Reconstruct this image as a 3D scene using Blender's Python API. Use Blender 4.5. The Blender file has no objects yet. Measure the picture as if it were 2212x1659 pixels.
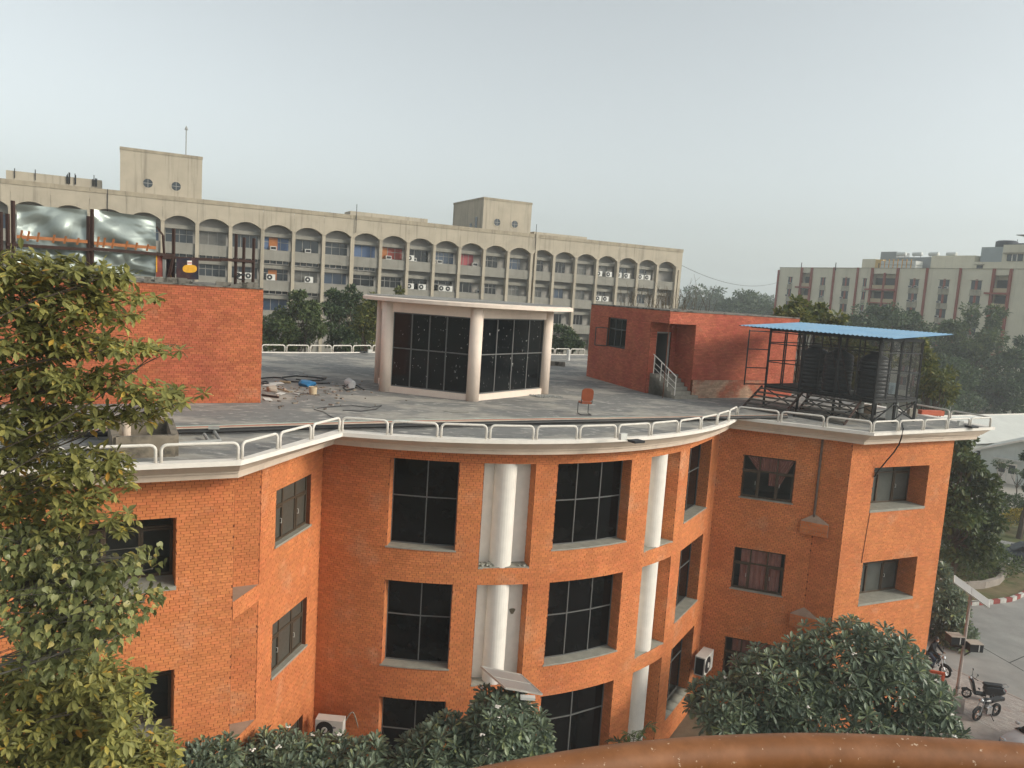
import bpy, bmesh, math, random
import numpy as np
from mathutils import Vector, Matrix
from mathutils.geometry import tessellate_polygon

S = bpy.context.scene
C = S.collection
random.seed(7); rng = np.random.default_rng(7)
R = math.radians

# ------------------------------------------------------------------ camera
EYE = 17.5                       # camera height above the ground, metres
FPX, CX, CY = 1661.0, 1106.0, 829.5     # focal length and centre, measured on a 2212 x 1659 view of the photograph
PITCH, ROLL = R(6.786), R(3.734)
cp, sp = math.cos(PITCH), math.sin(PITCH)
DN = (-math.sin(ROLL), math.cos(ROLL)); RT = (math.cos(ROLL), math.sin(ROLL))
cam = bpy.data.cameras.new('camera'); camo = bpy.data.objects.new('camera', cam); C.objects.link(camo)
vR, vF, vD = Vector((1, 0, 0)), Vector((0, cp, -sp)), Vector((0, -sp, -cp))
ax = vR*RT[0] + vD*DN[0]; ad = vR*RT[1] + vD*DN[1]
m3 = Matrix((ax, -ad, -vF)).transposed()
camo.matrix_world = Matrix.Translation((0, 0, EYE)) @ m3.to_4x4()
cam.sensor_width = 36; cam.lens = 36*FPX/2212; cam.clip_start = .05; cam.clip_end = 9000
S.camera = camo

# ------------------------------------------------------------------ sky, sun, exposure
SUN_AZ, SUN_EL = R(74), R(27)      # azimuth measured from -Y (behind the camera) towards +X
sdir = Vector((math.sin(SUN_AZ)*math.cos(SUN_EL), -math.cos(SUN_AZ)*math.cos(SUN_EL), math.sin(SUN_EL)))
W = bpy.data.worlds.new('World'); S.world = W; W.use_nodes = True
wn = W.node_tree.nodes; wl = W.node_tree.links; bgn = wn['Background']
sky = wn.new('ShaderNodeTexSky'); sky.sky_type = 'NISHITA'; sky.sun_disc = False
sky.sun_elevation = SUN_EL; sky.sun_rotation = math.atan2(sdir.x, sdir.y)
sky.air_density = 1.0; sky.dust_density = 2.5; sky.ozone_density = 1.0; sky.altitude = 0
hs = wn.new('ShaderNodeHueSaturation'); hs.inputs['Saturation'].default_value = .2
tn = wn.new('ShaderNodeMix'); tn.data_type = 'RGBA'; tn.blend_type = 'MULTIPLY'; tn.inputs[0].default_value = 1; tn.inputs[7].default_value = (.955, 1, .985, 1)     # a faint green-grey cast of the whole hazy sky
wl.new(sky.outputs[0], hs.inputs['Color']); wl.new(hs.outputs[0], tn.inputs[6]); wl.new(tn.outputs[2], bgn.inputs[0])
bgn.inputs[1].default_value = .14
sun = bpy.data.lights.new('sun', 'SUN'); suno = bpy.data.objects.new('sun', sun); C.objects.link(suno)
sun.energy = 1.5; sun.angle = R(14); sun.color = (1, .89, .72)
suno.rotation_euler = sdir.to_track_quat('Z', 'Y').to_euler(); suno.location = (30, -20, 60)
S.view_settings.view_transform = 'Standard'; S.view_settings.look = 'None'
S.view_settings.exposure = 0.53; S.view_settings.gamma = 1; S.view_settings.use_curve_mapping = False
S.render.engine = 'CYCLES'
cy = S.cycles; cy.use_denoising = True; cy.use_adaptive_sampling = True; cy.adaptive_threshold = .02
cy.max_bounces = 6; cy.diffuse_bounces = 3; cy.glossy_bounces = 3; cy.transmission_bounces = 4
cy.transparent_max_bounces = 12; cy.volume_bounces = 1; cy.caustics_reflective = False; cy.caustics_refractive = False

# ------------------------------------------------------------------ helpers: places measured on the photograph
def ray(X, Y):
    a, b = X-CX, Y-CY; u = a*RT[0]+b*RT[1]; v = a*DN[0]+b*DN[1]
    return (u, FPX*cp-v*sp, -FPX*sp-v*cp)
def onz(X, Y, z):                   # the point at height z
    r = ray(X, Y); t = (z-EYE)/r[2]; return Vector((r[0]*t, r[1]*t, z))
def ony(X, Y, y):                   # the point at distance y
    r = ray(X, Y); t = y/r[1]; return Vector((r[0]*t, y, EYE+r[2]*t))
def onw(X, Y, a, b):                # the point on the upright plane through plan points a, b
    r = ray(X, Y); ex, ey = b[0]-a[0], b[1]-a[1]
    t = (ex*a[1]-ey*a[0])/(ex*r[1]-ey*r[0]); return Vector((r[0]*t, r[1]*t, EYE+r[2]*t))

# ------------------------------------------------------------------ helpers: materials
MATS = {}
def mat(name, col, rough=.8, var=.15, scale=2.5, col2=None, mix2=(.45, .65), scale2=.6, bump=0., bscale=60., island=0., metal=0., spec=.3, streak=0., stretch=None, col3=None, mix3=(.62, .75), scale3=8.):
    if name in MATS: return MATS[name]
    m = bpy.data.materials.new(name); m.use_nodes = True; MATS[name] = m
    n, l = m.node_tree.nodes, m.node_tree.links; b = n['Principled BSDF']
    b.inputs['Roughness'].default_value = rough; b.inputs['Metallic'].default_value = metal
    b.inputs['Specular IOR Level'].default_value = spec
    tc = n.new('ShaderNodeNewGeometry'); vec = tc.outputs['Position']
    if stretch:
        mp = n.new('ShaderNodeMapping'); mp.inputs['Scale'].default_value = stretch; l.new(vec, mp.inputs['Vector']); vec = mp.outputs[0]
    def noise(sc, det=5, v=vec, rg=.6):
        t = n.new('ShaderNodeTexNoise'); t.inputs['Scale'].default_value = sc; t.inputs['Detail'].default_value = det; t.inputs['Roughness'].default_value = rg
        l.new(v, t.inputs['Vector']); return t.outputs['Fac']
    def mixc(f, a, bb, blend='MIX'):
        x = n.new('ShaderNodeMix'); x.data_type = 'RGBA'; x.blend_type = blend
        if isinstance(f, float): x.inputs[0].default_value = f
        else: l.new(f, x.inputs[0])
        for s, i in ((a, 6), (bb, 7)):
            if isinstance(s, tuple): x.inputs[i].default_value = (*s[:3], 1)
            else: l.new(s, x.inputs[i])
        return x.outputs[2]
    def ramp(f, lo, hi):
        x = n.new('ShaderNodeMapRange'); x.inputs[1].default_value = lo; x.inputs[2].default_value = hi; x.clamp = True; l.new(f, x.inputs[0]); return x.outputs[0]
    cur = tuple(col)
    if col2: cur = mixc(ramp(noise(scale2), *mix2), cur, tuple(col2))
    if col3: cur = mixc(ramp(noise(scale3, 6), *mix3), cur, tuple(col3))
    if island:
        oi = n.new('ShaderNodeObjectInfo'); ad_ = n.new('ShaderNodeMath'); ad_.operation = 'ADD'
        l.new(tc.outputs['Random Per Island'], ad_.inputs[0]); l.new(oi.outputs['Random'], ad_.inputs[1])
        fr = n.new('ShaderNodeMath'); fr.operation = 'FRACT'; l.new(ad_.outputs[0], fr.inputs[0])
        mr = n.new('ShaderNodeMapRange'); mr.inputs[3].default_value = 1-island; mr.inputs[4].default_value = 1+island*.8; l.new(fr.outputs[0], mr.inputs[0])
        hv = n.new('ShaderNodeHueSaturation')
        if isinstance(cur, tuple): hv.inputs['Color'].default_value = (*cur, 1)
        else: l.new(cur, hv.inputs['Color'])
        l.new(mr.outputs[0], hv.inputs['Value'])
        m2 = n.new('ShaderNodeMath'); m2.operation = 'MULTIPLY'; m2.inputs[1].default_value = 7.31; l.new(fr.outputs[0], m2.inputs[0])
        f2 = n.new('ShaderNodeMath'); f2.operation = 'FRACT'; l.new(m2.outputs[0], f2.inputs[0])
        mh = n.new('ShaderNodeMapRange'); mh.inputs[3].default_value = .5-island*.022; mh.inputs[4].default_value = .5+island*.022; l.new(f2.outputs[0], mh.inputs[0])
        l.new(mh.outputs[0], hv.inputs['Hue']); cur = hv.outputs[0]
    if streak:                     # rain streaks: long in z
        mp = n.new('ShaderNodeMapping'); mp.inputs['Scale'].default_value = (2.2, 2.2, .12); l.new(tc.outputs['Position'], mp.inputs['Vector'])
        cur = mixc(ramp(noise(1.0, 6, mp.outputs[0]), .53, .78), cur, tuple(c*(1-streak) for c in col))
    if var:
        f = noise(scale, 6)
        cur = mixc(ramp(f, .3, .7), cur, (1-var, 1-var, 1-var), 'MULTIPLY')
    if isinstance(cur, tuple): b.inputs['Base Color'].default_value = (*cur, 1)
    else: l.new(cur, b.inputs['Base Color'])
    if bump:
        bp = n.new('ShaderNodeBump'); bp.inputs['Strength'].default_value = bump; bp.inputs['Distance'].default_value = .02
        l.new(noise(bscale, 3), bp.inputs['Height']); l.new(bp.outputs[0], b.inputs['Normal'])
    return m
def leafmat(name, cols, trans=.25, rough=.45, spec=.35):
    if name in MATS: return MATS[name]
    m = bpy.data.materials.new(name); m.use_nodes = True; MATS[name] = m
    n, l = m.node_tree.nodes, m.node_tree.links; b = n['Principled BSDF']
    g = n.new('ShaderNodeNewGeometry'); oi = n.new('ShaderNodeObjectInfo')
    a = n.new('ShaderNodeMath'); a.operation = 'ADD'; l.new(g.outputs['Random Per Island'], a.inputs[0]); l.new(oi.outputs['Random'], a.inputs[1])
    fr = n.new('ShaderNodeMath'); fr.operation = 'FRACT'; l.new(a.outputs[0], fr.inputs[0])
    cr = n.new('ShaderNodeValToRGB'); e = cr.color_ramp.elements; cr.color_ramp.interpolation = 'LINEAR'
    while len(e) < len(cols): e.new(.5)
    for k, (p, c) in enumerate(cols): e[k].position = p; e[k].color = (*c, 1)
    l.new(fr.outputs[0], cr.inputs[0])
    no = n.new('ShaderNodeTexNoise'); no.inputs['Scale'].default_value = .45; l.new(g.outputs['Position'], no.inputs['Vector'])
    mr = n.new('ShaderNodeMapRange'); mr.inputs[1].default_value = .35; mr.inputs[2].default_value = .65; mr.inputs[3].default_value = .8; mr.inputs[4].default_value = 1.15; l.new(no.outputs['Fac'], mr.inputs[0])
    hv = n.new('ShaderNodeHueSaturation'); l.new(cr.outputs[0], hv.inputs['Color']); l.new(mr.outputs[0], hv.inputs['Value'])
    l.new(hv.outputs[0], b.inputs['Base Color']); b.inputs['Roughness'].default_value = rough; b.inputs['Specular IOR Level'].default_value = spec
    if trans:
        t = n.new('ShaderNodeBsdfTranslucent'); l.new(hv.outputs[0], t.inputs[0])
        mx = n.new('ShaderNodeMixShader'); mx.inputs[0].default_value = trans
        l.new(b.outputs[0], mx.inputs[1]); l.new(t.outputs[0], mx.inputs[2]); l.new(mx.outputs[0], n['Material Output'].inputs[0])
    return m
def glassmat(name, tint, tr=.6, rough=.05):
    if name in MATS: return MATS[name]
    m = bpy.data.materials.new(name); m.use_nodes = True; MATS[name] = m
    n, l = m.node_tree.nodes, m.node_tree.links; b = n['Principled BSDF']
    b.inputs['Base Color'].default_value = (*tint, 1); b.inputs['Roughness'].default_value = rough; b.inputs['Specular IOR Level'].default_value = .5
    t = n.new('ShaderNodeBsdfTransparent'); t.inputs[0].default_value = (.95, .96, .95, 1)
    mx = n.new('ShaderNodeMixShader'); mx.inputs[0].default_value = tr
    l.new(b.outputs[0], mx.inputs[1]); l.new(t.outputs[0], mx.inputs[2]); l.new(mx.outputs[0], n['Material Output'].inputs[0])
    return m

# ------------------------------------------------------------------ helpers: meshes
class MB:
    def __init__(s): s.v = []; s.f = []
    def add(s, vs, fs):
        o = len(s.v); s.v += [tuple(v) for v in vs]; s.f += [tuple(i+o for i in f) for f in fs]; return s
    def box(s, c, d, M=None):       # centre, full size, optional matrix applied last
        x, y, z = (k/2 for k in d)
        vs = [Vector((c[0]+a*x, c[1]+b*y, c[2]+e*z)) for a in (-1, 1) for b in (-1, 1) for e in (-1, 1)]
        if M is not None: vs = [M @ v for v in vs]
        return s.add(vs, [(0, 1, 3, 2), (4, 6, 7, 5), (0, 4, 5, 1), (2, 3, 7, 6), (0, 2, 6, 4), (1, 5, 7, 3)])
    def beam(s, a, b, w, h=None, up=(0, 0, 1)):   # a square bar from a to b
        a, b = Vector(a), Vector(b); h = h or w; d = (b-a); L = d.length
        if L < 1e-6: return s
        d = d/L; u = Vector(up)
        if abs(d.dot(u)) > .97: u = Vector((1, 0, 0)) if abs(d.x) < .9 else Vector((0, 1, 0))
        r = d.cross(u).normalized(); u = r.cross(d)
        vs = [p + r*(i*w/2) + u*(j*h/2) for p in (a, b) for i, j in ((-1, -1), (1, -1), (1, 1), (-1, 1))]
        return s.add(vs, [(0, 1, 2, 3), (7, 6, 5, 4), (0, 4, 5, 1), (1, 5, 6, 2), (2, 6, 7, 3), (3, 7, 4, 0)])
    def tube(s, pts, r, n=8, closed=False, caps=True):
        pts = [Vector(p) for p in pts]; k = len(pts); rad = r if isinstance(r, (list, tuple)) else [r]*k
        ref = None; rings = []
        for i, p in enumerate(pts):
            a = pts[(i-1) % k] if (i or closed) else p; b = pts[(i+1) % k] if (i < k-1 or closed) else p
            t = (b-a).normalized()
            if ref is None:
                ref = Vector((0, 0, 1)) if abs(t.z) < .9 else Vector((1, 0, 0))
            u = (ref - t*ref.dot(t))
            u = u.normalized() if u.length > 1e-5 else t.orthogonal().normalized()
            w = t.cross(u); ref = u
            rings.append([p + (u*math.cos(2*math.pi*j/n) + w*math.sin(2*math.pi*j/n))*rad[i] for j in range(n)])
        vs = [v for g in rings for v in g]; fs = []
        for i in range(k if closed else k-1):
            i2 = (i+1) % k
            fs += [(i*n+j, i*n+(j+1) % n, i2*n+(j+1) % n, i2*n+j) for j in range(n)]
        if caps and not closed: fs += [tuple(range(n))[::-1], tuple(range((k-1)*n, k*n))]
        return s.add(vs, fs)
    def cyl(s, c, r, h, n=16, r2=None, M=None):    # upright, c = base centre
        r2 = r if r2 is None else r2
        vs = [Vector((c[0]+rr*math.cos(2*math.pi*j/n), c[1]+rr*math.sin(2*math.pi*j/n), c[2]+zz)) for rr, zz in ((r, 0), (r2, h)) for j in range(n)]
        if M is not None: vs = [M @ v for v in vs]
        return s.add(vs, [(j, (j+1) % n, n+(j+1) % n, n+j) for j in range(n)] + [tuple(range(n))[::-1], tuple(range(n, 2*n))])
    def lathe(s, prof, c=(0, 0, 0), n=20, M=None, caps=True):
        vs = [Vector((c[0]+r*math.cos(2*math.pi*j/n), c[1]+r*math.sin(2*math.pi*j/n), c[2]+z)) for r, z in prof for j in range(n)]
        if M is not None: vs = [M @ v for v in vs]
        fs = [(i*n+j, i*n+(j+1) % n, (i+1)*n+(j+1) % n, (i+1)*n+j) for i in range(len(prof)-1) for j in range(n)]
        return s.add(vs, fs + ([tuple(range(n))[::-1], tuple(range((len(prof)-1)*n, len(prof)*n))] if caps else []))
    def prism(s, poly, z0, z1):
        n = len(poly); P = [Vector((p[0], p[1], 0)) for p in poly]
        tri = tessellate_polygon([P])
        vs = [(p[0], p[1], z0) for p in poly] + [(p[0], p[1], z1) for p in poly]
        def up(t): 
            a, b, c = (P[i] for i in t); return (b-a).cross(c-a).z > 0
        area = sum(poly[i][0]*poly[(i+1) % n][1]-poly[(i+1) % n][0]*poly[i][1] for i in range(n))
        fs = []
        for t in tri:
            t = tuple(t) if up(t) else tuple(t)[::-1]
            fs += [tuple(i+n for i in t), t[::-1]]
        for i in range(n):
            j = (i+1) % n; q = (i, j, n+j, n+i); fs.append(q if area > 0 else q[::-1])
        return s.add(vs, fs)
    def quad(s, a, b, c, d): return s.add([a, b, c, d], [(0, 1, 2, 3)])
    def ball(s, c, r, n=10, m=7):
        prof = [(max(1e-3, math.sin(math.pi*i/m)), -math.cos(math.pi*i/m)) for i in range(m+1)]
        rr = r if isinstance(r, (tuple, list)) else (r, r, r)
        return s.lathe([(p, q) for p, q in prof], n=n, M=Matrix.Translation(c) @ Matrix.Diagonal((*rr, 1)))
LOC = {}                                   # world place of every root, so that parts can be given in world coordinates
def finish(o, parent, smooth):
    if smooth:
        o.data.polygons.foreach_set('use_smooth', [True]*len(o.data.polygons))
    C.objects.link(o)
    if parent is not None:
        o.parent = parent; LOC[o.name] = LOC.get(parent.name, Vector())
    return o
def obj(name, mb, m, parent=None, smooth=False, local=False, base=None):
    me = bpy.data.meshes.new(name)
    off = Vector() if (local or parent is None) else LOC.get(parent.name, Vector())
    if parent is None and base is not None: off = Vector(base)
    me.from_pydata([(v[0]-off[0], v[1]-off[1], v[2]-off[2]) for v in mb.v], [], mb.f); me.update()
    me.materials.append(m if not isinstance(m, str) else MATS[m])
    o = bpy.data.objects.new(name, me)
    if parent is None: o.location = off
    finish(o, parent, smooth)
    if parent is None: LOC[o.name] = Vector(off)
    return o
def obj_np(name, V, F, m, parent=None, smooth=False):      # V (n,3) world, F (k,c) equal-sided
    off = np.array(LOC.get(parent.name, Vector())) if parent is not None else np.zeros(3)
    me = bpy.data.meshes.new(name); V = np.asarray(V, dtype=np.float32)-off.astype(np.float32); F = np.asarray(F, dtype=np.int32); k = F.shape[1]
    me.vertices.add(len(V)); me.vertices.foreach_set('co', V.ravel())
    me.loops.add(F.size); me.loops.foreach_set('vertex_index', F.ravel())
    me.polygons.add(len(F)); me.polygons.foreach_set('loop_start', np.arange(0, F.size, k, dtype=np.int32))
    me.polygons.foreach_set('loop_total', np.full(len(F), k, dtype=np.int32)); me.update(calc_edges=True)
    if not smooth: me.polygons.foreach_set('use_smooth', np.zeros(len(F), dtype=bool))
    me.materials.append(m); o = bpy.data.objects.new(name, me); return finish(o, parent, smooth)
def tag(o, label=None, cat=None, group=None, kind=None):
    for k, v in (('label', label), ('category', cat), ('group', group), ('kind', kind)):
        if v: o[k] = v
    return o
def thing(name, label, cat, loc=(0, 0, 0), group=None, rz=0.):
    o = bpy.data.objects.new(name, None); o.empty_display_size = .3; C.objects.link(o); o.location = loc; o.rotation_euler = (0, 0, rz)
    LOC[o.name] = Vector(loc); return tag(o, label, cat, group)
def copy_tree(o, parent=None):
    c = o.copy(); C.objects.link(c); c.parent = parent
    for ch in o.children: copy_tree(ch, c)
    return c
def link_mesh(name, me, parent, M):         # a piece that shares its mesh, placed by a matrix given in world coordinates
    o = bpy.data.objects.new(name, me); C.objects.link(o); o.parent = parent
    o.matrix_basis = Matrix.Translation(-LOC.get(parent.name, Vector())) @ M; return o

# ------------------------------------------------------------------ materials
BRICK = mat('brick', (.66, .235, .090), .85, .16, 1.2, streak=.16, col2=(.60, .190, .075), scale2=.35, mix2=(.42, .7), island=.12, col3=(.64, .32, .175), mix3=(.56, .78), scale3=.8, spec=.15)
BRICKB = mat('block_brick', (.54, .165, .074), .85, .2, 1.0, col2=(.45, .125, .066), scale2=.3, mix2=(.4, .65), island=.17, col3=(.58, .30, .18), mix3=(.60, .82), scale3=.9, spec=.15)
BRICKR = mat('red_brick', (.52, .150, .088), .85, .18, 1.5, col2=(.44, .105, .07), scale2=.5, mix2=(.45, .7), island=.16, col3=(.55, .25, .15), mix3=(.66, .85), scale3=1.3, spec=.15)
MORTAR = mat('mortar', (.19, .060, .028), .95, .3, 9)
CREAM = mat('cream_paint', (.62, .50, .40), .75, .14, 1.5, streak=.2, spec=.2)
PINKP = mat('pale_pink_paint', (.82, .68, .575), .7, .10, 2.0, spec=.25, streak=.12)
WHITEP = mat('white_paint', (.80, .745, .675), .6, .12, 3, spec=.3)
RAILP = mat('rail_paint', (.74, .69, .62), .45, .15, 6, col3=(.40, .22, .13), mix3=(.68, .76), scale3=9)
ROOF = mat('roof_screed', (.235, .23, .218), .9, .25, 4.0, col2=(.42, .39, .34), scale2=.55, mix2=(.49, .60), stretch=(.6, 1.0, 1), bump=.3, bscale=25, col3=(.48, .455, .41), mix3=(.56, .66), scale3=3.6)
LEDGE = mat('ledge_cement', (.40, .29, .215), .9, .25, 4)
STONE = mat('sill_stone', (.33, .32, .27), .8, .25, 4)
BLACKG = mat('black_glass', (.003, .003, .0035), .06, 0, spec=.16, col3=(.010, .010, .010), mix3=(.5, .75), scale3=1.1)
DIRTYG = mat('speckled_black_glass', (.005, .006, .007), .10, 0, spec=.25, col3=(.60, .60, .56), mix3=(.665, .69), scale3=6.5, stretch=(2.0, 2.0, .8))
GLINE = mat('glazing_bar', (.13, .13, .125), .5, .1)
MESHP = mat('screened_pane', (.085, .080, .066), .4, .25, 9)
BROWNF = mat('brown_window_frame', (.085, .060, .040), .5, .2, 6)
GLASS = glassmat('window_glass', (.03, .035, .035), .9)
GREYPANE = mat('grey_pane', (.10, .105, .095), .25, .35, 1.5, spec=.45)
ROOM = mat('dark_room', (.16, .155, .145), .9, .2, 1)
CURT = mat('pink_curtain', (.55, .26, .22), .9, .3, 4)
STEEL = mat('black_steel', (.018, .018, .019), .55, .25, 5, spec=.4)
RUST = mat('rusty_steel', (.055, .028, .022), .75, .3, 6)
GREYP = mat('grey_paint', (.33, .33, .31), .6, .2, 4)
PLW = mat('white_plastic', (.64, .63, .59), .5, .1, 4)
DARK = mat('dark_plastic', (.02, .02, .022), .45, .1, 5)
# ================================================================== the ground
GR = mat('earth', (.20, .16, .11), .95, .35, 2.0, col2=(.10, .115, .05), scale2=.12, mix2=(.45, .6), bump=.3)
g = MB(); g.box((0, 700, -.25), (3000, 2600, .5)); tag(obj('ground', g, GR), kind='structure')

# ================================================================== the red brick building
RZ = 13.0                                    # roof deck
FL = 4.0                                     # storey height
bld = thing('brick_building', 'three storey orange brick building with curved front and white cornice', 'building', (0, 30, 0))
BL, BH, JO = .222, .074, .013
def subtract(a, b, cuts):
    segs = [(a, b)]
    for c, d in cuts:
        out = []
        for x, y in segs:
            if d <= x or c >= y: out.append((x, y)); continue
            if c > x: out.append((x, c))
            if d < y: out.append((d, y))
        segs = out
    return segs
def brick_cells(s0, s1, z0, z1, holes):
    cells = []; nrow = int(math.ceil((z1-z0)/BH))
    for r in range(nrow):
        za, zb = z0+r*BH, min(z0+(r+1)*BH, z1)
        br = sorted({za, zb} | {z for h in holes for z in (h[2], h[3]) if za+.015 < z < zb-.015})
        for a, b in zip(br[:-1], br[1:]):
            zc = (a+b)/2; cuts = [(h[0], h[1]) for h in holes if h[2] < zc < h[3]]
            for x, y in subtract(s0, s1, cuts):
                k = math.floor((x-s0)/BL) - 1
                while True:
                    u = s0 + k*BL + (BL/2 if r % 2 else 0) + (.03*math.sin(r*1.7)); k += 1
                    if u >= y: break
                    ua, ub = max(u, x), min(u+BL, y)
                    if ub-ua > .035: cells.append((ua, ub, a, b, ub-ua > BL-.002 and b-a > BH-.002))
    return cells
def brick_arrays(cells, place, gap=JO, proud=.012):
    a = np.array([c[:4] for c in cells]); n = len(a)
    d = proud + rng.uniform(-.004, .004, n)
    s0, s1, z0, z1 = a[:, 0]+gap/2, a[:, 1]-gap/2, a[:, 2]+gap*.26, a[:, 3]-gap*.26
    V = np.empty((n, 8, 3)); o = np.full(n, -.004)
    for k, (ss, zz, dd) in enumerate(((s0, z0, d), (s1, z0, d), (s1, z1, d), (s0, z1, d), (s0, z0, o), (s1, z0, o), (s1, z1, o), (s0, z1, o))):
        V[:, k] = place(ss, zz, dd)
    f = np.array([(0, 1, 2, 3), (0, 4, 5, 1), (1, 5, 6, 2), (2, 6, 7, 3), (3, 7, 4, 0)])
    F = (f[None]+np.arange(n)[:, None, None]*8).reshape(-1, 4)
    return V.reshape(-1, 3), F
def straight(a, b):
    a, b = np.array(a[:2], float), np.array(b[:2], float); L = np.hypot(*(b-a)); t = (b-a)/L; nrm = np.array((t[1], -t[0]))
    def place(s, z, d):
        s, z, d = np.broadcast_arrays(np.asarray(s, float), z, d)
        xy = a + s[..., None]*t + d[..., None]*nrm
        return np.concatenate([xy, z[..., None]], -1)
    place.L = L; return place
def fullbrick_mesh(m):
    mb = MB(); mb.box((0, 0, 0), (BL-JO, .016, BH-JO*.52)); me = bpy.data.meshes.new('brick'); me.from_pydata(mb.v, [], mb.f); me.materials.append(m); return me
FULLB = fullbrick_mesh(BRICK); FULLR = fullbrick_mesh(BRICKR)
def single_bricks(cells, place, parent, me, most):
    for c in cells[:most]:
        s, z = (c[0]+c[1])/2, (c[2]+c[3])/2
        p = Vector(place(s, z, .004)); q = Vector(place(s+.01, z, .004)); t = (q-p).normalized()
        Mx = Matrix((t, Vector((0, 0, 1)).cross(t), Vector((0, 0, 1)))).transposed().to_4x4(); Mx.translation = p
        link_mesh('brick', me, parent, Mx)
def wall(parent, place, s0, s1, z0, z1, holes, depth=.5, m=MORTAR, bm=BRICK, me=FULLB, singles=None, step=None, jamb=True, name='wall'):
    """mortar bed with openings and reveals, bricks laid on it; holes: (s0, s1, z0, z1[, depth])"""
    mb = MB(); sb = {s0, s1} | {h[i] for h in holes for i in (0, 1)}; zb = sorted({z0, z1} | {h[i] for h in holes for i in (2, 3)})
    if step:
        sb |= set(np.arange(s0, s1, step))
    sb = sorted(x for x in sb if s0 <= x <= s1)
    for a, b in zip(sb[:-1], sb[1:]):
        if b-a < 1e-6: continue
        for c, d in zip(zb[:-1], zb[1:]):
            if any(h[0] < (a+b)/2 < h[1] and h[2] < (c+d)/2 < h[3] for h in holes): continue
            mb.quad(place(a, c, 0.), place(b, c, 0.), place(b, d, 0.), place(a, d, 0.))
    V, F = [], []; nv = 0
    cells = brick_cells(s0, s1, z0, z1, holes); single = []
    if singles:
        single = [c for c in cells if c[4] and singles(c)][:300]; ss = set(single); cells = [c for c in cells if c not in ss]
    v, f = brick_arrays(cells, place); V.append(v); F.append(f+nv); nv += len(v)
    for h in holes:
        dp = h[4] if len(h) > 4 else depth
        xs = [h[0]] + [s for s in sb if h[0] < s < h[1]] + [h[1]]
        for a, b in zip(xs[:-1], xs[1:]):
            mb.quad(place(a, h[3], 0.), place(b, h[3], 0.), place(b, h[3], -dp), place(a, h[3], -dp))
            mb.quad(place(a, h[2], -dp), place(b, h[2], -dp), place(b, h[2], 0.), place(a, h[2], 0.))
        for s, sg in ((h[0], 1), (h[1], -1)):
            q = [place(s, h[2], 0.), place(s, h[2], -dp), place(s, h[3], -dp), place(s, h[3], 0.)]
            mb.quad(*(q if sg > 0 else q[::-1]))
            if jamb:
                def pj(u, z, d, s=s, sg=sg): return place(s+sg*np.asarray(d), z, -np.asarray(u))
                cj = brick_cells(0, dp, h[2], h[3], [])
                if cj:
                    v, f = brick_arrays(cj, pj, proud=.008)
                    V.append(v); F.append((f if sg < 0 else f[:, ::-1])+nv); nv += len(v)
    w = obj(name, mb, m, parent)
    o = obj_np('brick_courses', np.concatenate(V), np.concatenate(F), bm, w); o['kind'] = 'stuff'
    if single: single_bricks(single, place, w, me, 300)
    return w

# ---- plan of the walls (metres), from left to right
pW0, pP, pK = (-12.17, 16.45), (-6.92, 19.23), (-5.95, 24.36)
AC, AR = np.array((-2.311, 34.821)), 11.068
th0, th1 = R(-19.2), R(57)
pH, pE, pF, pG = (8.9, 32.05), (12.75, 30.80), (13.65, 30.12), (19.08, 32.59)
sArc = AR*(th1-th0); pT = AC + AR*np.array((math.sin(th1), -math.cos(th1)))
tv = np.array(pH)-pT; sEnd = sArc+np.hypot(*tv); tv = tv/np.hypot(*tv)
def curve(s, z, d):
    s, z, d = np.broadcast_arrays(np.asarray(s, float), z, d)
    th = th0+np.minimum(s, sArc)/AR; rr = AR+d; ex = np.maximum(s-sArc, 0)
    n = np.stack([np.sin(th), -np.cos(th)], -1)
    xy = AC + n*rr[..., None] + tv*ex[..., None]
    return np.concatenate([xy, z[..., None]], -1)
placeA, placeB = straight(pW0, pP), straight(pP, pK)
placeC, placeE, placeD = straight(pH, pE), straight(pE, pF), straight(pF, pG)
ZT = 12.47                                   # underside of the cornice
LA, LB, LC, LE, LD = placeA.L, placeB.L, placeC.L, placeE.L, placeD.L
# ---- openings: window heads 1.40 / 1.42 m below the roof, repeated every storey
def storeys(lo, hi, n=3): return [(EYE+lo-FL*k, EYE+hi-FL*k) for k in range(n)]
Wz = storeys(-8.35, -5.42); Nz = storeys(-8.87, -5.42); Sz = storeys(-7.93, -6.1); Bz = storeys(-7.72, -6.05)
Nz[2] = (.12, Nz[2][1])
cw = [(2.34, 4.54), (7.78, 10.77), (14.57, 17.4)]; cn = [(5.32, 7.01), (11.79, 13.70)]
holesC = [(a, b, z0, z1, .5) for a, b in cw for z0, z1 in Wz] + [(a, b, z0, z1, .5) for a, b in cn for z0, z1 in Nz]
holesC = [(a, b, .15 if (a == 7.78 and z0 < 2) else z0, z1, d) for a, b, z0, z1, d in holesC]
wall(bld, curve, 0, sEnd, 0, ZT, holesC, step=.4)
wA = (LA-1.38-3.16, LA-1.38)
holesA = [(wA[0], wA[1], z0, z1, .95) for z0, z1 in Sz]
wall(bld, placeA, 0, LA, 0, ZT, holesA, singles=lambda c: c[0] > wA[1] and 7.7 < c[2] < 12.4)
notch = 1.32                                 # the corner between the two left walls is cut back between the floor bands
sB = [(2.18, 4.40)]
holesB = [(a, b, z0, z1, .22) for a, b in sB for z0, z1 in Bz]
bandz = [(EYE-9.0-FL*k, EYE-8.5-FL*k) for k in range(3)]
nzones = [(bandz[0][1], ZT), (bandz[1][1], bandz[0][0]), (bandz[2][1], bandz[1][0])]
holesB += [(.002, notch, a, b, .02) for a, b in nzones]
wall(bld, placeB, 0, LB, 0, ZT, holesB, jamb=False)
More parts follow.
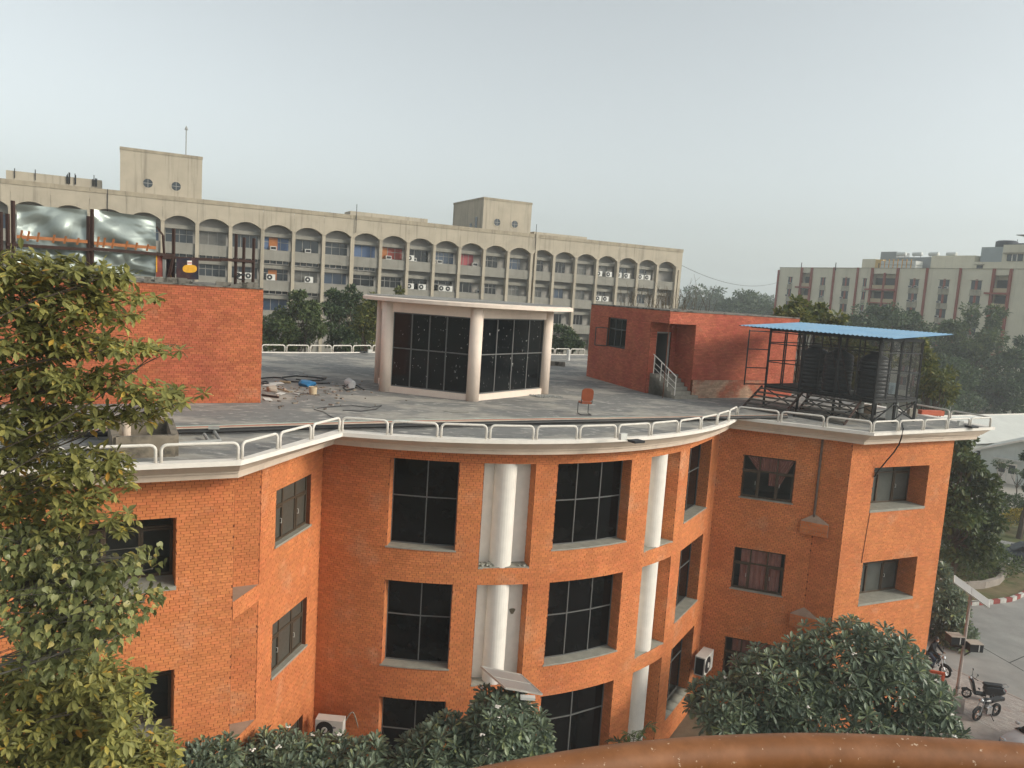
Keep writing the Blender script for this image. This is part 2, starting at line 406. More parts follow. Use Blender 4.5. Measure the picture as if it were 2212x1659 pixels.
# notch: back face parallel to wall A, ledge and soffit
qn = Vector((*placeB(notch, 0., 0.)[:2], 0)); tA = Vector((pP[0]-pW0[0], pP[1]-pW0[1], 0)).normalized()
pr = qn - tA*1.7
for a, b in nzones:
    wall(bld, straight(pr, qn), 0, 1.7, a, b, [])
for a, b in bandz:
    obj('corner_ledge', MB().prism([pP, qn.xy, pr.xy], b-.06, b+.003), LEDGE, bld)
rb = MB()                                    # hidden return that closes the notch behind wall A
for a, b in nzones: rb.quad((*pP, a), (pr.x, pr.y, a), (pr.x, pr.y, b), (*pP, b))
obj('notch_return', rb, MORTAR, bld)
holesCw = [(1.05, 3.12, z0, z1, .14) for z0, z1 in Sz]
wall(bld, placeC, 0, LC, 0, ZT, holesCw)
wall(bld, placeE, 0, LE, 0, ZT, [])
holesD = [(1.38, 4.60, z0, z1, 1.0) for z0, z1 in Sz[:2]] + [(1.38, 4.60, Sz[2][0], Sz[2][1], 1.0)]
wall(bld, placeD, 0, LD, 0, ZT, holesD)
# triangular corbels in the inner corner between C and E
for k, (a, b) in enumerate(bandz):
    c1, c2, c3 = placeC(LC-.5, 0., .02), placeC(LC, 0., .0), placeE(.6, 0., .02)
    ap = (c2[0], c2[1]); f1 = (c1[0], c1[1]); f2 = (c3[0], c3[1])
    out = Vector((f2[1]-f1[1], -(f2[0]-f1[0]), 0)).normalized()
    g1 = (f1[0]+out.x*.13, f1[1]+out.y*.13); g2 = (f2[0]+out.x*.13, f2[1]+out.y*.13)
    mb = MB(); mb.prism([f1, g1, g2, f2, ap], a-.05, b-.02); mb.add([(*f1, b-.02), (*g1, b-.02), (*g2, b-.02), (*f2, b-.02), (*ap, b+.3)], [(0, 1, 4), (1, 2, 4), (2, 3, 4)])
    co = obj('corbel', mb, LEDGE, bld)
    v, f = brick_arrays(brick_cells(0, math.dist(g1, g2), a-.05, b-.02, []), straight(g1, g2)); o = obj_np('brick_courses', v, f, BRICK, co); o['kind'] = 'stuff'
# rear and side walls (never seen closely from here, they close the building)
back_pts = [pG, (16.6, 37.6), (14.5, 44), (9.3, 59.5), (5.2, 59.6), (2.9, 58.1), (-8.9, 49.9), (-11.6, 47.0), (-14.7, 44.8), (-20, 38), (-17, 24), pW0]
mb = MB()
for a, b in zip(back_pts[:-1], back_pts[1:]): mb.quad((*b, 0), (*a, 0), (*a, 12.9), (*b, 12.9))
obj('rear_wall', mb, BRICK, bld)

# ---- cornice, lofted between the lip line and the wall line
lipC, lipR = np.array((-3.862, 36.758)), 14.33
a0 = math.atan2(-4.92-lipC[0], -(22.45-lipC[1])); a1 = math.atan2(9.48-lipC[0], -(31.0-lipC[1]))
NA = 40
lip = [(-13.0, 14.69), (-6.4, 18.16)]; wln = [pW0, pP]
for k in range(6): t = (k+1)/6; lip.append((-6.4+1.48*t, 18.16+4.29*t)); wln.append((pP[0]+(pK[0]-pP[0])*t, pP[1]+(pK[1]-pP[1])*t))
for k in range(1, NA+1):
    t = k/NA; a = a0+(a1-a0)*t; lip.append((lipC[0]+lipR*math.sin(a), lipC[1]-lipR*math.cos(a)))
    q = curve(sEnd*t, 0., 0.); wln.append((q[0], q[1]))
for t, q in ((.8, pE), (1, pF)): lip.append((9.48+(14.0-9.48)*t, 31.0+(29.19-31.0)*t)); wln.append(q)
lip += [(21.11, 33.16), (19.5, 36.34), (16.6, 42.4), (11.2, 58.5), (5.6, 60.1), (3.11, 58.4), (-8.9, 50.6), (-11.8, 47.7), (-15.0, 45.4), (-21, 38), (-18, 23.4)]
wln += [pG, (16.6, 37.6), (14.5, 44), (9.3, 59.5), (5.2, 59.6), (2.9, 58.1), (-8.9, 49.9), (-11.6, 47.0), (-14.7, 44.8), (-20, 38), (-17, 24)]
def lerp2(a, b, t): return (a[0]+(b[0]-a[0])*t, a[1]+(b[1]-a[1])*t)
def ringloft(rings, m, name):
    mb = MB(); n = len(lip); vs = [(*lerp2(lip[i], wln[i], t), z) for t, z in rings for i in range(n)]
    mb.add(vs, [(k*n+i, (k+1)*n+i, (k+1)*n+(i+1) % n, k*n+(i+1) % n) for k in range(len(rings)-1) for i in range(n)])
    return obj(name, mb, m, bld)
co = ringloft([(.27, 12.99), (.25, 13.05), (.0, 13.05), (.0, 12.93), (.10, 12.925)], WHITEP, 'cornice_lip')
ringloft([(.10, 12.925), (.33, 12.70), (.37, 12.695), (.375, 12.64), (.43, 12.62), (.435, 12.50), (1.03, 12.495)], CREAM, 'cornice')
deck = MB(); deck.prism([lerp2(a, b, .26) for a, b in zip(lip, wln)], RZ-.15, RZ)
tag(obj('roof_deck', deck, ROOF, bld))

# ---- glazing of the curved front
def glaze(place, a, b, z0, z1, d, cols, hfr, gm=BLACKG, fm=GLINE, bar=.035, name='window', parent=bld, pieces=True, nsub=1):
    """a window: frame bars with one pane per light; cols = inner mullion fractions, hfr = transom fractions"""
    xs = [a] + [a+(b-a)*c for c in cols] + [b]; zs = [z0] + [z0+(z1-z0)*c for c in hfr] + [z1]
    fr = MB()
    def V(s, z, dd): return Vector(place(float(s), float(z), float(dd)))
    for i, x in enumerate(xs):
        e = bar if 0 < i < len(xs)-1 else bar*.9
        x = min(max(x, a+e/2), b-e/2); fr.add([V(x+u, zz, d+dd) for zz in (z0, z1) for u, dd in ((-e/2, -.02), (e/2, -.02), (e/2, .035), (-e/2, .035))], [(0, 4, 5, 1), (1, 5, 6, 2), (2, 6, 7, 3), (3, 7, 4, 0)])
    for i, z in enumerate(zs):
        e = bar; z = min(max(z, z0+e/2), z1-e/2)
        for x0, x1 in zip(xs[:-1], xs[1:]):
            fr.add([V(x, z+u, d+dd) for x in (x0, x1) for u, dd in ((-e/2, -.02), (e/2, -.02), (e/2, .033), (-e/2, .033))], [(0, 1, 5, 4), (1, 2, 6, 5), (2, 3, 7, 6), (3, 0, 4, 7)])
    w = obj(name, fr, fm, parent)
    for x0, x1 in zip(xs[:-1], xs[1:]):
        for c0, c1 in zip(zs[:-1], zs[1:]):
            p = MB(); p.add([V(x, z, d+dd) for dd in (0, -.012) for x, z in ((x0, c0), (x1, c0), (x1, c1), (x0, c1))], [(0, 1, 2, 3), (7, 6, 5, 4), (0, 4, 5, 1), (2, 6, 7, 3), (1, 5, 6, 2), (3, 7, 4, 0)])
            obj('pane', p, gm, w)
    return w
def sill(place, a, b, z, d0, d1, th=.05, m=STONE, parent=bld, n=1):
    mb = MB()
    for k in range(n):
        x0, x1 = a+(b-a)*k/n, a+(b-a)*(k+1)/n
        q = [Vector(place(x, z+zz, dd)) for zz in (0, th) for x, dd in ((x0, d0), (x1, d0), (x1, d1), (x0, d1))]
        mb.add(q, [(0, 1, 2, 3)[::-1], (4, 5, 6, 7), (0, 1, 5, 4), (1, 2, 6, 5), (2, 3, 7, 6), (3, 0, 4, 7)][:: 1])
    return obj('window_sill', mb, m, parent)
for k, (z0, z1) in enumerate(Wz):
    for j, (a, b) in enumerate(cw):
        zz = .15 if (j == 1 and k == 2) else z0
        if j == 0: glaze(curve, a, b, zz+.05, z1, -.42, (.53,), (.55,))
        elif j == 1 and k < 2: glaze(curve, a, b, zz+.05, z1, -.45, (.33, .67), (.53,))
        elif j == 1: glaze(curve, a, b, zz, z1, -.45, (.5,), (.70,), name='glass_door', bar=.04)
        else: glaze(curve, a, b, zz+.05, z1, -.47, (.55,), (.56,))
        if not (j == 1 and k == 2): sill(curve, a-.04, b+.04, zz, .04, -.45, n=4)
# ---- white half columns in their niches
for k, (z0, z1) in enumerate(Nz):
    for j, (a, b) in enumerate(cn):
        mb = MB(); N = 6
        for i in range(N):
            x0, x1 = a+(b-a)*i/N, a+(b-a)*(i+1)/N
            mb.quad(curve(x0, z0, -.485), curve(x1, z0, -.485), curve(x1, z1, -.485), curve(x0, z1, -.485))
        x = a+.01; mb.quad(curve(x, z0, 0.), curve(x, z0, -.485), curve(x, z1, -.485), curve(x, z1, 0.))
        nb = obj('niche_panel', mb, WHITEP, bld)
        sc = (a+b)/2-.06; cc = curve(sc, z0, -.36); c = MB(); c.cyl((cc[0], cc[1], z0), .36, z1-z0, 28); obj('column', c, PINKP if False else WHITEP, bld, smooth=False)
        for p in bld.children[-1].data.polygons: p.use_smooth = len(p.vertices) == 4
        f = MB(); f.add([Vector(curve(s, z0+.03, d)) for s, d in ((a, .02), (b, .02), (b, -.48), (a, -.48))], [(0, 1, 2, 3)]); f.add([Vector(curve(s, zz, .02)) for s, zz in ((a, z0-.03), (b, z0-.03), (b, z0+.03), (a, z0+.03))], [(0, 1, 2, 3)])
        obj('niche_floor', f, STONE, bld)
# rubble and a broken patch of plaster
def rubble(c, n, r, m, name, parent, sz=.06, seed=1):
    q = random.Random(seed); mb = MB()
    for _ in range(n):
        a, d = q.uniform(0, 6.28), r*math.sqrt(q.random()); s = sz*q.uniform(.5, 1.3)
        mb.box((0, 0, 0), (s*q.uniform(.7, 1.5), s, s*q.uniform(.5, 1)), Matrix.Translation((c[0]+d*math.cos(a), c[1]+d*math.sin(a)*.6, c[2]+s*.4)) @ Matrix.Rotation(q.uniform(0, 3), 4, 'Z') @ Matrix.Rotation(q.uniform(0, 3), 4, 'X'))
    return obj(name, mb, m, parent)
p = curve(5.62, 8.66, -.22); o = rubble((p[0], p[1], 8.66), 46, .3, STONE, 'debris_heap', None, .075); tag(o, 'small heap of grey rubble on ledge beside the upper white column', 'rubble', kind='stuff')
p = curve(6.75, 8.66, -.15); o = rubble((p[0], p[1], 8.66), 9, .2, STONE, 'debris_heap', None, .05, 3); tag(o, 'few loose plaster bits at right end of upper column ledge', 'rubble', kind='stuff')
hb = MB(); q = [Vector(curve(6.68+.12*math.cos(t)*(.8+.3*math.sin(3*t)), 6.95+.15*math.sin(t)*(.85+.2*math.cos(2*t)), -.474)) for t in np.linspace(0, 6.28, 13)[:-1]]
hb.add(q, [tuple(range(12))]); obj('broken_plaster', hb, mat('bare_cement', (.2, .17, .12), .95, .4, 30), bld)

# ---- brown framed windows of the straight walls
def room(place, a, b, z0, z1, d0, d1, parent, m=ROOM):
    mb = MB(); P = lambda s, z, d: Vector(place(s, z, d))
    for q in (((a, z0, d1), (b, z0, d1), (b, z1, d1), (a, z1, d1)), ((a, z0, d0), (b, z0, d0), (b, z0, d1), (a, z0, d1)), ((a, z1, d1), (b, z1, d1), (b, z1, d0), (a, z1, d0)),
              ((a, z0, d0), (a, z0, d1), (a, z1, d1), (a, z1, d0)), ((b, z0, d1), (b, z0, d0), (b, z1, d0), (b, z1, d1))):
        mb.quad(*[P(*x) for x in q])
    return obj('interior', mb, m, parent)
def curtain(place, a, b, z0, z1, d, parent, tie=0.):
    n = 26; mb = MB(); vs = []
    for r in range(7):
        t = r/6
        for i in range(n+1):
            u = i/n; x = a+(b-a)*u
            if tie: x = a+(b-a)*(u*(1-.55*t) if tie > 0 else 1-(1-u)*(1-.55*t))
            vs.append(Vector(place(x, z1+(z0-z1)*t, d+.03*math.sin(i*1.9))))
    mb.add(vs, [(r*(n+1)+i, r*(n+1)+i+1, (r+1)*(n+1)+i+1, (r+1)*(n+1)+i) for r in range(6) for i in range(n)]); return obj('curtain', mb, CURT, parent)
def casement(place, a, b, z0, z1, d, cols, hfr, opens=(), curt=None, gm=GLASS):
    w = glaze(place, a, b, z0, z1, d, cols, hfr, gm=gm, fm=BROWNF, bar=.06, parent=bld)
    xs = [a] + [a+(b-a)*c for c in cols] + [b]; zt = z0+(z1-z0)*hfr[0]
    for k in opens:
        s = MB(); x0, x1 = xs[k]+.035, xs[k+1]-.035; e = .05
        for u0, u1, v0, v1 in ((x0, x0+e, z0+.04, zt-.035), (x1-e, x1, z0+.04, zt-.035), (x0+e, x1-e, z0+.04, z0+.04+e), (x0+e, x1-e, zt-.035-e, zt-.035)):
            q = [Vector(place(u, v, dd)) for dd in (d+.055, d+.005) for u, v in ((u0, v0), (u1, v0), (u1, v1), (u0, v1))]
            s.add(q, [(0, 1, 2, 3), (0, 4, 5, 1), (1, 5, 6, 2), (2, 6, 7, 3), (3, 7, 4, 0)])
        obj('sash', s, BROWNF, w)
        h = MB(); hx = x1-.1 if k == 0 else x0+.1; zz = z0+(zt-z0)*.48
        h.tube([Vector(place(hx, zz, d+.03)), Vector(place(hx, zz, d+.08)), Vector(place(hx, zz+.14, d+.08)), Vector(place(hx, zz+.14, d+.03))], .009, 6); obj('handle', h, PLW, w)
    room(place, a, b, z0, z1, d-.03, d-1.4, w)
    if curt == 'tied':
        curtain(place, a+.1, a+(b-a)*.52, zt-.05, z1, d-.12, w, -1); curtain(place, a+(b-a)*.52, b, z0+.55, z1, d-.12, w, 1)
    elif curt == 'full': curtain(place, a+.3, b-.15, z0, z1, d-.12, w)
    return w
for k, (z0, z1) in enumerate(Sz):
    casement(placeC, 1.05, 3.12, z0+.04, z1, -.10, (.333, .666), (.64,), (0, 2), 'tied' if k == 0 else 'full'); sill(placeC, 1.0, 3.17, z0-.02, .05, -.12)
    casement(placeD, 1.38, 4.60, z0+.05, z1, -.9, (.14, .42, .70), (.74,), (1, 3), None, GREYPANE); sill(placeD, 1.36, 4.62, z0-.05, .03, -.95, .1)
    casement(placeA, *wA, z0+.05, z1, -.85, (.25, .5, .75), (.74,), (1, 3), None); sill(placeA, wA[0]-.02, wA[1]+.02, z0-.05, .03, -.9, .1)
for k, (z0, z1) in enumerate(Bz):
    casement(placeB, *sB[0], z0+.05, z1, -.16, (.30, .66), (.66,), (0, 2), None, MESHP); sill(placeB, sB[0][0]-.05, sB[0][1]+.05, z0-.02, .06, -.2, .07)

# ---- white bent-pipe railing hoops along the roof edge
def hoop_mb(L, h=.42, r=.037, c=.13):
    pts = [(-L/2, 0, 0), (-L/2, 0, h-c)] + [(-L/2+c-c*math.cos(t), 0, h-c+c*math.sin(t)) for t in np.linspace(.2, math.pi/2, 5)] + [(L/2-c+c*math.sin(t), 0, h-c+c*math.cos(t)) for t in np.linspace(0, math.pi/2-.2, 5)] + [(L/2, 0, h-c), (L/2, 0, 0)]
    mb = MB(); mb.tube(pts, r, 8); return mb
def along(pts, n, gap, where, start=0, names=None):
    pts = [Vector((*p, 0)) for p in pts]; seg = [(b-a).length for a, b in zip(pts[:-1], pts[1:])]; T = sum(seg)
    def at(s):
        for a, b, l in zip(pts[:-1], pts[1:], seg):
            if s <= l or b is pts[-1]: return a+(b-a)*min(s/l, 1)
            s -= l
    for k in range(n):
        a, b = at(T*k/n+gap/2), at(T*(k+1)/n-gap/2); d = b-a; mid = (a+b)/2
        o = obj('railing_hoop', hoop_mb(d.length), RAILP, None, smooth=True); o.location = (mid.x, mid.y, 13.045); o.rotation_euler.z = math.atan2(d.y, d.x)
        fl = None
        tag(o, where(k, n), 'railing', 'bent pipe railing hoops round the roof')
ins = lambda i, j, t=.12: [lerp2(a, b, t) for a, b in zip(lip[i:j], wln[i:j])]
ORD = ['first', 'second', 'third', 'fourth', 'fifth', 'sixth', 'seventh', 'eighth', 'ninth', 'tenth', 'eleventh', 'twelfth', 'thirteenth', 'fourteenth', 'fifteenth', 'sixteenth', 'seventeenth', 'eighteenth', 'nineteenth', 'twentieth']
along(ins(0, 2), 4, .12, lambda k, n: f'white pipe railing hoop on left wing edge, {ORD[n-1-k]} counting back from its corner')
along(ins(1, 8), 3, .12, lambda k, n: f'white pipe railing hoop on short inward edge left of the curve, {ORD[k]} from left')
along(ins(7, 8+NA), 12, .12, lambda k, n: f'white pipe railing hoop along the curved roof front, {ORD[k]} from left')
i0 = 7+NA
along([lerp2(lip[i0], wln[i0], .12), lerp2(lip[i0+2], wln[i0+2], .12)], 3, .12, lambda k, n: f'white pipe railing hoop below the tank cage, {ORD[k]} right of the curve')
along(ins(i0+2, i0+4), 5, .12, lambda k, n: f'white pipe railing hoop on right wing front edge, {ORD[k]} from left')
along(ins(i0+3, i0+5), 2, .1, lambda k, n: f'white pipe railing hoop on right side edge of roof, {ORD[k]} from the corner')
along(ins(i0+7, i0+12), 17, .12, lambda k, n: f'white pipe railing hoop on far rear roof edge, {ORD[k]} from right')
# ================================================================== things on the roof
# ---- brick block at the left with its sheet-metal frame
bR, bL = Vector((-8.95, 27.18, 0)), Vector((-16.5, 23.27, 0)); BT = EYE-.47
blk = thing('brick_block', 'plain windowless brick block standing on the left of the roof', 'roof block', (-12, 28, RZ))
pl = straight(bL, bR)
sgl = lambda c: c[0] > pl.L-2.2 and 13.1 < c[2] < 15.6
wall(blk, pl, 0, pl.L, RZ, BT, [], bm=BRICKB, me=fullbrick_mesh(BRICKB), singles=sgl)
bk = Vector((-.46, .89, 0))*7
pr2 = straight(bR, bR+bk); wall(blk, pr2, 0, pr2.L, RZ, BT, [], bm=BRICKB)
mb = MB(); mb.quad((bL.x, bL.y, RZ), (bL.x, bL.y, BT), (*(bL+bk).xy, BT), (*(bL+bk).xy, RZ)); mb.quad((*(bL+bk).xy, RZ), (*(bL+bk).xy, BT), (*(bR+bk).xy, BT), (*(bR+bk).xy, RZ)); obj('rear_wall', mb, BRICK, blk)
n_ = Vector((.46, -.89, 0)).normalized()*.04
mb = MB(); mb.prism([(bL+n_).xy, (bR+n_).xy, (bR+bk).xy, (bL+bk).xy], BT, BT+.05); obj('roof_slab', mb, mat('old_concrete', (.22, .2, .17), .95, .4, 3, col3=(.06, .055, .045), mix3=(.5, .62), scale3=2.5), blk)
tL = (bR-bL).normalized(); nb = Vector((-tL.y, tL.x, 0))      # nb points away from the camera
q = random.Random(3); mb = MB()
for k in range(26):
    s = q.uniform(.2, pl.L-.3); w = q.uniform(.2, .55); h = q.uniform(.06, .2); p = bL+tL*s+nb*q.uniform(.15, .35)
    mb.box((0, 0, 0), (w, .22, h), Matrix.Translation((p.x, p.y, BT+.05+h/2)) @ Matrix.Rotation(math.atan2(tL.y, tL.x)+q.uniform(-.1, .1), 4, 'Z'))
tag(obj('broken_parapet', mb, MATS['old_concrete'], blk), kind='stuff')
# steel frame: uprights measured along the block front
fr = thing('scaffold', 'rusty brown steel scaffold of uprights and rails on the left brick block', 'scaffold', (-12, 27, BT))
def bp(X, Y, back=.5):                       # place on the upright plane a little behind the block front
    a = bL+nb*back; b = bR+nb*back; return onw(X, Y, a, b)
for xt, yt, xb, yb in ((34, 434, 30, 622), (192, 467, 191, 620), (201, 452, 199, 620), (378, 494, 374, 610), (510, 506, 508, 620), (527, 513, 525, 620), (549, 515, 546, 622), (5, 458, 3, 600), (20, 462, 18, 600)):
    a = bp(xt, yt); b = bp(xb, yb); b.z = BT+.05; a.x, a.y = b.x, b.y
    obj('upright', MB().beam(b, a, .085), RUST, fr)
for (x0, y0), (x1, y1), bk_ in (((15, 528), (200, 540), .44), ((200, 537), (376, 552), .44), ((352, 556), (478, 562), .44), ((474, 560), (549, 565), .44)):
    obj('rail', MB().beam(bp(x0, y0, bk_), bp(x1, y1, bk_), .07, .1), RUST, fr)
obj('brace', MB().beam(bp(338, 490), bp(352, 508), .06), RUST, fr); obj('brace', MB().beam(bp(352, 508), bp(355, 556), .06), RUST, fr)
obj('brace', MB().beam(bp(374, 558, .4), bp(362, 609, .4), .08), RUST, fr)
obj('strut', MB().beam(bp(355, 556), bp(356, 609), .09), GREYP, fr)
# the crumpled silver sheets
SILV = mat('silver_foil_sheet', (.34, .38, .355), .40, .2, 1.0, metal=.6, spec=.5)
def sheet(name, label, x0, y0, x1, y1, x2, y2, x3, y3, seed, back):
    qr = random.Random(seed); nx, nz = 60, 34
    creases = [(qr.uniform(0, 1), qr.uniform(0, 1), qr.uniform(0, 3.14), qr.uniform(.02, .06), qr.uniform(.10, .30)) for _ in range(15)]
    A, B, Cc, D = bp(x0, y0, back), bp(x1, y1, back), bp(x2, y2, back), bp(x3, y3, back); vs = []
    for j in range(nz+1):
        for i in range(nx+1):
            u, v = i/nx, j/nz; p = A*(1-u)*(1-v)+B*u*(1-v)+Cc*u*v+D*(1-u)*v
            h = .07*math.sin(u*9+seed+3*v)*math.sin(v*5+seed*2)
            for cx_, cz_, a, am, wd in creases:
                t = (u-cx_)*math.cos(a)+(v-cz_)*math.sin(a); r2 = ((u-cx_)**2+(v-cz_)**2)
                h += am*max(0, 1-abs(t)/wd)*math.exp(-r2*9)*1.3
            vs.append(p+nb*(h))
    m_ = MB(); m_.add(vs, [(j*(nx+1)+i, j*(nx+1)+i+1, (j+1)*(nx+1)+i+1, (j+1)*(nx+1)+i) for j in range(nz) for i in range(nx)])
    return tag(obj(name, m_, SILV, None, smooth=True), label, 'metal sheet', 'silver sheets tied to the rooftop frame')
sheet('silver_sheet', 'crumpled silver sheet on rooftop frame, left one with long tape line', 36, 530, 190, 541, 188, 453, 36, 441, 1, .56)
sheet('silver_sheet', 'crumpled silver sheet on rooftop frame, upper right one', 203, 541, 337, 550, 337, 470, 203, 452, 2, .56)
sheet('silver_sheet', 'crumpled silver sheet below the frame rail, lower right one', 202, 590, 336, 598, 337, 551, 203, 542, 5, .58)
sheet('silver_sheet', 'crumpled silver sheet below the frame rail, half hidden by leaves', 38, 578, 190, 590, 190, 542, 36, 531, 8, .58)
TAPE = mat('orange_tape', (.42, .16, .06), .6, .2, 8)
for nm, (xa, ya, xb, yb), lab in (('tape_line', (36, 511, 189, 522), 'orange painted line with strokes along the left silver sheet'), ('tape_line', (203, 525, 337, 535.6), 'orange painted line with strokes along the right silver sheet')):
    t_ = thing(nm, lab, 'tape', bp(xa, ya, .42))
    obj('strip', MB().beam(bp(xa, ya, .40), bp(xb, yb, .40), .012, .1), TAPE, t_)
    for u in (.06, .16, .3, .52, .68, .86):
        x = xa+(xb-xa)*u; y = ya+(yb-ya)*u; obj('stroke', MB().beam(bp(x-1.5, y+8, .385), bp(x+2.5, y-15+10*u, .385), .011, .07), TAPE, t_)
# painted board with a yellow round-bodied emblem, and a small pale one left of it
bd = thing('painted_board', 'dark red painted board with yellow lozenge emblem on left brick block', 'sign board', bp(399, 610, .3))
NAVY = mat('board_paint', (.075, .035, .035), .8, .5, 5, col2=(.02, .025, .045), scale2=2.2)
REDB = mat('worn_red_paint', (.33, .085, .065), .85, .5, 4); YEL = mat('yellow_paint', (.75, .38, .03), .6, .2, 8)
def bquad(X0, Y0, X1, Y1, back, th, m, nm, par):
    a, b, c, d = bp(X0, Y1, back), bp(X1, Y1, back), bp(X1, Y0, back), bp(X0, Y0, back)
    mb = MB(); mb.add([a, b, c, d, a+nb*th, b+nb*th, c+nb*th, d+nb*th], [(0, 1, 2, 3), (7, 6, 5, 4), (0, 4, 5, 1), (1, 5, 6, 2), (2, 6, 7, 3), (3, 7, 4, 0)]); return obj(nm, mb, m, par)
bquad(381, 558, 429, 604, .32, .05, NAVY, 'panel', bd)
em = MB(); em.add([bp(410+15.5*math.copysign(abs(math.cos(t))**.7, math.cos(t)), 580.5+8.5*math.copysign(abs(math.sin(t))**.8, math.sin(t)), .31) for t in np.linspace(0, -6.283, 25)[:-1]], [tuple(range(24))]); obj('emblem', em, YEL, bd)
bquad(404.5, 563, 414.5, 573, .312, .01, WHITEP, 'emblem_cap', bd); bquad(405, 567, 414, 569, .308, .01, mat('red_paint', (.5, .05, .03), .7, .1), 'emblem_stripe', bd); bquad(405.5, 563.5, 413.5, 566, .309, .01, WHITEP, 'emblem_top', bd)
pb2 = thing('painted_board', 'narrow board with worn red paint beside the silver sheets', 'sign board', bp(346, 605, .5))
bquad(337, 552, 353, 598, .50, .05, REDB, 'panel', pb2); bquad(337, 552, 339.5, 588, .49, .01, YEL, 'edge_stripe', pb2)
pb3 = thing('painted_board', 'dark narrow board with small orange figure between two frame posts', 'sign board', bp(368, 605, .5))
bquad(357, 553, 377, 602, .54, .05, NAVY, 'panel', pb3); bquad(369, 590, 375, 602, .52, .01, YEL, 'figure', pb3); bquad(372.3, 582, 374, 590, .515, .01, WHITEP, 'figure_top', pb3)
mb = MB(); mb.tube([bp(520+9*math.cos(t), 603+3*math.sin(t)-1.5*t, .3) for t in np.linspace(0, 9, 30)], .02, 6); tag(obj('coiled_cable', mb, DARK, None), 'loop of black cable at right end of steel frame', 'cable')

# ---- round pavilion with black glazing
PVC = Vector((-2.2, 35.2, RZ)); pav = thing('glass_pavilion', 'round pink roof pavilion with black speckled glazing between round columns', 'pavilion', PVC)
cols = [Vector((-5.35, 32.29, RZ)), Vector((-1.58, 31.09, RZ)), Vector((1.42, 34.92, RZ)), Vector((.6, 38.2, RZ)), Vector((-3, 39.4, RZ)), Vector((-6.06, 35.0, RZ))]
HT = EYE-.70
for k, c in enumerate(cols):
    cc = PVC+(c-PVC)*(1.0); mb = MB(); mb.cyl((cc.x, cc.y, RZ), .265, HT-RZ, 28); o = obj('column', mb, PINKP, pav)
    for p in o.data.polygons: p.use_smooth = len(p.vertices) == 4
for k in range(6):
    a, b = cols[k], cols[(k+1) % 6]; pp = straight(b, a) if False else straight(a, b)
    Lk = pp.L
    for z0, z1, d0, d1 in ((RZ, RZ+.26, -.12, .1), (HT-.42, HT, -.12, .1)):
        mb = MB(); q_ = [Vector(pp(s, z, d)) for z in (z0, z1) for s, d in ((.1, d1), (Lk-.1, d1), (Lk-.1, d0), (.1, d0))]
        mb.add(q_, [(3, 2, 1, 0), (4, 5, 6, 7), (0, 1, 5, 4), (1, 2, 6, 5), (2, 3, 7, 6), (3, 0, 4, 7)])
        obj('beam' if z0 > RZ else 'kerb', mb, PINKP, pav)
    ncol = (.25, .48, .70) if k in (0,) else (.25, .5, .75)
    glaze(pp, .24, Lk-.24, RZ+.26, HT-.42, -.02, ncol, (.52,), gm=DIRTYG, fm=GLINE, bar=.045, parent=pav)
mb = MB(); mb.lathe([(4.55, HT), (4.75, HT+.02), (4.75, HT+.15), (4.6, HT+.2)], (PVC.x, PVC.y, 0), 56); obj('roof_slab', mb, PINKP, pav)
mb = MB(); mb.cyl((PVC.x, PVC.y, HT+.201), 4.58, .02, 56); obj('roof_screed', mb, ROOF, pav)
o = rubble((onz(1180, 857, RZ).x, onz(1180, 857, RZ).y, RZ), 160, .75, GREYP, 'gravel_heap', None, .05, 5); tag(o, 'thin spread of grey gravel at right foot of glass pavilion', 'gravel', kind='stuff')

# ---- brick stair house
hL, hC, hR = Vector((4.24, 44.05, 0)), Vector((7.15, 36.10, 0)), Vector((14.7, 40.2, 0)); HZ = EYE-.40
hs_ = thing('stair_house', 'flat roofed red brick stair house with open door and steps', 'roof house', (9, 40, RZ))
fx_ = (hR-hC).normalized(); lx_ = (hL-hC).normalized()
plL = straight(hL, hC); LL = plL.L; plF = straight(hC, hR); LF = plF.L; nt = 1.65; nz0 = RZ; nz1 = EYE-.98
win = (2.25, 4.35, EYE-2.56, EYE-1.0)
wall(hs_, plL, 0, LL, RZ, HZ, [(win[0], win[1], win[2], win[3], .2), (LL-nt, LL, nz0, nz1, .02)], bm=BRICKR, me=FULLR, jamb=False)
wall(hs_, plF, 0, LF, RZ, HZ, [(0, nt, nz0, nz1, .02)], bm=BRICKR, me=FULLR, jamb=False, singles=lambda c: nt+.2 < c[0] < nt+3.4 and 14.4 < c[2] < 16.2)
iC = hC+lx_*nt; iR = hC+fx_*nt; iI = iC+fx_*nt
pI = straight(iC, iI); dz0 = RZ+1.0; dr = (.42, 1.32, dz0, dz0+2.05)
wall(hs_, pI, 0, pI.L, RZ, nz1, [(dr[0], dr[1], dr[2], dr[3], .22)], bm=BRICKR, me=FULLR, jamb=False)
pJ = straight(iI, iR); wall(hs_, pJ, 0, pJ.L, RZ, nz1, [], bm=BRICKR, me=FULLR)
mb = MB(); mb.add([(*iC.xy, nz1), (*hC.xy, nz1), (*iR.xy, nz1), (*iI.xy, nz1)], [(3, 2, 1, 0)]); obj('porch_soffit', mb, MORTAR, hs_)
hB1, hB2 = hL+fx_*8.5, hR+lx_*7
mb = MB(); mb.quad((*hL.xy, RZ), (*hL.xy, HZ), (*hB1.xy, HZ), (*hB1.xy, RZ)); mb.quad((*hB1.xy, RZ), (*hB1.xy, HZ), (*hB2.xy, HZ), (*hB2.xy, RZ)); mb.quad((*hB2.xy, RZ), (*hB2.xy, HZ), (*hR.xy, HZ), (*hR.xy, RZ)); obj('rear_wall', mb, BRICKR, hs_)
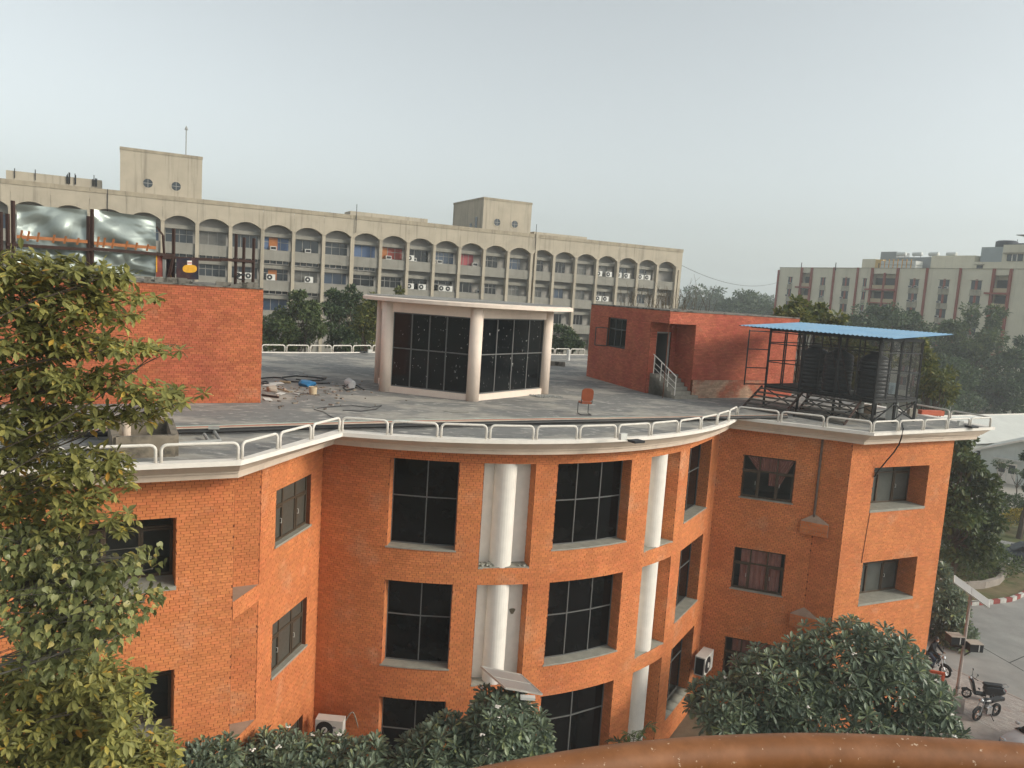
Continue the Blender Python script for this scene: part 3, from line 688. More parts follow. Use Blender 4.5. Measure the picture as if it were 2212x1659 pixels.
mb = MB(); mb.prism([(hL-fx_*.04).xy, (hC-fx_*.04-lx_*.04).xy, (hR-lx_*.04).xy, hB2.xy, hB1.xy], HZ, HZ+.06); obj('roof_slab', mb, MATS['old_concrete'], hs_)
# plinth step of the front
pf = [Vector(plF(s, 0., d)) for s, d in ((nt-.02, .0), (nt-.02, .14), (LF-2.0, .14), (LF-2.0, 0.))]
mb = MB(); mb.prism([p.xy for p in pf], RZ, RZ+.88); o = obj('plinth', mb, MORTAR, hs_)
v, f = brick_arrays(brick_cells(nt-.02, LF-2.0, RZ, RZ+.88, []), lambda s, z, d: plF(s, z, np.asarray(d)+.14)); x_ = obj_np('brick_courses', v, f, mat('pale_worn_brick', (.45, .15, .09), .9, .25, 2, col2=(.55, .36, .25), scale2=1.0, mix2=(.45, .6), island=.2), o); x_['kind'] = 'stuff'
# window with an open casement
TEAL = mat('dark_grey_frame', (.06, .065, .062), .5, .2, 5)
w = glaze(plL, win[0], win[1], win[2], win[3], -.14, (.33, .66), (.62,), gm=GLASS, fm=TEAL, bar=.07, parent=hs_); room(plL, win[0], win[1], win[2], win[3], -.16, -1.2, w)
sh = MB(); a = Vector(plL(win[0]+.03, 0., .02)); outv = (Vector(plL(0, 0., 1.))-Vector(plL(0, 0., 0.)))*.78+(a-Vector(plL(win[0]+1, 0., .02)))*.5; zt = win[2]+.97
for p0, p1 in (((0, win[2]), (1, win[2])), ((0, zt), (1, zt)), ((0, win[2]), (0, zt)), ((1, win[2]), (1, zt))): sh.beam(Vector((a.x+outv.x*p0[0]*.7, a.y+outv.y*p0[0]*.7, p0[1])), Vector((a.x+outv.x*p1[0]*.7, a.y+outv.y*p1[0]*.7, p1[1])), .05)
obj('open_sash', sh, TEAL, hs_)
# door frame, dark inside and the open door leaf
dm = MB()
for s in (dr[0]+.04, dr[1]-.04): dm.beam(Vector(pI(s, dr[2], -.1)), Vector(pI(s, dr[3], -.1)), .08)
dm.beam(Vector(pI(dr[0], dr[3]-.04, -.1)), Vector(pI(dr[1], dr[3]-.04, -.1)), .08); d_ = obj('door_frame', dm, GREYP, hs_)
room(pI, dr[0], dr[1], dr[2], dr[3], -.15, -2.2, d_)
# steps
for k in range(6):
    z = RZ+1.0-k*.165; fr0 = -.28*k-.28 if k else 0
    a0_ = 1.55-(-.30)*0
    mb = MB(); d0 = -.02; d1 = .5+.3*k
    q_ = [Vector(pI(s, 0., d)) for s, d in ((.18, d0), (pI.L-.03, d0), (pI.L-.03+ (0 if d1 < nt else 0), d1), (.18, d1))]
    mb.prism([p.xy for p in q_], RZ, z-.002*k); obj('step', mb, mat('step_stone', (.34, .31, .26), .9, .3, 5), hs_)
rl = MB()
a, b = Vector(pI(.2, RZ+1.0, .25)), Vector(pI(.2, RZ+.17, 1.95)); H = Vector((0, 0, .9))
for t in (0, .33, .66, 1): p_ = a+(b-a)*t; rl.tube([p_, p_+H], .022, 6)
for h in (1, .62, .34): rl.tube([a+H*h, b+H*h], .026 if h == 1 else .014, 6)
rl.tube([a+H, a+H+(a-b).normalized()*.1], .026, 6); obj('stair_railing', rl, WHITEP, hs_)
# dry weeds growing on its roof
tw = MB(); q = random.Random(11)
for k in range(70):
    s = q.uniform(.5, 7.5); o_ = hL+(hC-hL).normalized()*q.uniform(.6, 7)+fx_*q.uniform(1, 5); o_.z = HZ+.05
    h = q.uniform(.5, 1.5)*(1.3 if k < 25 else .8); d = Vector((q.uniform(-.4, .4), q.uniform(-.4, .4), 1)); pts = [o_]; p_ = o_
    for _ in range(5): p_ = p_+Vector((d.x+q.uniform(-.25, .25), d.y+q.uniform(-.25, .25), 1))*h*.2; pts.append(p_)
    tw.tube(pts, [.014, .012, .01, .008, .006, .004], 4)
    for j in (2, 3, 4): tw.tube([pts[j], pts[j]+Vector((q.uniform(-.3, .3), q.uniform(-.3, .3), .22))*h*.7], [.007, .003], 4)
tag(obj('dry_weeds', tw, mat('dry_stalk', (.13, .10, .065), .9, .3, 8), None), 'tall dry brown weeds growing on the stair house roof', 'weeds', kind='stuff')

# ---- tank cage on a steel stand with a blue sheet roof
cFL, cFR, cBR = Vector((11.7, 35.4, 0)), Vector((15.05, 31.75, 0)), Vector((17.75, 33.6, 0)); cBL = cFL+(cBR-cFR)
CZ0, CZ1 = RZ+.95, RZ+3.62
cg = thing('tank_cage', 'black steel wire cage on a raised stand under a blue sheet roof', 'cage', (14.7, 33.6, RZ))
e1 = (cFR-cFL); e2 = (cBR-cFR)
def cpt(u, v, z): p = cFL+e1*u+e2*v; return Vector((p.x, p.y, z))
for u in (0, .33, .66, 1):
    for v in (0, 1): obj('post', MB().beam(cpt(u, v, RZ), cpt(u, v, CZ1), .085), STEEL, cg)
obj('post', MB().beam(cpt(1, .5, RZ), cpt(1, .5, CZ1), .085), STEEL, cg)
for z in (CZ0, CZ1-.04):
    mb = MB()
    for a, b in (((0, 0), (1, 0)), ((1, 0), (1, 1)), ((1, 1), (0, 1)), ((0, 1), (0, 0))): mb.beam(cpt(*a, z), cpt(*b, z), .08, .1)
    obj('ring_beam', mb, STEEL, cg)
mb = MB(); mb.prism([cpt(0, 0, 0).xy, cpt(1, 0, 0).xy, cpt(1, 1, 0).xy, cpt(0, 1, 0).xy], CZ0+.05, CZ0+.075); obj('platform', mb, mat('grimy_plate', (.09, .085, .075), .8, .3, 4), cg)
# panels: frame bars and wire mesh on each side
wm = bpy.data.materials.new('wire_mesh'); wm.use_nodes = True; nn, ll = wm.node_tree.nodes, wm.node_tree.links
nn['Principled BSDF'].inputs['Base Color'].default_value = (.03, .03, .03, 1); tr_ = nn.new('ShaderNodeBsdfTransparent'); mx_ = nn.new('ShaderNodeMixShader'); mx_.inputs[0].default_value = .62
ll.new(nn['Principled BSDF'].outputs[0], mx_.inputs[1]); ll.new(tr_.outputs[0], mx_.inputs[2]); ll.new(mx_.outputs[0], nn['Material Output'].inputs[0])
def panel(p0, p1, z0, z1, nu, zs, mesh=True):
    mb = MB()
    for k in range(nu+1): p_ = p0+(p1-p0)*k/nu; mb.beam(Vector((p_.x, p_.y, z0)), Vector((p_.x, p_.y, z1)), .05)
    for z in zs: mb.beam(Vector((p0.x, p0.y, z)), Vector((p1.x, p1.y, z)), .045)
    o = obj('panel_frame', mb, STEEL, cg)
    if mesh:
        ms = MB(); ms.quad(Vector((p0.x, p0.y, z0)), Vector((p1.x, p1.y, z0)), Vector((p1.x, p1.y, z1)), Vector((p0.x, p0.y, z1))); obj('wire_mesh', ms, wm, o)
zs3 = (CZ0+.1, CZ0+1.2, CZ0+2.05, CZ1-.1)
panel(cpt(.34, 0, 0), cpt(.66, 0, 0), CZ0+.05, CZ1, 2, zs3); panel(cpt(.66, 0, 0), cpt(1, 0, 0), CZ0+.05, CZ1, 2, zs3)
panel(cpt(1, 0, 0), cpt(1, 1, 0), CZ0+.05, CZ1, 4, zs3); panel(cpt(0, 1, 0), cpt(1, 1, 0), CZ0+.05, CZ1, 4, zs3, True); panel(cpt(0, 0, 0), cpt(0, 1, 0), CZ0+.05, CZ1, 3, zs3, False)
dv = Vector((-.55, -.25, 0)).normalized()*1.25        # open gate leaf and the hinged one beside it
panel(cpt(.0, 0, 0)+dv, cpt(0, 0, 0), CZ0+.05, CZ1-.1, 1, (CZ0+.1, CZ0+.85, CZ0+1.7, CZ1-.15), False)
panel(cpt(0, 0, 0), cpt(.33, 0, 0), CZ0+.1, CZ1-.1, 2, (CZ0+.12, CZ0+1.15, CZ0+2.0, CZ1-.15), False)
for u0, u1 in ((0, .33), (.33, .66), (.66, 1)):
    obj('cross_brace', MB().beam(cpt(u0, .02, RZ+.08), cpt(u1, .02, CZ0-.1), .04).beam(cpt(u1, .03, RZ+.08), cpt(u0, .03, CZ0-.1), .04), STEEL, cg)
    obj('cross_brace', MB().beam(cpt(u0, .98, RZ+.08), cpt(u1, .98, CZ0-.1), .04).beam(cpt(u1, .99, RZ+.08), cpt(u0, .99, CZ0-.1), .04), STEEL, cg)
obj('cross_brace', MB().beam(cpt(1, 0, RZ+.1), cpt(1, .5, CZ0-.1), .045).beam(cpt(1, .5, RZ+.1), cpt(1, 1, CZ0-.1), .045).beam(cpt(.99, .5, CZ0-.1), cpt(.99, 1, RZ+.1), .045), STEEL, cg)
# corrugated blue roof
BLUE = mat('blue_sheet', (.19, .36, .53), .5, .16, 1.5, spec=.4, col3=(.30, .42, .52), mix3=(.5, .8), scale3=1.0)
r0, r1, r2 = cpt(-.30, -.08, CZ1+.02), cpt(1.14, -.10, CZ1+.02), cpt(1.14, 1.32, CZ1+.30); r3 = r0+(r2-r1)
ncor = 36; mb = MB(); vs = []
for i in range(ncor*4+1):
    t = i/(ncor*4); z = .03*(1 if (i % 4) in (1, 2) else 0)
    for w0 in (0, 1): p_ = (r0+(r1-r0)*t)*(1-w0)+(r3+(r2-r3)*t)*w0; vs.append(p_+Vector((0, 0, z)))
k = ncor*4
mb.add(vs, [(2*i, 2*i+2, 2*i+3, 2*i+1) for i in range(k)]); mb.add([v_-Vector((0, 0, .012)) for v_ in vs], [(2*i, 2*i+1, 2*i+3, 2*i+2) for i in range(k)]); obj('roof_sheet', mb, BLUE, cg)
mb = MB()
for v in (0, .5, 1): mb.beam(cpt(-.2, v, CZ1+.0+.2*v*.9), cpt(1.1, v, CZ1+.0+.2*v*.9), .05)
obj('purlin', mb, STEEL, cg)
# water tanks inside
TANK = mat('black_tank', (.02, .022, .026), .4, .2, 2, spec=.45)
def tank(u, v, label, r=.62, h=1.75):
    p_ = cpt(u, v, CZ0+.075); prof = [(r*.97, 0)]; nr = 9
    for k in range(nr): z = .06+h*.86*k/nr; prof += [(r, z), (r, z+h*.06), (r*.965, z+h*.075), (r*.965, z+h*.092)]
    prof += [(r, h*.9), (r*.9, h*.96), (r*.5, h*1.04), (.24, h*1.06), (.24, h*1.11), (.02, h*1.12)]
    t_ = thing('water_tank', label, 'tank', p_, 'ribbed water tanks in the cage'); mb = MB(); mb.lathe(prof, p_, 30); obj('body', mb, TANK, t_, smooth=True)
    mb = MB(); mb.cyl((p_.x, p_.y, p_.z+h*1.1), .27, .05, 20); obj('lid', mb, TANK, t_)
    mb = MB(); mb.tube([p_+Vector((r*.9, -.3, .12)), p_+Vector((r+.2, -.4, .12)), p_+Vector((r+.2, -.4, -.6))], .03, 6); obj('outlet_pipe', mb, PLW, t_)
tank(.20, .60, 'ribbed black water tank inside the cage, leftmost beside open gate'); tank(.50, .42, 'ribbed black water tank in the middle of the cage'); tank(.82, .42, 'ribbed black water tank at right end of the cage')
# ladders, steps and timbers in front of the stand
def ladder(p0, p1, wv, nr, label, nm='steel_steps'):
    t_ = thing(nm, label, 'steps', p0); wv = Vector(wv)
    for s in (0, 1): obj('stringer', MB().beam(p0+wv*s, p1+wv*s, .05, .1), RUST if nr < 7 else GREYP, t_)
    for k in range(nr): t = (k+.5)/nr; a = p0+(p1-p0)*t; obj('tread', MB().beam(a, a+wv, .24, .06), mat('worn_tread', (.12, .105, .09), .8, .3, 5), t_)
fdir = e1.normalized(); odir = Vector((fdir.y, -fdir.x, 0)); odir = odir if odir.y < 0 else -odir
ladder(cpt(-.02, 0, RZ)+odir*1.7, cpt(-.02, 0, CZ0)+odir*.1, fdir*2.0, 6, 'wide steel steps up to the left half of the tank cage')
ladder(cpt(.46, 0, RZ)+odir*1.5, cpt(.46, 0, CZ0)+odir*.1, fdir*2.2, 6, 'wide steel steps up to the right half of the tank cage')
ld = thing('ladder', 'narrow leaning ladder inside the cage between two tanks', 'ladder', cpt(.62, .1, CZ0)); a, b = cpt(.66, .12, CZ0+.1), cpt(.5, .14, CZ1-.1); wv = fdir*.42
for s in (0, 1): obj('rail', MB().beam(a+wv*s, b+wv*s, .045), RUST, ld)
for k in range(8): t = (k+.5)/8; obj('rung', MB().beam(a+(b-a)*t, a+(b-a)*t+wv, .03), RUST, ld)
# blocks under the stand and small things about it
def block(x, y, w, d, h, label, m=MATS['old_concrete'], nm='concrete_block', z=RZ, rz=0.):
    mb = MB(); mb.box((0, 0, h/2), (w, d, h)); o = obj(nm, mb, m, None); o.location = (x, y, z); o.rotation_euler.z = rz
    bv = o.modifiers.new('bevel', 'BEVEL'); bv.width = .015; bv.segments = 1; return tag(o, label, nm.split('_')[-1])
p_ = onz(1866, 893, RZ); block(p_.x, p_.y, .5, .4, .42, 'brown concrete block under right end of tank stand', mat('brown_block', (.16, .12, .085), .95, .3, 4))
p_ = onz(1861, 909, RZ); block(p_.x, p_.y, .42, .35, .32, 'small grey concrete block at railing beside white pipe')
p_ = onz(1969, 899, RZ); block(p_.x, p_.y, .38, .3, .36, 'pale concrete block by right front railing', mat('pale_block', (.42, .38, .31), .9, .2, 4))
p_ = onz(2010, 897, RZ); block(p_.x, p_.y, 1.3, .3, .24, 'low stack of reddish bricks behind right front railing', BRICKR, 'brick_stack', rz=.25)
p_ = onz(1857, 906, RZ); mb = MB(); mb.cyl((0, 0, 0), .115, .92, 18); o = obj('vent_pipe', mb, PLW, None, smooth=False); o.location = p_; tag(o, 'thick white upright pipe beside the tank stand', 'pipe')
# ================================================================== the long cream office block behind
OFC = mat('office_plaster', (.465, .405, .315), .9, .2, .5, streak=.45, spec=.1)
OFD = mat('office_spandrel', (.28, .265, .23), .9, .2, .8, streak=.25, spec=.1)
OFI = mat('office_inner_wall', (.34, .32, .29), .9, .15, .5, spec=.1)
CAPM = mat('office_cap', (.40, .34, .25), .9, .3, 1.0, streak=.5)
OGL = mat('office_glass', (.035, .045, .055), .15, .3, .4, spec=.5)
OGB = mat('office_blue_glass', (.05, .075, .12), .15, .3, .4, spec=.5)
OGC = mat('office_curtained_glass', (.15, .145, .13), .3, .4, 1.2, spec=.4)
OGD = mat('office_dark_glass', (.012, .014, .016), .12, .3, .4, spec=.4)
OFR = mat('office_window_frame', (.28, .27, .25), .6, .2, 2)
CLOTH = [mat('panel_orange', (.40, .15, .05), .8, .2, 1), mat('panel_blue', (.10, .15, .26), .8, .2, 1), mat('panel_red', (.28, .055, .04), .8, .2, 1), mat('panel_pink', (.36, .09, .10), .8, .2, 1), mat('panel_yellow', (.40, .33, .14), .8, .2, 1)]
oal = R(26.6); oD = Vector((math.cos(oal), math.sin(oal), 0)); oN = Vector((math.sin(oal), -math.cos(oal), 0)); oB = 3.54
oO = Vector((-39.6, 86.0, 0))
off = thing('office_block', 'long cream concrete office block with arched bays and stained parapet', 'building', oO)
def op(s, z, d=0.): p_ = oO+oD*s+oN*d; return Vector((p_.x, p_.y, z))
def obox(mb, s0, s1, z0, z1, d0, d1):
    vs = [op(s, z, d) for s in (s0, s1) for z in (z0, z1) for d in (d0, d1)]
    return mb.add(vs, [(0, 1, 3, 2), (4, 6, 7, 5), (0, 4, 5, 1), (2, 3, 7, 6), (0, 2, 6, 4), (1, 5, 7, 3)][:: 1])
K0, K1 = -7, 20; sL, sR = K0*oB, K1*oB+.9
ZC, ZS, ZP = 23.55, 22.85, 25.6         # arch crown, springing, parapet top
RD = 1.25                                # depth of the bays
# body behind, end wall and roof
mb = MB(); obox(mb, sL, sR-.1, 0, 25.0, -RD-14, -RD-.3); obj('body', mb, OFI, off)
mb = MB(); obox(mb, sR-.45, sR, 0, ZP, -RD-14.02, .0); obj('end_wall', mb, OFC, off)
# parapet fascia with arches cut under it: one piece per bay
def fascia(k):
    mb = MB(); a, b = k*oB, (k+1)*oB; w = .2; n = 10
    xs = [a+w+(b-a-2*w)*i/n for i in range(n+1)]
    zz = lambda x: ZS+.05+(ZC-ZS-.05)*(1-abs((x-(a+b)/2)/((b-a)/2-w))**2.1)
    def strip(x0, x1, z0a, z0b):
        f0, f1, f2, f3 = op(x0, z0a, 0), op(x1, z0b, 0), op(x1, 25.12, 0), op(x0, 25.12, 0)
        g0, g1 = op(x0, z0a, -RD), op(x1, z0b, -RD); mb.add([f0, f1, f2, f3, g0, g1], [(0, 1, 2, 3), (1, 0, 4, 5)])
    strip(a+.012, a+w, ZS, ZS); strip(b-w, b-.012, ZS, ZS)
    for x0, x1 in zip(xs[:-1], xs[1:]): strip(x0, x1, zz(x0), zz(x1))
    obj('arched_panel', mb, OFC, off)
    c = MB(); obox(c, a+.006, b-.006, 25.12, ZP, -.5, .06); obj('parapet_cap', c, CAPM, off)
for k in range(K0, K1): fascia(k)
mb = MB(); obox(mb, K1*oB, sR, ZS-.4, 25.12, -RD, 0.001); obj('arched_panel', mb, OFC, off); mb = MB(); obox(mb, K1*oB, sR+.05, 25.12, ZP, -.5, .06); obj('parapet_cap', mb, CAPM, off)
mb = MB(); obox(mb, sL, sR-.2, 24.4, 24.6, -RD-.4, -.01); obj('roof_slab', mb, CAPM, off)
for k in range(K0, K1+1):
    c = MB(); w = .19; obox(c, k*oB-w, k*oB+w, 0, ZS, -.55, .10); obox(c, k*oB-w-.05, k*oB+w+.05, ZS-.02, ZS+.14, -.55, .15)
    obj('pier', c, OFC, off)
    if k in (13,): c = MB(); obox(c, k*oB+.5, k*oB+.8, 0, ZP, -.5, .07); obj('pier', c, OFC, off)
dj = MB(); obox(dj, -1.52*oB-.03, -1.52*oB+.03, 23.3, ZP+.02, -.1, .085); obj('expansion_joint', dj, DARK, off)
qo = random.Random(5)
rows = [(20.6, 22.15), (17.05, 18.45), (13.45, 14.9), (9.9, 11.3)]
ORDW = lambda k: f'bay {K1-k} from right end'
acs = []
for f_, (z0, z1) in enumerate(rows):
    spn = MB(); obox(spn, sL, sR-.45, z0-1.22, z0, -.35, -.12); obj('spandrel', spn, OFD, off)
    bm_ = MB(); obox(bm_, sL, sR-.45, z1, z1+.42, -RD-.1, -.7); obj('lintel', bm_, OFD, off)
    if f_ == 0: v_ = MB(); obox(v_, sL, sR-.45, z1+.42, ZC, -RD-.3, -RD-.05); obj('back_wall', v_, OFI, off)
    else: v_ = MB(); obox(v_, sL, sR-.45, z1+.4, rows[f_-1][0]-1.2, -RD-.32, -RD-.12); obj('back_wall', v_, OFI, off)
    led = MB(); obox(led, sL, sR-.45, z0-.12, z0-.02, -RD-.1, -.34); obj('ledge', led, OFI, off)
    for k in range(K0, K1):
        if f_ == 3 and k < 9: continue
        if f_ == 2 and k < 3: continue
        if k == K1-1: 
            continue
        a, b = k*oB+.3, (k+1)*oB-(.3 if k < 10 else 1.0); pl_ = (lambda a_: (lambda s, z, d: np.array(op(float(s), float(z), float(d)))))(a)
        gm = qo.choice([OGL, OGL, OGD, OGC, OGB, OGD])
        if f_ == 0 and k in (3, 6, 7, 9, 10): gm = {3: CLOTH[1], 6: CLOTH[1], 7: CLOTH[2], 9: OGB, 10: CLOTH[3]}[k]
        cuts = qo.choice([(.33, .66), (.25, .5, .75), (.4, .8)])
        glaze(pl_, a, b, z0, z1, -RD+.0, cuts, (.62,) if qo.random() < .5 else (), gm=gm, fm=OFR, bar=.07, parent=off)
        if f_ > 0 and k < 8 and qo.random() < .8 and f_ < 3: glaze(pl_, a, b, z1+.5, z1+1.05, -RD+.3, (.25, .5, .75), (), gm=OGL, fm=WHITEP, bar=.09, parent=off)
    # mask of blank last bay
    e_ = MB(); obox(e_, (K1-1)*oB+.2, K1*oB-.2, z0, z1, -RD-.2, -RD-.05); obj('blank_panel', e_, OFI, off)
o_ = MB(); obox(o_, 3*oB+.9, 3*oB+1.9, 20.65, 22.1, -RD+.02, -RD+.06); obj('board', o_, CLOTH[0], off)
o_ = MB(); obox(o_, 7*oB+.35, 7*oB+1.2, 20.65, 22.1, -RD+.02, -RD+.06); obj('board', o_, CLOTH[0], off)
o_ = MB(); obox(o_, 3*oB+.9, 3*oB+1.9, 17.1, 18.3, -RD+.02, -RD+.06); obj('board', o_, CLOTH[0], off)
# rooftop boxes
def obx(name, s0, s1, z0, z1, d0, d1, m, par): b_ = MB(); obox(b_, s0, s1, z0, z1, d0, d1); return obj(name, b_, m, par)
def tower(sa, sb, zt, d0, d1, label, eyes):
    t_ = thing('stair_tower', label, 'roof tower', op((sa+sb)/2, 25.0, d0)); obx('tower_wall', sa, sb, 25.0, zt, d1, d0, OFC, t_)
    obx('tower_cap', sa-.05, sb+.05, zt, zt+.3, d1-.05, d0+.05, CAPM, t_)
    for sx in eyes:
        r_ = MB(); c_ = op(sx, 26.75, d0); M_ = Matrix((oD, Vector((0, 0, 1)), oN)).transposed().to_4x4(); M_.translation = c_
        r_.lathe([(.48, -.05), (.62, -.05), (.62, .04), (.48, .04)], n=24, M=M_, caps=False); w_ = obj('round_window', r_, OFC, t_)
        g_ = MB(); g_.cyl((0, 0, 0), .5, .012, 24, M=M_); obj('pane', g_, OGL, w_); x_ = MB(); x_.box((0, 0, .02), (.06, 1.0, .03), M_); x_.box((0, 0, .022), (1.0, .06, .03), M_); obj('cross_bar', x_, OFR, w_)
    return t_
t1 = tower(-1.19*oB, 1.13*oB, 30.0, -.6, -5.5, 'tall cream roof tower with two round windows and thin mast', (-.42*oB, .38*oB))
t2 = tower(11.05*oB, 13.1*oB, 29.6, -1.6, -12.5, 'cream roof tower with two round windows, farther right without mast', (11.65*oB, 12.4*oB))
sd = MB(); 
for d_, h_ in ((-4.2, 1.5), (-6.0, .7)): 
    b_ = MB(); vs = [op(11.05*oB-dd, z, d_+w_) for dd in (-.01, .04) for z in (25.9, 25.9+h_) for w_ in (0, .8)]; b_.add(vs, [(0, 1, 3, 2), (4, 6, 7, 5), (0, 4, 5, 1), (2, 3, 7, 6), (0, 2, 6, 4), (1, 5, 7, 3)]); obj('side_window', b_, OGL, t2)
ms = MB(); p_ = op(.68*oB, 30.2, -2.5); ms.tube([p_, p_+Vector((0, 0, 3.3))], .06, 6); ms.cyl((p_.x, p_.y, p_.z+3.1), .22, .45, 6, .02); tag(obj('mast', ms, GREYP, None), 'thin lightning mast on top of the left roof tower', 'mast')
obx_t = thing('roof_parapet', 'low cream roof structure with rods left of the tall tower', 'roof structure', op(-3.5*oB, 25.6, -3)); obx('low_wall', -4.2*oB, -1.7*oB, 25.0, 26.75, -4.5, -3, OFC, obx_t)
qv = random.Random(4)
for k in range(14): s_ = qv.choice([-3.9, -3.4, -2.5, -1.85])*oB+qv.uniform(-.5, .5); b_ = MB(); b_.beam(op(s_, 26.0, -2.9), op(s_, 26.75+qv.uniform(.0, .5), -2.9), .06); obj('rod', b_, DARK, obx_t)
x_ = thing('roof_parapet', 'low cream roof structure left of the farther tower', 'roof structure', op(8*oB, 25, -6)); obx('low_wall', 6.3*oB, 9.3*oB, 25, 26.6, -9, -6, OFC, x_)
x_ = thing('roof_parapet', 'low flat roof structure near right end of the office block', 'roof structure', op(15*oB, 25, -5)); obx('low_wall', 13.7*oB, 16.2*oB, 25, 26.3, -8, -4.5, OFC, x_)
for s_, lab in ((6.08, 'thin rod rising from office parapet left of the middle'), (13.1, 'thin rod on office parapet right of farther tower')):
    b_ = MB(); b_.tube([op(s_*oB, 23.5, .15), op(s_*oB, 26.9, .15)], .04, 5); tag(obj('roof_rod', b_, DARK, None), lab, 'rod')
b_ = MB(); b_.tube([op(5.92*oB, 0, .2), op(5.92*oB, 22.8, .2)], .07, 6); obj('drain_pipe', b_, OFC, off)
# air conditioners of the office block
def ac_mb():
    body = MB(); body.box((0, 0, .31), (.86, .34, .62))
    grille = MB(); grille.lathe([(.02, 0), (.27, 0), (.27, .012), (.02, .012)], n=22, M=Matrix.Translation((-.13, -.172, .31)) @ Matrix.Rotation(math.pi/2, 4, 'X'))
    ring = MB(); ring.lathe([(.075, 0), (.09, 0), (.09, .02), (.075, .02)], n=14, M=Matrix.Translation((-.13, -.187, .31)) @ Matrix.Rotation(math.pi/2, 4, 'X'))
    feet = [MB().box((x, 0, -.03), (.06, .36, .06)) for x in (-.3, .3)]
    return body, grille, ring, feet
ab, ag, ar, af = ac_mb()
def ac_unit(loc, rz, label, group, sc=1., first=[None]):
    t_ = thing('air_conditioner', label, 'air conditioner', loc, group, rz); t_.scale = (sc, sc, sc)
    if first[0] is None:
        first[0] = t_; obj('case', ab, PLW, t_, local=True); obj('fan_grille', ag, DARK, t_, local=True); obj('fan_hub', ar, PLW, t_, local=True)
        for ft in af: obj('foot', ft, GREYP, t_, local=True)
    else:
        for ch in first[0].children: c_ = ch.copy(); C.objects.link(c_); c_.parent = t_
    return t_
orz = oal
for f_, k, fr_ in ((1, 2, (.3, .62)), (1, 4, (.55,)), (1, 8, (.16, .62)), (1, 9, (.4, .66)), (0, 16, (.15, .62)), (0, 17, (.1, .5)), (0, 18, (.2, .55)), (1, 16, (.2, .55)), (0, 8, (.12,)), (1, 3, (.3,))):
    for j, u in enumerate(fr_):
        ac_unit(op((k+u)*oB, rows[f_][0]+.02, -.28), orz, f'{"" if len(fr_) == 1 else ("left " if j == 0 else "right ")}outdoor air conditioner, office block {"top" if f_ == 0 else "second"} storey, {ORD[K1-1-k]} arch from right', 'air conditioners on the office block', 1.15)
WAC = MB(); WAC.box((0, 0, .22), (.7, .55, .44)); WAG = MB(); WAG.box((0, -.28, .22), (.56, .03, .3))
for f_, k, u in ((0, 3, .38), (0, 4, .52), (0, 7, .36), (0, 9, .3), (0, 9, .06), (0, 8, .3), (0, 10, .72), (1, 11, -.05)):
    t_ = thing('window_unit', f'small window air conditioner, office block {"top" if f_ == 0 else "second"} storey, {ORD[K1-1-k]} arch from right, {"left" if u < .3 else "right"} side', 'air conditioner', op((k+u)*oB, rows[f_][0]+.03, -.85), 'window air conditioners on the office block', orz)
    obj('case', WAC, PLW, t_, local=True); obj('grille', WAG, DARK, t_, local=True)

# ================================================================== the tall apartment block at the right
APT = mat('apartment_plaster', (.70, .65, .51), .9, .12, .3, streak=.16, col3=(.2, .21, .18), mix3=(.70, .86), scale3=.35, spec=.1)
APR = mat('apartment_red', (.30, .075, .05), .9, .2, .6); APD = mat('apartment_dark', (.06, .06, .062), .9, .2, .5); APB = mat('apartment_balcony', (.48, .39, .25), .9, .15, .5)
aA = (70.8, 196.0); aB = (94.2, 156.0)
ap = thing('apartment_block', 'pale apartment block with red vertical fins and stacked balconies', 'building', (*aA, 0))
at_ = Vector((aB[0]-aA[0], aB[1]-aA[1], 0)).normalized(); an = Vector((at_.y, -at_.x, 0)); an = an if an.y < 0 else -an
def aS(X): p_ = onw(1566+X*.2922, 540+250*.2922, aA, aB); return (Vector((p_.x, p_.y, 0))-Vector((*aA, 0))).dot(at_)
def aP(s, z, d=0.): p_ = Vector((*aA, 0))+at_*s+an*d; return Vector((p_.x, p_.y, z))
def abox(mb, s0, s1, z0, z1, d0, d1):
    vs = [aP(s, z, d) for s in (s0, s1) for z in (z0, z1) for d in (d0, d1)]
    return mb.add(vs, [(0, 2, 3, 1), (4, 5, 7, 6), (0, 1, 5, 4), (2, 6, 7, 3), (0, 4, 6, 2), (1, 3, 7, 5)])
def abx(name, s0, s1, z0, z1, d0, d1, m, par): b_ = MB(); abox(b_, s0, s1, z0, z1, d0, d1); return obj(name, b_, m, par)
AZ = 28.3; s0a, s1a = aS(395), aS(2205)+22
bal = [(aS(560), aS(638), 1), (aS(1080), aS(1275), 2), (aS(1978), aS(2112), 1), (aS(2112)+14.5, aS(2112)+18.0, 1)]
ST = 3.05; zr = [25.0-ST*k for k in range(8)]
# facade slab with the balcony bays left open
segs = subtract(s0a, s1a, [(a, b) for a, b, _ in bal])
for a, b in segs: abx('wall', a, b, 0, AZ, -13, 0, APT, ap)
for a, b, nbay in bal:
    abx('bay_wall', a-.01, b+.01, 0, AZ, -13, -1.7, APT, ap); abx('bay_top', a, b, AZ-1.2, AZ, -1.8, 0.01, APT, ap)
    for s_ in (a-.15, b-.35): abx('red_fin', s_, s_+.5, 0, AZ+.1, -.2, .4, APR, ap)
    if nbay == 2: abx('red_fin', (a+b)/2-.2, (a+b)/2+.2, 0, AZ-1.0, -.2, .3, APR, ap)
    for k, z in enumerate(zr):
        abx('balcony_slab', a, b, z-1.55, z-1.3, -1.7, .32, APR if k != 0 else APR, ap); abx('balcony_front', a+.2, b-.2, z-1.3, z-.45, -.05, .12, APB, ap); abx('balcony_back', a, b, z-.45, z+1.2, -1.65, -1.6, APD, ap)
    abx('balcony_canopy', a-1.1, b, zr[1]+1.35, zr[1]+1.7, -.1, .75, APR, ap)
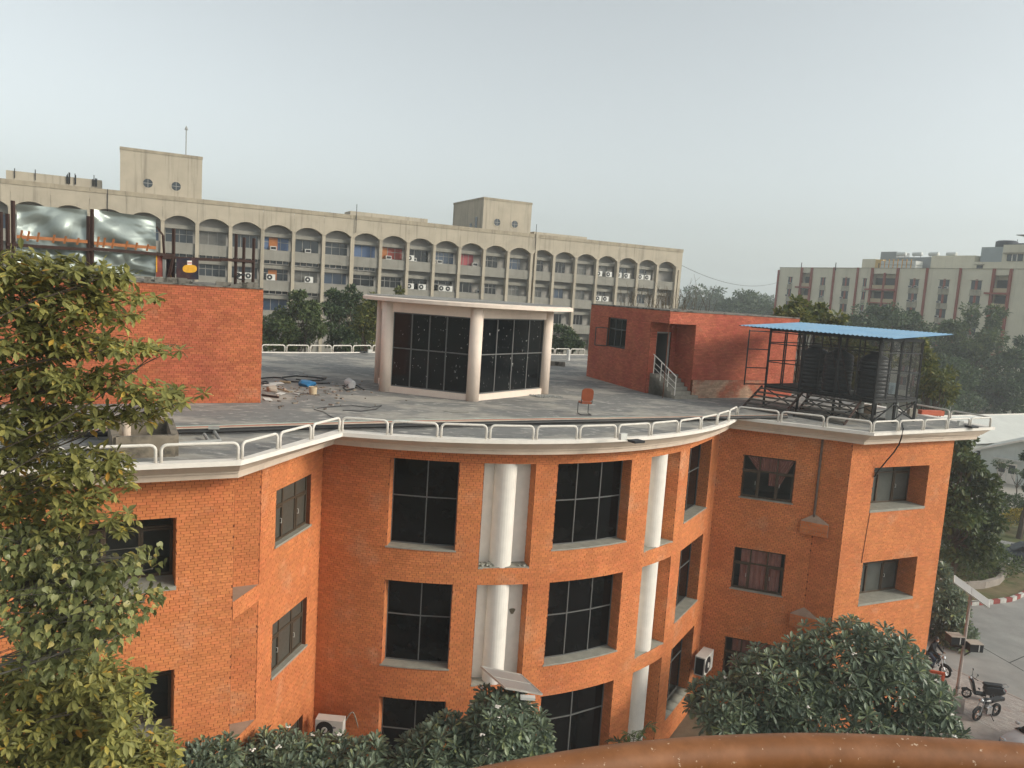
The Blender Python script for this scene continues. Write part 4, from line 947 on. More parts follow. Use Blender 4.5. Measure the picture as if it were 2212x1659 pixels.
for X in (800, 975, 1487, 1733): s_ = aS(X); abx('red_fin', s_-.22, s_+.22, 0, AZ+.15, -.1, .35, APR, ap)
abx('red_fin', s0a-.4, s0a+.05, 0, AZ-.6, -.3, .3, APR, ap)
for X in (555, 808): b_ = MB(); b_.beam(aP(aS(X), AZ-.5, .2), aP(aS(X), AZ+1.3, .2), .16); obj('roof_stub', b_, APD, ap)
def awin(s_, w, z, pair):
    f_ = MB(); hw = w/2
    abox(f_, s_-hw-.12, s_+hw+.12, z+.95, z+1.05, 0, .35)
    o = obj('window', f_, CAPM, ap); abx('sill', s_-hw-.05, s_+hw+.05, z-.95, z-.85, 0, .2, CAPM, o)
    if pair:
        for sg in (-1, 1): abx('pane', s_+sg*hw*.62-hw*.36, s_+sg*hw*.62+hw*.36, z-.85, z+.95, -.03, .03, OGL, o)
        abx('shutter', s_-hw*.24, s_+hw*.24, z-.85, z+1.2, -.02, .06, APR, o)
    else:
        abx('pane', s_-hw, s_+hw, z-.85, z+.95, -.03, .03, OGL, o); abx('shutter', s_-hw*.15, s_+hw*.35, z-.85, z+.95, .0, .06, APR, o)
qa = random.Random(9); apac = 0
cols_ = [(480, 1.25, 0), (722, 1.35, 0), (893, 1.9, 1), (1033, .9, 0), (1398, 2.1, 1), (1622, 2.1, 1), (1860, 2.1, 1)]
for j, (X, w, pr_) in enumerate(cols_):
    for k, z in enumerate(zr):
        s_ = aS(X); awin(s_, w, z, pr_)
        abx('window_apron', s_-w/2-.1, s_+w/2+.1, z-1.95, z-1.0, -.02, .1, mat('streaked_apron', (.44, .40, .31), .9, .3, 2, streak=.5), ap)
        if k < 6 and qa.random() < .62:
            for sg in ((-1, 1) if pr_ and qa.random() < .45 else (qa.choice((-1, 1)),)):
                t_ = thing('window_unit', f'{"left" if sg < 0 else "right"} window cooler box, apartment block {ORD[k]} storey from top, {ORD[j]} window column from left', 'air conditioner', aP(s_+sg*w*.3, z-.85, .25), 'air conditioners on the apartment block', math.atan2(at_.y, at_.x))
                obj('case', WAC, PLW, t_, local=True); obj('grille', WAG, DARK, t_, local=True)
for X in (2205,):
    for k, z in enumerate(zr): awin(aS(X)+3, 2.1, z, 1); awin(aS(X)+9, 2.1, z, 1)
abx('roof_parapet', s0a, s1a, AZ, AZ+.12, -.35, .12, CAPM, ap)
# roof storey of the apartment block
def rz5(Y, X): p_ = onw(1566+X*.2922, 540+Y*.2922, aA, aB); return p_.z
up = thing('roof_storey', 'set-back roof storey of the apartment block, stained cream and grey', 'roof structure', aP(25, AZ, -6))
GREYW = mat('grey_wall', (.30, .31, .31), .9, .15, .5)
def ubx(nm, X0, X1, Y1, d0, d1, m, par, z0=AZ-.2): abx(nm, aS(X0), aS(X1), z0, rz5(Y1, (X0+X1)/2), d1, d0, m, par)
ubx('stair_head', 955, 1055, 62, -2.0, -6, APT, up); ubx('grey_box', 985, 1100, -5, -7, -12, GREYW, up); ubx('upper_wall', 1060, 1440, 38, -6, -12, GREYW, up); ubx('upper_wall', 1400, 1720, 28, -5, -12, APT, up); ubx('upper_wall', 1700, 1960, 80, -3, -12, APT, up)
ubx('pale_tower', 1740, 2000, -41, -6, -12, mat('pale_blue_wall', (.36, .40, .41), .9, .2, .5), up); 
tw_ = thing('roof_tower', 'cream tower with ribbon window and sloped soffit at right roof end', 'roof structure', aP(aS(2100), AZ, -3)); ubx('tower_wall', 1990, 2320, -46, -1.5, -11, APT, tw_)
s_ = aS(2085); abx('window', s_-1.4, s_+1.5, rz5(78, 2085), rz5(28, 2085), -1.5, -1.35, OGL, tw_); abx('awning', s_-1.9, s_+1.9, rz5(26, 2085), rz5(16, 2085), -1.5, -.7, CAPM, tw_)
for u in (-.5, .4): abx('mullion', s_+u, s_+u+.2, rz5(78, 2085), rz5(28, 2085), -1.4, -1.28, WHITEP, tw_)
abx('shade_sheet', aS(2110), aS(2320), rz5(-108, 2180), rz5(-113, 2180), -7, .3, GREYW, tw_)
wt = thing('roof_window', 'small window in the roof storey wall right of the stained part', 'window', aP(aS(1805), AZ+1, -2.9)); s_ = aS(1805); abx('pane', s_-.6, s_+.6, rz5(148, 1805), rz5(105, 1805), -3.0, -2.92, OGL, wt); abx('awning', s_-.9, s_+.9, rz5(102, 1805), rz5(96, 1805), -3, -2.3, CAPM, wt)
# panel tank, solar heaters and dark tanks
pt = thing('panel_tank', 'white panelled water tank with yellow ribs on apartment roof', 'tank', aP(aS(1240), AZ, -2)); GRP = mat('tank_panel', (.62, .63, .60), .5, .1, 1)
xs = np.linspace(aS(1112), aS(1372), 9); zt_, zb_ = rz5(76, 1240), AZ-.1
for i in range(8):
    for j in range(2): abx('panel', xs[i]+.05, xs[i+1]-.05, zb_+(zt_-zb_)*j/2+.05, zb_+(zt_-zb_)*(j+1)/2-.05, -3.6, -1.0, GRP, pt)
    abx('rib', xs[i]-.07, xs[i]+.07, zb_, zt_+.3, -1.0, -.9, YEL, pt)
yb = thing('yellow_wall', 'yellow wall with dark slots beside panelled tank', 'wall', aP(aS(1080), AZ, -2)); ubx('wall', 1056, 1112, 66, -1.8, -2.2, mat('plain_yellow', (.6, .42, .17), .9, .1, 1), yb)  # one yellow over the whole wall, with slight random tone
for u in (.45, .62, .8): abx('slot', aS(1056)+(aS(1112)-aS(1056))*u, aS(1056)+(aS(1112)-aS(1056))*u+.2, AZ-.1, AZ+1.3, -1.82, -1.76, APD, yb)
for k, X in enumerate((1138, 1255, 1375, 1505)):
    t_ = thing('solar_heater', f'silver solar water heater drum on apartment roof, {ORD[k]} from left', 'water heater', aP(aS(X), rz5(36, X), -7), 'solar heater drums on the roof'); b_ = MB(); c_ = aP(aS(X), rz5(12, X), -7)
    b_.tube([c_-at_*1.15, c_-at_*1.05, c_+at_*1.05, c_+at_*1.15], [.25, .42, .42, .25], 14); obj('drum', b_, GRP, t_); b2 = MB(); b2.beam(c_-at_*.8, c_-at_*.8-Vector((0, 0, 1.3)), .1); obj('leg', b2, GREYP, t_); b3 = MB(); b3.beam(c_+at_*.8, c_+at_*.8-Vector((0, 0, 1.3)), .1); obj('leg', b3, GREYP, t_)
for X, w, Y0, Y1, lab in ((1880, 2.0, -92, -44, 'large black rooftop water tank on pale tower'), (2010, 1.6, -72, -44, 'smaller black rooftop tank right of large one')):
    s_ = aS(X); c_ = aP(s_, rz5(Y1, X), -8); t_ = thing('roof_tank', lab, 'tank', c_); h = rz5(Y0, X)-rz5(Y1, X); b_ = MB(); b_.lathe([(w*.97, 0), (w, .1), (w, h*.85), (w*.8, h), (.3, h*1.03)], c_, 20); obj('body', b_, mat('blue_black_tank', (.035, .04, .055), .5, .2, 1), t_)
b_ = MB(); b_.tube([aP(aS(1975), rz5(-30, 1975), -7), aP(aS(1975), rz5(-100, 1975), -7)], .06, 5); tag(obj('antenna_mast', b_, DARK, None), 'thin antenna mast above the apartment roof tanks', 'mast')

# ================================================================== far water tower and overhead wires
wtc = ony(1497, 646, 900); wt_ = thing('water_tower', 'pale domed water tower far away in the haze', 'water tower', (wtc.x, wtc.y, 0)); PALE = mat('pale_concrete', (.5, .5, .5), .9, .1, .1)
zt = ony(1497, 616, 900).z; zb2 = ony(1497, 637, 900).z; rr = 11.5
b_ = MB(); b_.lathe([(rr*.7, zb2-4), (rr, zb2), (rr, zt-4), (rr*.8, zt-2.5), (rr*.45, zt), (.5, zt+.6)], (wtc.x, wtc.y, 0), 24); obj('tank', b_, PALE, wt_)
for k in range(8): a = k*math.pi/4; b_ = MB(); b_.beam((wtc.x+rr*.75*math.cos(a), wtc.y+rr*.75*math.sin(a), 0), (wtc.x+rr*.75*math.cos(a), wtc.y+rr*.75*math.sin(a), zb2-3), 1.6); obj('leg', b_, PALE, wt_)
b_ = MB(); A_ = ony(1470, 572, 122); B_ = aP(s0a, 24.6, 0); b_.tube([A_+(B_-A_)*t-Vector((0, 0, 4.0*(1-(2*t-1)**2)*.5)) for t in np.linspace(0, 1, 20)], .035, 4); tag(obj('overhead_wire', b_, DARK, None), 'thin wire hanging between office block and apartment block', 'wire')
# ================================================================== vegetation
def leaf_mesh(kind):
    if kind == 'lens':          # long leaflet, base at origin, along +X, fold at the midrib
        v = [(0, 0, 0), (.3, .15, .03), (.65, .19, .035), (1, 0, -.05), (.65, -.19, .035), (.3, -.15, .03), (.45, 0, 0)]
        f = [(0, 6, 1), (1, 6, 2), (2, 6, 3), (3, 6, 4), (4, 6, 5), (5, 6, 0)]
    elif kind == 'paddle':      # plumeria: widest past the middle, blunt tip
        v = [(0, 0, 0), (.35, .075, .02), (.72, .165, .03), (.93, .10, .0), (1, 0, -.03), (.93, -.10, .0), (.72, -.165, .03), (.35, -.075, .02), (.5, 0, -.012)]
        f = [(0, 8, 1), (1, 8, 2), (2, 8, 3), (3, 8, 4), (4, 8, 5), (5, 8, 6), (6, 8, 7), (7, 8, 0)]
    elif kind == 'heart':       # fig leaf with a drip tip
        v = [(0, 0, 0), (-.06, .2, .01), (.12, .40, .03), (.42, .36, .03), (.72, .14, .0), (1.12, 0, -.12), (.72, -.14, .0), (.42, -.36, .03), (.12, -.40, .03), (-.06, -.2, .01), (.35, 0, -.01)]
        f = [(i, 10, (i+1) % 10) for i in range(10)]
        f = [(a, b, c) for a, b, c in f]
    else:                       # simple far leaf
        v = [(0, 0, 0), (.5, .22, .05), (1, 0, -.04), (.5, -.22, .05)]; f = [(0, 2, 1), (0, 3, 2)]
    return np.array(v, float), np.array(f, int)
def basis(d, roll):             # rows of frames: x along d, z roughly up, rolled
    d = d/np.linalg.norm(d, axis=1, keepdims=True); up_ = np.tile((0, 0, 1.), (len(d), 1)); bad = np.abs(d[:, 2]) > .96; up_[bad] = (1, 0, 0)
    y = np.cross(up_, d); y /= np.linalg.norm(y, axis=1, keepdims=True); z = np.cross(d, y)
    c, s = np.cos(roll)[:, None], np.sin(roll)[:, None]; y2 = y*c+z*s; z2 = z*c-y*s
    return d, y2, z2
def leaves(P, Dv, L, kind, m, parent, name, roll=.5, singles=0, sname='leaf', width=1.):
    P, Dv, L = np.asarray(P), np.asarray(Dv), np.asarray(L); n = len(P); v, f = leaf_mesh(kind)
    X, Y, Z = basis(Dv, rng.normal(0, roll, n)); keep = np.arange(n)
    if singles:
        pr = np.linalg.norm(P-np.array((0, 0, EYE)), axis=1)/L; vis = np.argsort(pr)[:singles*3]; sel = rng.permutation(vis)[:singles]
        me = bpy.data.meshes.new(sname); me.from_pydata(v.tolist(), [], f.tolist()); me.materials.append(m)
        for i in sel:
            Mx = Matrix(((X[i, 0], Y[i, 0]*width, Z[i, 0]), (X[i, 1], Y[i, 1]*width, Z[i, 1]), (X[i, 2], Y[i, 2]*width, Z[i, 2]))).to_4x4()
            Mx = Matrix.Translation(P[i]) @ Mx @ Matrix.Scale(float(L[i]), 4); link_mesh(sname, me, parent, Mx)
        mask = np.ones(n, bool); mask[sel] = False; keep = np.where(mask)[0]
    Pk, Lk = P[keep], L[keep][:, None, None]
    V = Pk[:, None, :] + (v[None, :, 0:1]*X[keep][:, None] + v[None, :, 1:2]*width*Y[keep][:, None] + v[None, :, 2:3]*Z[keep][:, None])*Lk
    F = (f[None]+np.arange(len(keep))[:, None, None]*len(v)).reshape(-1, f.shape[1])
    o = obj_np(name, V.reshape(-1, 3), F, m, parent); o['kind'] = 'stuff'; return o
def limb(mb, a, b, r0, r1, q, n=6, bend=.12, sides=7):
    a, b = Vector(a), Vector(b); L = (b-a).length; pts = []
    o1 = Vector((q.uniform(-1, 1), q.uniform(-1, 1), q.uniform(-.3, .8)))*L*bend
    for i in range(n+1): t = i/n; pts.append(a+(b-a)*t+o1*math.sin(math.pi*t)+Vector((q.uniform(-1, 1), q.uniform(-1, 1), 0))*L*.012*(0 < i < n))
    mb.tube(pts, [r0+(r1-r0)*i/n for i in range(n+1)], sides); return pts
BARK = mat('bark', (.115, .09, .065), .95, .35, 5, bump=.6, bscale=20); GBARK = mat('grey_bark', (.19, .17, .14), .95, .3, 5)
G_FAR = leafmat('leaf_dark', [(0, (.035, .058, .024)), (.6, (.065, .10, .040)), (1, (.11, .15, .055))])
G_MID = leafmat('leaf_mid', [(0, (.045, .07, .024)), (.55, (.09, .125, .042)), (1, (.15, .18, .06))])
G_YEL = leafmat('leaf_yellowish', [(0, (.07, .095, .025)), (.6, (.15, .165, .042)), (1, (.27, .25, .06))])
def tree(name, label, base, H, crown, n, leaf, m, seed, kind='far', trunk=.25, clumps=34, group=None, cr=.30, cat='tree', bottom=None):
    """crown: list of (centre, (rx, ry, rz)); leaves sit on clumps spread through every ellipsoid"""
    q = random.Random(seed); r_ = np.random.default_rng(seed); t_ = thing(name, label, cat, base, group)
    tb = MB(); base = Vector(base); P, Dv = [], []
    top = Vector(crown[0][0]); limb(tb, base, base+(top-base)*.62, trunk, trunk*.6, q, bend=.05); fork = base+(top-base)*.5
    tot = sum(c[1][0]*c[1][1]+c[1][0]*c[1][2] for c in crown)
    for c, rad in crown:
        c = np.array(c); rad = np.array(rad); k = max(5, int(clumps*(rad[0]*rad[1]+rad[0]*rad[2])/tot)); nn_ = int(n*(rad[0]*rad[1]+rad[0]*rad[2])/tot)
        u = r_.normal(size=(k, 3)); u /= np.linalg.norm(u, axis=1, keepdims=True); rr = r_.uniform(.35, .95, (k, 1))**.6
        cen = c+u*rad*rr; crad = rad.mean()*cr*r_.uniform(.65, 1.25, k)
        for j in range(min(k, 9)): limb(tb, fork+Vector((0, 0, q.uniform(-.1, .35)*H*.3)), cen[j], trunk*.35, trunk*.07, q, sides=5)
        idx = r_.integers(0, k, nn_); v_ = r_.normal(size=(nn_, 3)); v_ /= np.linalg.norm(v_, axis=1, keepdims=True); v_[:, 2] = v_[:, 2]*.8+.12
        p_ = cen[idx]+v_*crad[idx][:, None]*(r_.uniform(.25, 1, (nn_, 1))**.45)*np.array((1, 1, .8)); d_ = v_+r_.normal(0, .65, (nn_, 3)); d_[:, 2] -= .35
        P.append(p_); Dv.append(d_)
    P, Dv = np.concatenate(P), np.concatenate(Dv)
    obj('trunk', tb, BARK, t_); leaves(P, Dv, leaf*r_.uniform(.6, 1.35, len(P)), kind, m, t_, 'crown', .9); return t_
def px(X, Y, y): return tuple(ony(X, Y, y))
def crown_px(lst): return [(px(X, Y, y), (rx*y/FPX, dep, ry*y/FPX)) for X, Y, y, rx, ry, dep in lst]
def base_of(X, y, z=0.): p_ = ony(X, 900, y); return (p_.x, y, z)
# ---- trees behind the roof
tree('leafy_tree', 'dense green tree behind the roof beside the left brick block', base_of(635, 66), 15, crown_px([(640, 700, 66, 70, 48, 2.8), (600, 735, 65, 40, 45, 2.2), (655, 655, 66, 38, 26, 1.6)]), 9000, .34, G_MID, 1, clumps=60)
tree('leafy_tree', 'tall green tree behind the roof left of the glass pavilion', base_of(735, 70), 16, crown_px([(738, 690, 70, 50, 58, 2.8), (745, 640, 70, 32, 30, 1.6), (760, 740, 69, 55, 40, 2.4)]), 8000, .34, G_FAR, 2, clumps=60)
tree('leafy_tree', 'paler green tree half hidden behind the glass pavilion', base_of(805, 62), 15, crown_px([(808, 695, 62, 40, 52, 2.2), (822, 650, 62, 25, 18, 1.3), (860, 640, 62, 20, 16, 1)]), 5000, .32, G_YEL, 3, clumps=46)
tree('leafy_tree', 'small dark tree between glass pavilion and stair house', base_of(1205, 75), 13, crown_px([(1210, 730, 75, 28, 28, 2), (1235, 742, 75, 22, 18, 1.6)]), 3500, .34, G_FAR, 4, clumps=30)
# ---- trees beyond the stair house and the cage
tree('leafy_tree', 'yellowish slender tree just behind the stair house', base_of(1750, 55), 17, crown_px([(1740, 690, 55, 45, 24, 1.6), (1727, 664, 55, 24, 14, 1), (1700, 682, 55, 28, 12, 1), (1790, 690, 55, 38, 20, 1.4), (1770, 668, 55, 18, 16, .8)]), 3200, .42, G_YEL, 5, 'lens', clumps=44, cr=.34)
tree('leafy_tree', 'rounded bluish green tree in front of apartment block, left of the biggest', base_of(1900, 125), 18, crown_px([(1905, 705, 125, 80, 42, 6), (1850, 712, 124, 50, 30, 4), (1965, 715, 125, 55, 36, 5), (1912, 682, 125, 40, 18, 3)]), 9000, .62, G_FAR, 6, clumps=70)
tree('leafy_tree', 'biggest bushy tree standing before the apartment block', base_of(2090, 128), 19, crown_px([(2105, 735, 128, 72, 72, 7), (2060, 760, 127, 60, 55, 6), (2130, 690, 128, 45, 32, 4), (2135, 790, 127, 62, 62, 6), (2040, 720, 128, 40, 30, 4), (2110, 850, 126, 80, 46, 6), (2060, 830, 126, 50, 45, 5)]), 18000, .62, G_MID, 7, clumps=110)
tree('leafy_tree', 'dark tree at right picture edge below the apartment block', base_of(2195, 118), 14, crown_px([(2195, 815, 118, 62, 62, 6), (2225, 770, 118, 40, 40, 5), (2150, 850, 117, 50, 45, 5), (2200, 870, 116, 50, 34, 5)]), 9000, .58, G_FAR, 8, clumps=60)
tree('leafy_tree', 'dark low tree behind the right roof corner', base_of(2070, 112), 12, crown_px([(2075, 835, 112, 60, 50, 5), (2035, 800, 112, 40, 40, 5), (2020, 850, 112, 50, 45, 5)]), 7500, .54, G_FAR, 9, clumps=50)
tree('leafy_tree', 'yellow-green tree right behind the tank cage', base_of(2005, 58), 15, crown_px([(2008, 815, 58, 32, 52, 2.2), (2030, 845, 58, 26, 32, 1.8), (1985, 770, 58, 26, 36, 1.6)]), 4500, .36, G_YEL, 10, clumps=46)
tree('leafy_tree', 'thin tree seen through the cage between the tanks', base_of(1830, 50), 14, crown_px([(1835, 790, 50, 45, 60, 2), (1880, 800, 50, 50, 55, 2), (1790, 760, 50, 35, 40, 1.6)]), 4200, .34, G_YEL, 14, clumps=40)
# ---- distant trees
tree('distant_tree', 'broad hazy tree far away below the water tower', base_of(1522, 300), 22, crown_px([(1520, 655, 300, 48, 34, 9), (1555, 668, 298, 36, 22, 7), (1495, 672, 300, 30, 20, 7)]), 6000, 1.3, G_FAR, 11, clumps=70, trunk=.6)
tree('distant_tree', 'dome-shaped hazy tree right of the water tower', base_of(1608, 240), 20, crown_px([(1608, 662, 240, 52, 32, 8), (1575, 675, 240, 34, 20, 6), (1640, 672, 239, 36, 22, 6)]), 7000, 1.05, G_FAR, 12, clumps=80, trunk=.5)
tree('distant_tree', 'faint bluish trees meeting the left edge of the apartment block', base_of(1655, 380), 24, crown_px([(1655, 662, 380, 40, 28, 10), (1625, 655, 385, 30, 20, 9)]), 4500, 1.5, G_FAR, 13, clumps=60, trunk=.6)
wr = np.random.default_rng(77); wx = wr.uniform(-900, 900, 26000); wy = 620+wr.uniform(0, 260, 26000)-.00012*wx**2; wz = np.abs(wr.normal(0, 6.2, 26000))+2*np.sin(wx*.031)+3*np.sin(wx*.011)+2
o = leaves(np.c_[wx, wy, np.clip(wz, .3, 18)], wr.normal(size=(26000, 3)), wr.uniform(3, 6, 26000), 'far', G_FAR, None, 'far_wood', 1.); tag(o, 'hazy belt of far-off trees along the horizon', 'wood', kind='stuff')
# ---- right side garden
tree('leafy_tree', 'drooping broad-leaved tree at the right corner of the brick building', base_of(2085, 47), 10, crown_px([(2085, 1060, 47, 58, 66, 2), (2065, 1000, 47, 42, 44, 1.6), (2108, 1115, 47, 46, 55, 1.8), (2060, 1120, 46, 44, 66, 1.6), (2106, 1005, 47, 24, 30, 1.1), (2085, 1180, 47, 62, 30, 2), (2075, 960, 47, 24, 22, 1.1)]), 9500, .36, G_MID, 15, 'lens', clumps=90, cr=.36)
# ---- leaf types of the near trees
AL = leafmat('alstonia_leaf', [(0, (.14, .145, .042)), (.5, (.25, .245, .075)), (.91, (.37, .34, .10)), (.975, (.50, .38, .07)), (1, (.58, .27, .05))], .3, .5)
PE = leafmat('peepal_leaf', [(0, (.13, .15, .055)), (.5, (.23, .25, .095)), (.9, (.34, .34, .13)), (1, (.50, .40, .12))], .3, .38)
PL = leafmat('plumeria_leaf', [(0, (.08, .11, .072)), (.55, (.15, .19, .125)), (.92, (.215, .26, .15)), (1, (.29, .32, .12))], .18, .36, .5)
def sprays(lst, dens, seed):
    r_ = np.random.default_rng(seed); out = []
    for X, Y, y, rx, ry, dp in lst:
        k = max(4, int(math.pi*rx*ry*(y/FPX)**2*dens)); c = np.array(px(X, Y, y)); u = r_.normal(size=(k, 3)); u /= np.linalg.norm(u, axis=1, keepdims=True); u *= r_.uniform(.05, 1, (k, 1))**.4
        out.append(c+u*np.array((rx*y/FPX, dp, ry*y/FPX)))
    return out
def whorl_tree(name, label, base, lst, seed, dens=160, ll=.18, trunk=.22, join=None):
    r_ = np.random.default_rng(seed); q = random.Random(seed); t_ = thing(name, label, 'tree', base); tb = MB(); P, Dv, L = [], [], []
    zs = max(ony(*l[:3]).z for l in lst); limb(tb, base, (base[0]+.3, base[1], zs-1), trunk, trunk*.4, q, 8, .03, 9)
    for l, W_ in zip(lst, sprays(lst, dens, seed)):
        c = Vector(px(*l[:3])); zj = max(.5, c.z-abs(c.x-base[0])*.45-.4); pts = limb(tb, (base[0]+.1, base[1], zj), c, .018, .007, q, 7, .12, 5)
        for w in W_[:: 6]: limb(tb, pts[q.choice((5, 6, 7))], w, .007, .003, q, 3, .1, 4)
        for w in W_:
            axis = Vector((q.gauss(.25, .45), q.gauss(-.15, .45), q.gauss(.75, .3))).normalized(); e1_ = axis.orthogonal().normalized(); e2_ = axis.cross(e1_); k = q.choice((5, 6, 6, 7)); a0_ = q.uniform(0, 6.28); sc = q.uniform(.75, 1.25)
            for i in range(k):
                a = a0_+i*2*math.pi/k+q.uniform(-.15, .15); d = (e1_*math.cos(a)+e2_*math.sin(a))*1.0+axis*q.uniform(.0, .5); d.z -= q.uniform(.25, .65)
                P.append(w); Dv.append(d); L.append(ll*sc*q.uniform(.8, 1.15))
    obj('trunk', tb, BARK, t_); leaves(P, Dv, L, 'lens', AL, t_, 'foliage', .35, 300); return t_
D1 = 12.2
whorl_tree('whorled_leaf_tree', 'tall olive-green whorled-leaf tree reaching in from the left', (-10.6, D1, 0), [(x, y, D1+dy, rx, ry, .7) for x, y, rx, ry, dy in (
    (40, 585, 60, 52, 0), (120, 592, 70, 45, .3), (212, 596, 48, 26, .1), (250, 590, 24, 14, 0), (60, 665, 80, 50, .4), (160, 662, 70, 40, 0), (210, 640, 50, 24, .2), (296, 642, 30, 14, 0), (250, 684, 46, 20, .1),
    (60, 742, 80, 45, 0), (170, 742, 90, 34, .3), (285, 748, 58, 20, 0), (348, 752, 34, 14, .1), (60, 820, 80, 50, .2), (170, 826, 75, 42, 0), (255, 806, 40, 18, .2), (322, 846, 56, 26, 0), (395, 852, 38, 14, 0), (325, 888, 46, 26, .2), (420, 858, 14, 8, 0),
    (60, 900, 80, 46, 0), (150, 905, 70, 36, .3), (240, 900, 40, 22, 0), (50, 975, 70, 46, .3), (165, 1000, 70, 42, 0), (236, 1010, 36, 36, 0), (70, 1060, 80, 40, .2), (190, 1070, 46, 34, 0), (255, 1050, 22, 22, 0), (40, 1120, 60, 40, .2), (150, 1125, 60, 30, 0), (255, 1130, 40, 18, 0))], 21)
whorl_tree('whorled_leaf_tree', 'low olive-green whorled-leaf tree in the bottom left corner', (-10.6, 12.6, 0), [(x, y, 12.6+dy, rx, ry, .8) for x, y, rx, ry, dy in (
    (60, 1450, 90, 55, .3), (160, 1460, 80, 50, 0), (225, 1470, 52, 44, .2), (275, 1500, 32, 40, 0), (60, 1555, 90, 60, 0), (165, 1565, 90, 60, .3), (262, 1570, 50, 50, 0), (310, 1630, 66, 40, .2), (160, 1640, 110, 50, 0), (40, 1640, 60, 50, .2), (250, 1655, 90, 40, 0), (350, 1655, 40, 22, 0))], 22, ll=.185)
# fig with heart-shaped leaves
def fig_tree(name, label, base, lst, seed, dens=560):
    q = random.Random(seed); t_ = thing(name, label, 'tree', base); tb = MB(); P, Dv, L = [], [], []; zs = max(ony(*l[:3]).z for l in lst); limb(tb, base, (base[0]+.2, base[1], zs), .18, .07, q, 8, .03, 8)
    for l, W_ in zip(lst, sprays(lst, dens, seed)):
        c = Vector(px(*l[:3])); pts = limb(tb, (base[0], base[1], max(.5, c.z-abs(c.x-base[0])*.4)), c, .022, .008, q, 7, .09, 5)
        for w in W_[:: 9]: limb(tb, pts[q.choice((4, 5, 6, 7))], w, .008, .004, q, 3, .1, 4)
        for w in W_: P.append(w); Dv.append((q.gauss(.15, .5), q.gauss(-.25, .4), q.uniform(-1, -.1))); L.append(.125*q.uniform(.65, 1.25))
    obj('trunk', tb, GBARK, t_); leaves(P, Dv, L, 'heart', PE, t_, 'foliage', .9, 300); return t_
fig_tree('fig_tree', 'green fig tree with heart-shaped leaves between the whorled-leaf trees', (-10.0, 11.8, 0), [(x, y, 11.9+dy, rx, ry, .7) for x, y, rx, ry, dy in (
    (50, 1180, 70, 55, 0), (150, 1190, 70, 40, .2), (60, 1260, 80, 60, .2), (165, 1260, 80, 50, 0), (235, 1235, 50, 36, .2), (300, 1205, 36, 20, 0), (245, 1300, 60, 40, 0), (312, 1300, 28, 34, .1), (100, 1340, 90, 55, 0), (200, 1350, 70, 45, .2), (255, 1372, 34, 26, 0), (130, 1410, 90, 36, .2), (330, 1228, 12, 8, 0))], 23)
# ---- plumerias
def plumeria(label, base, lst, seed, dmin=.40, ll=.38, singles=300):
    q = random.Random(seed); t_ = thing('plumeria_tree', label, 'tree', base, 'plumeria trees below the brick walls'); tb = MB(); P, Dv, L = [], [], []; fl = MB(); r_ = np.random.default_rng(seed)
    fork = Vector((base[0], base[1], 1.2)); limb(tb, base, fork, .17, .13, q, 4, .03, 8)
    ell = [(np.array(px(X, Y, y)), np.array(((rx-14)*y/FPX, dp, (ry-15)*y/FPX))) for X, Y, y, rx, ry, dp in lst]; hubs = []
    for c, rad in ell: h_ = Vector(c)-Vector((0, 0, rad[2]*.7)); hubs.append(h_); limb(tb, fork, h_, .10, .06, q, 5, .08, 7)
    got = np.zeros((0, 3))
    for lay, dm, zlo in ((1.0, dmin, -.5), (.80, dmin, -.45), (.55, dmin, -.3)):
        got = np.zeros((0, 3))
        for (c, rad), h_ in zip(ell, hubs):
            u = r_.normal(size=(900, 3)); u /= np.linalg.norm(u, axis=1, keepdims=True); u = u[(u[:, 2] > zlo) & (u[:, 1] < .7)]
            for n_ in u:
                w = c+n_*rad*(lay*r_.uniform(.84, 1.10))
                if lay == 1.0 and any((((w-c2)/r2)**2).sum() < .72 for c2, r2 in ell if c2 is not c): continue
                if len(got) and ((got-w)**2).sum(1).min() < dm*dm*r_.uniform(.6, 1.2): continue
                got = np.vstack([got, w])
                if lay == 1.0 and q.random() < .5: limb(tb, h_, w, .03, .02, q, 4, .1, 5)
                ax_ = Vector((n_[0]*.75, n_[1]*.75-.22, max(.1, n_[2])*.8+.42)).normalized(); e1_ = ax_.orthogonal().normalized(); e2_ = ax_.cross(e1_); m_ = q.randint(14, 19); a0_ = q.uniform(0, 6.28); sc = q.uniform(.82, 1.15)
                for i in range(m_):
                    a = a0_+i*2.39996; t = i/m_; el = R(62-72*t+q.uniform(-9, 9)); d = (e1_*math.cos(a)+e2_*math.sin(a))*math.cos(el)+ax_*math.sin(el)
                    P.append(Vector(w)+d*.03); Dv.append(d-Vector((0, 0, .08*t))); L.append(ll*sc*(.6+.5*t)*q.uniform(.85, 1.12))
                if lay == 1.0 and q.random() < .05:
                    for i in range(6): fl.ball(Vector(w)+ax_*.14+Vector((q.uniform(-.06, .06), q.uniform(-.06, .06), q.uniform(0, .05))), (.035, .035, .018), 6, 4)
    obj('trunk', tb, GBARK, t_); leaves(P, Dv, L, 'paddle', PL, t_, 'foliage', .18, singles)
    if fl.v: x_ = obj('flowers', fl, WHITEP, t_); x_['kind'] = 'stuff'
    return t_
plumeria('dark plumeria tree under the air conditioner on the inner left corner', (-5.6, 20.6, 0), [(590, 1645, 19.6, 90, 62, 1.1), (700, 1655, 20.2, 95, 62, 1.2), (790, 1650, 20.0, 55, 55, 1), (505, 1665, 19.0, 60, 44, 1), (640, 1700, 19.4, 130, 60, 1.2)], 31, .34, .34)
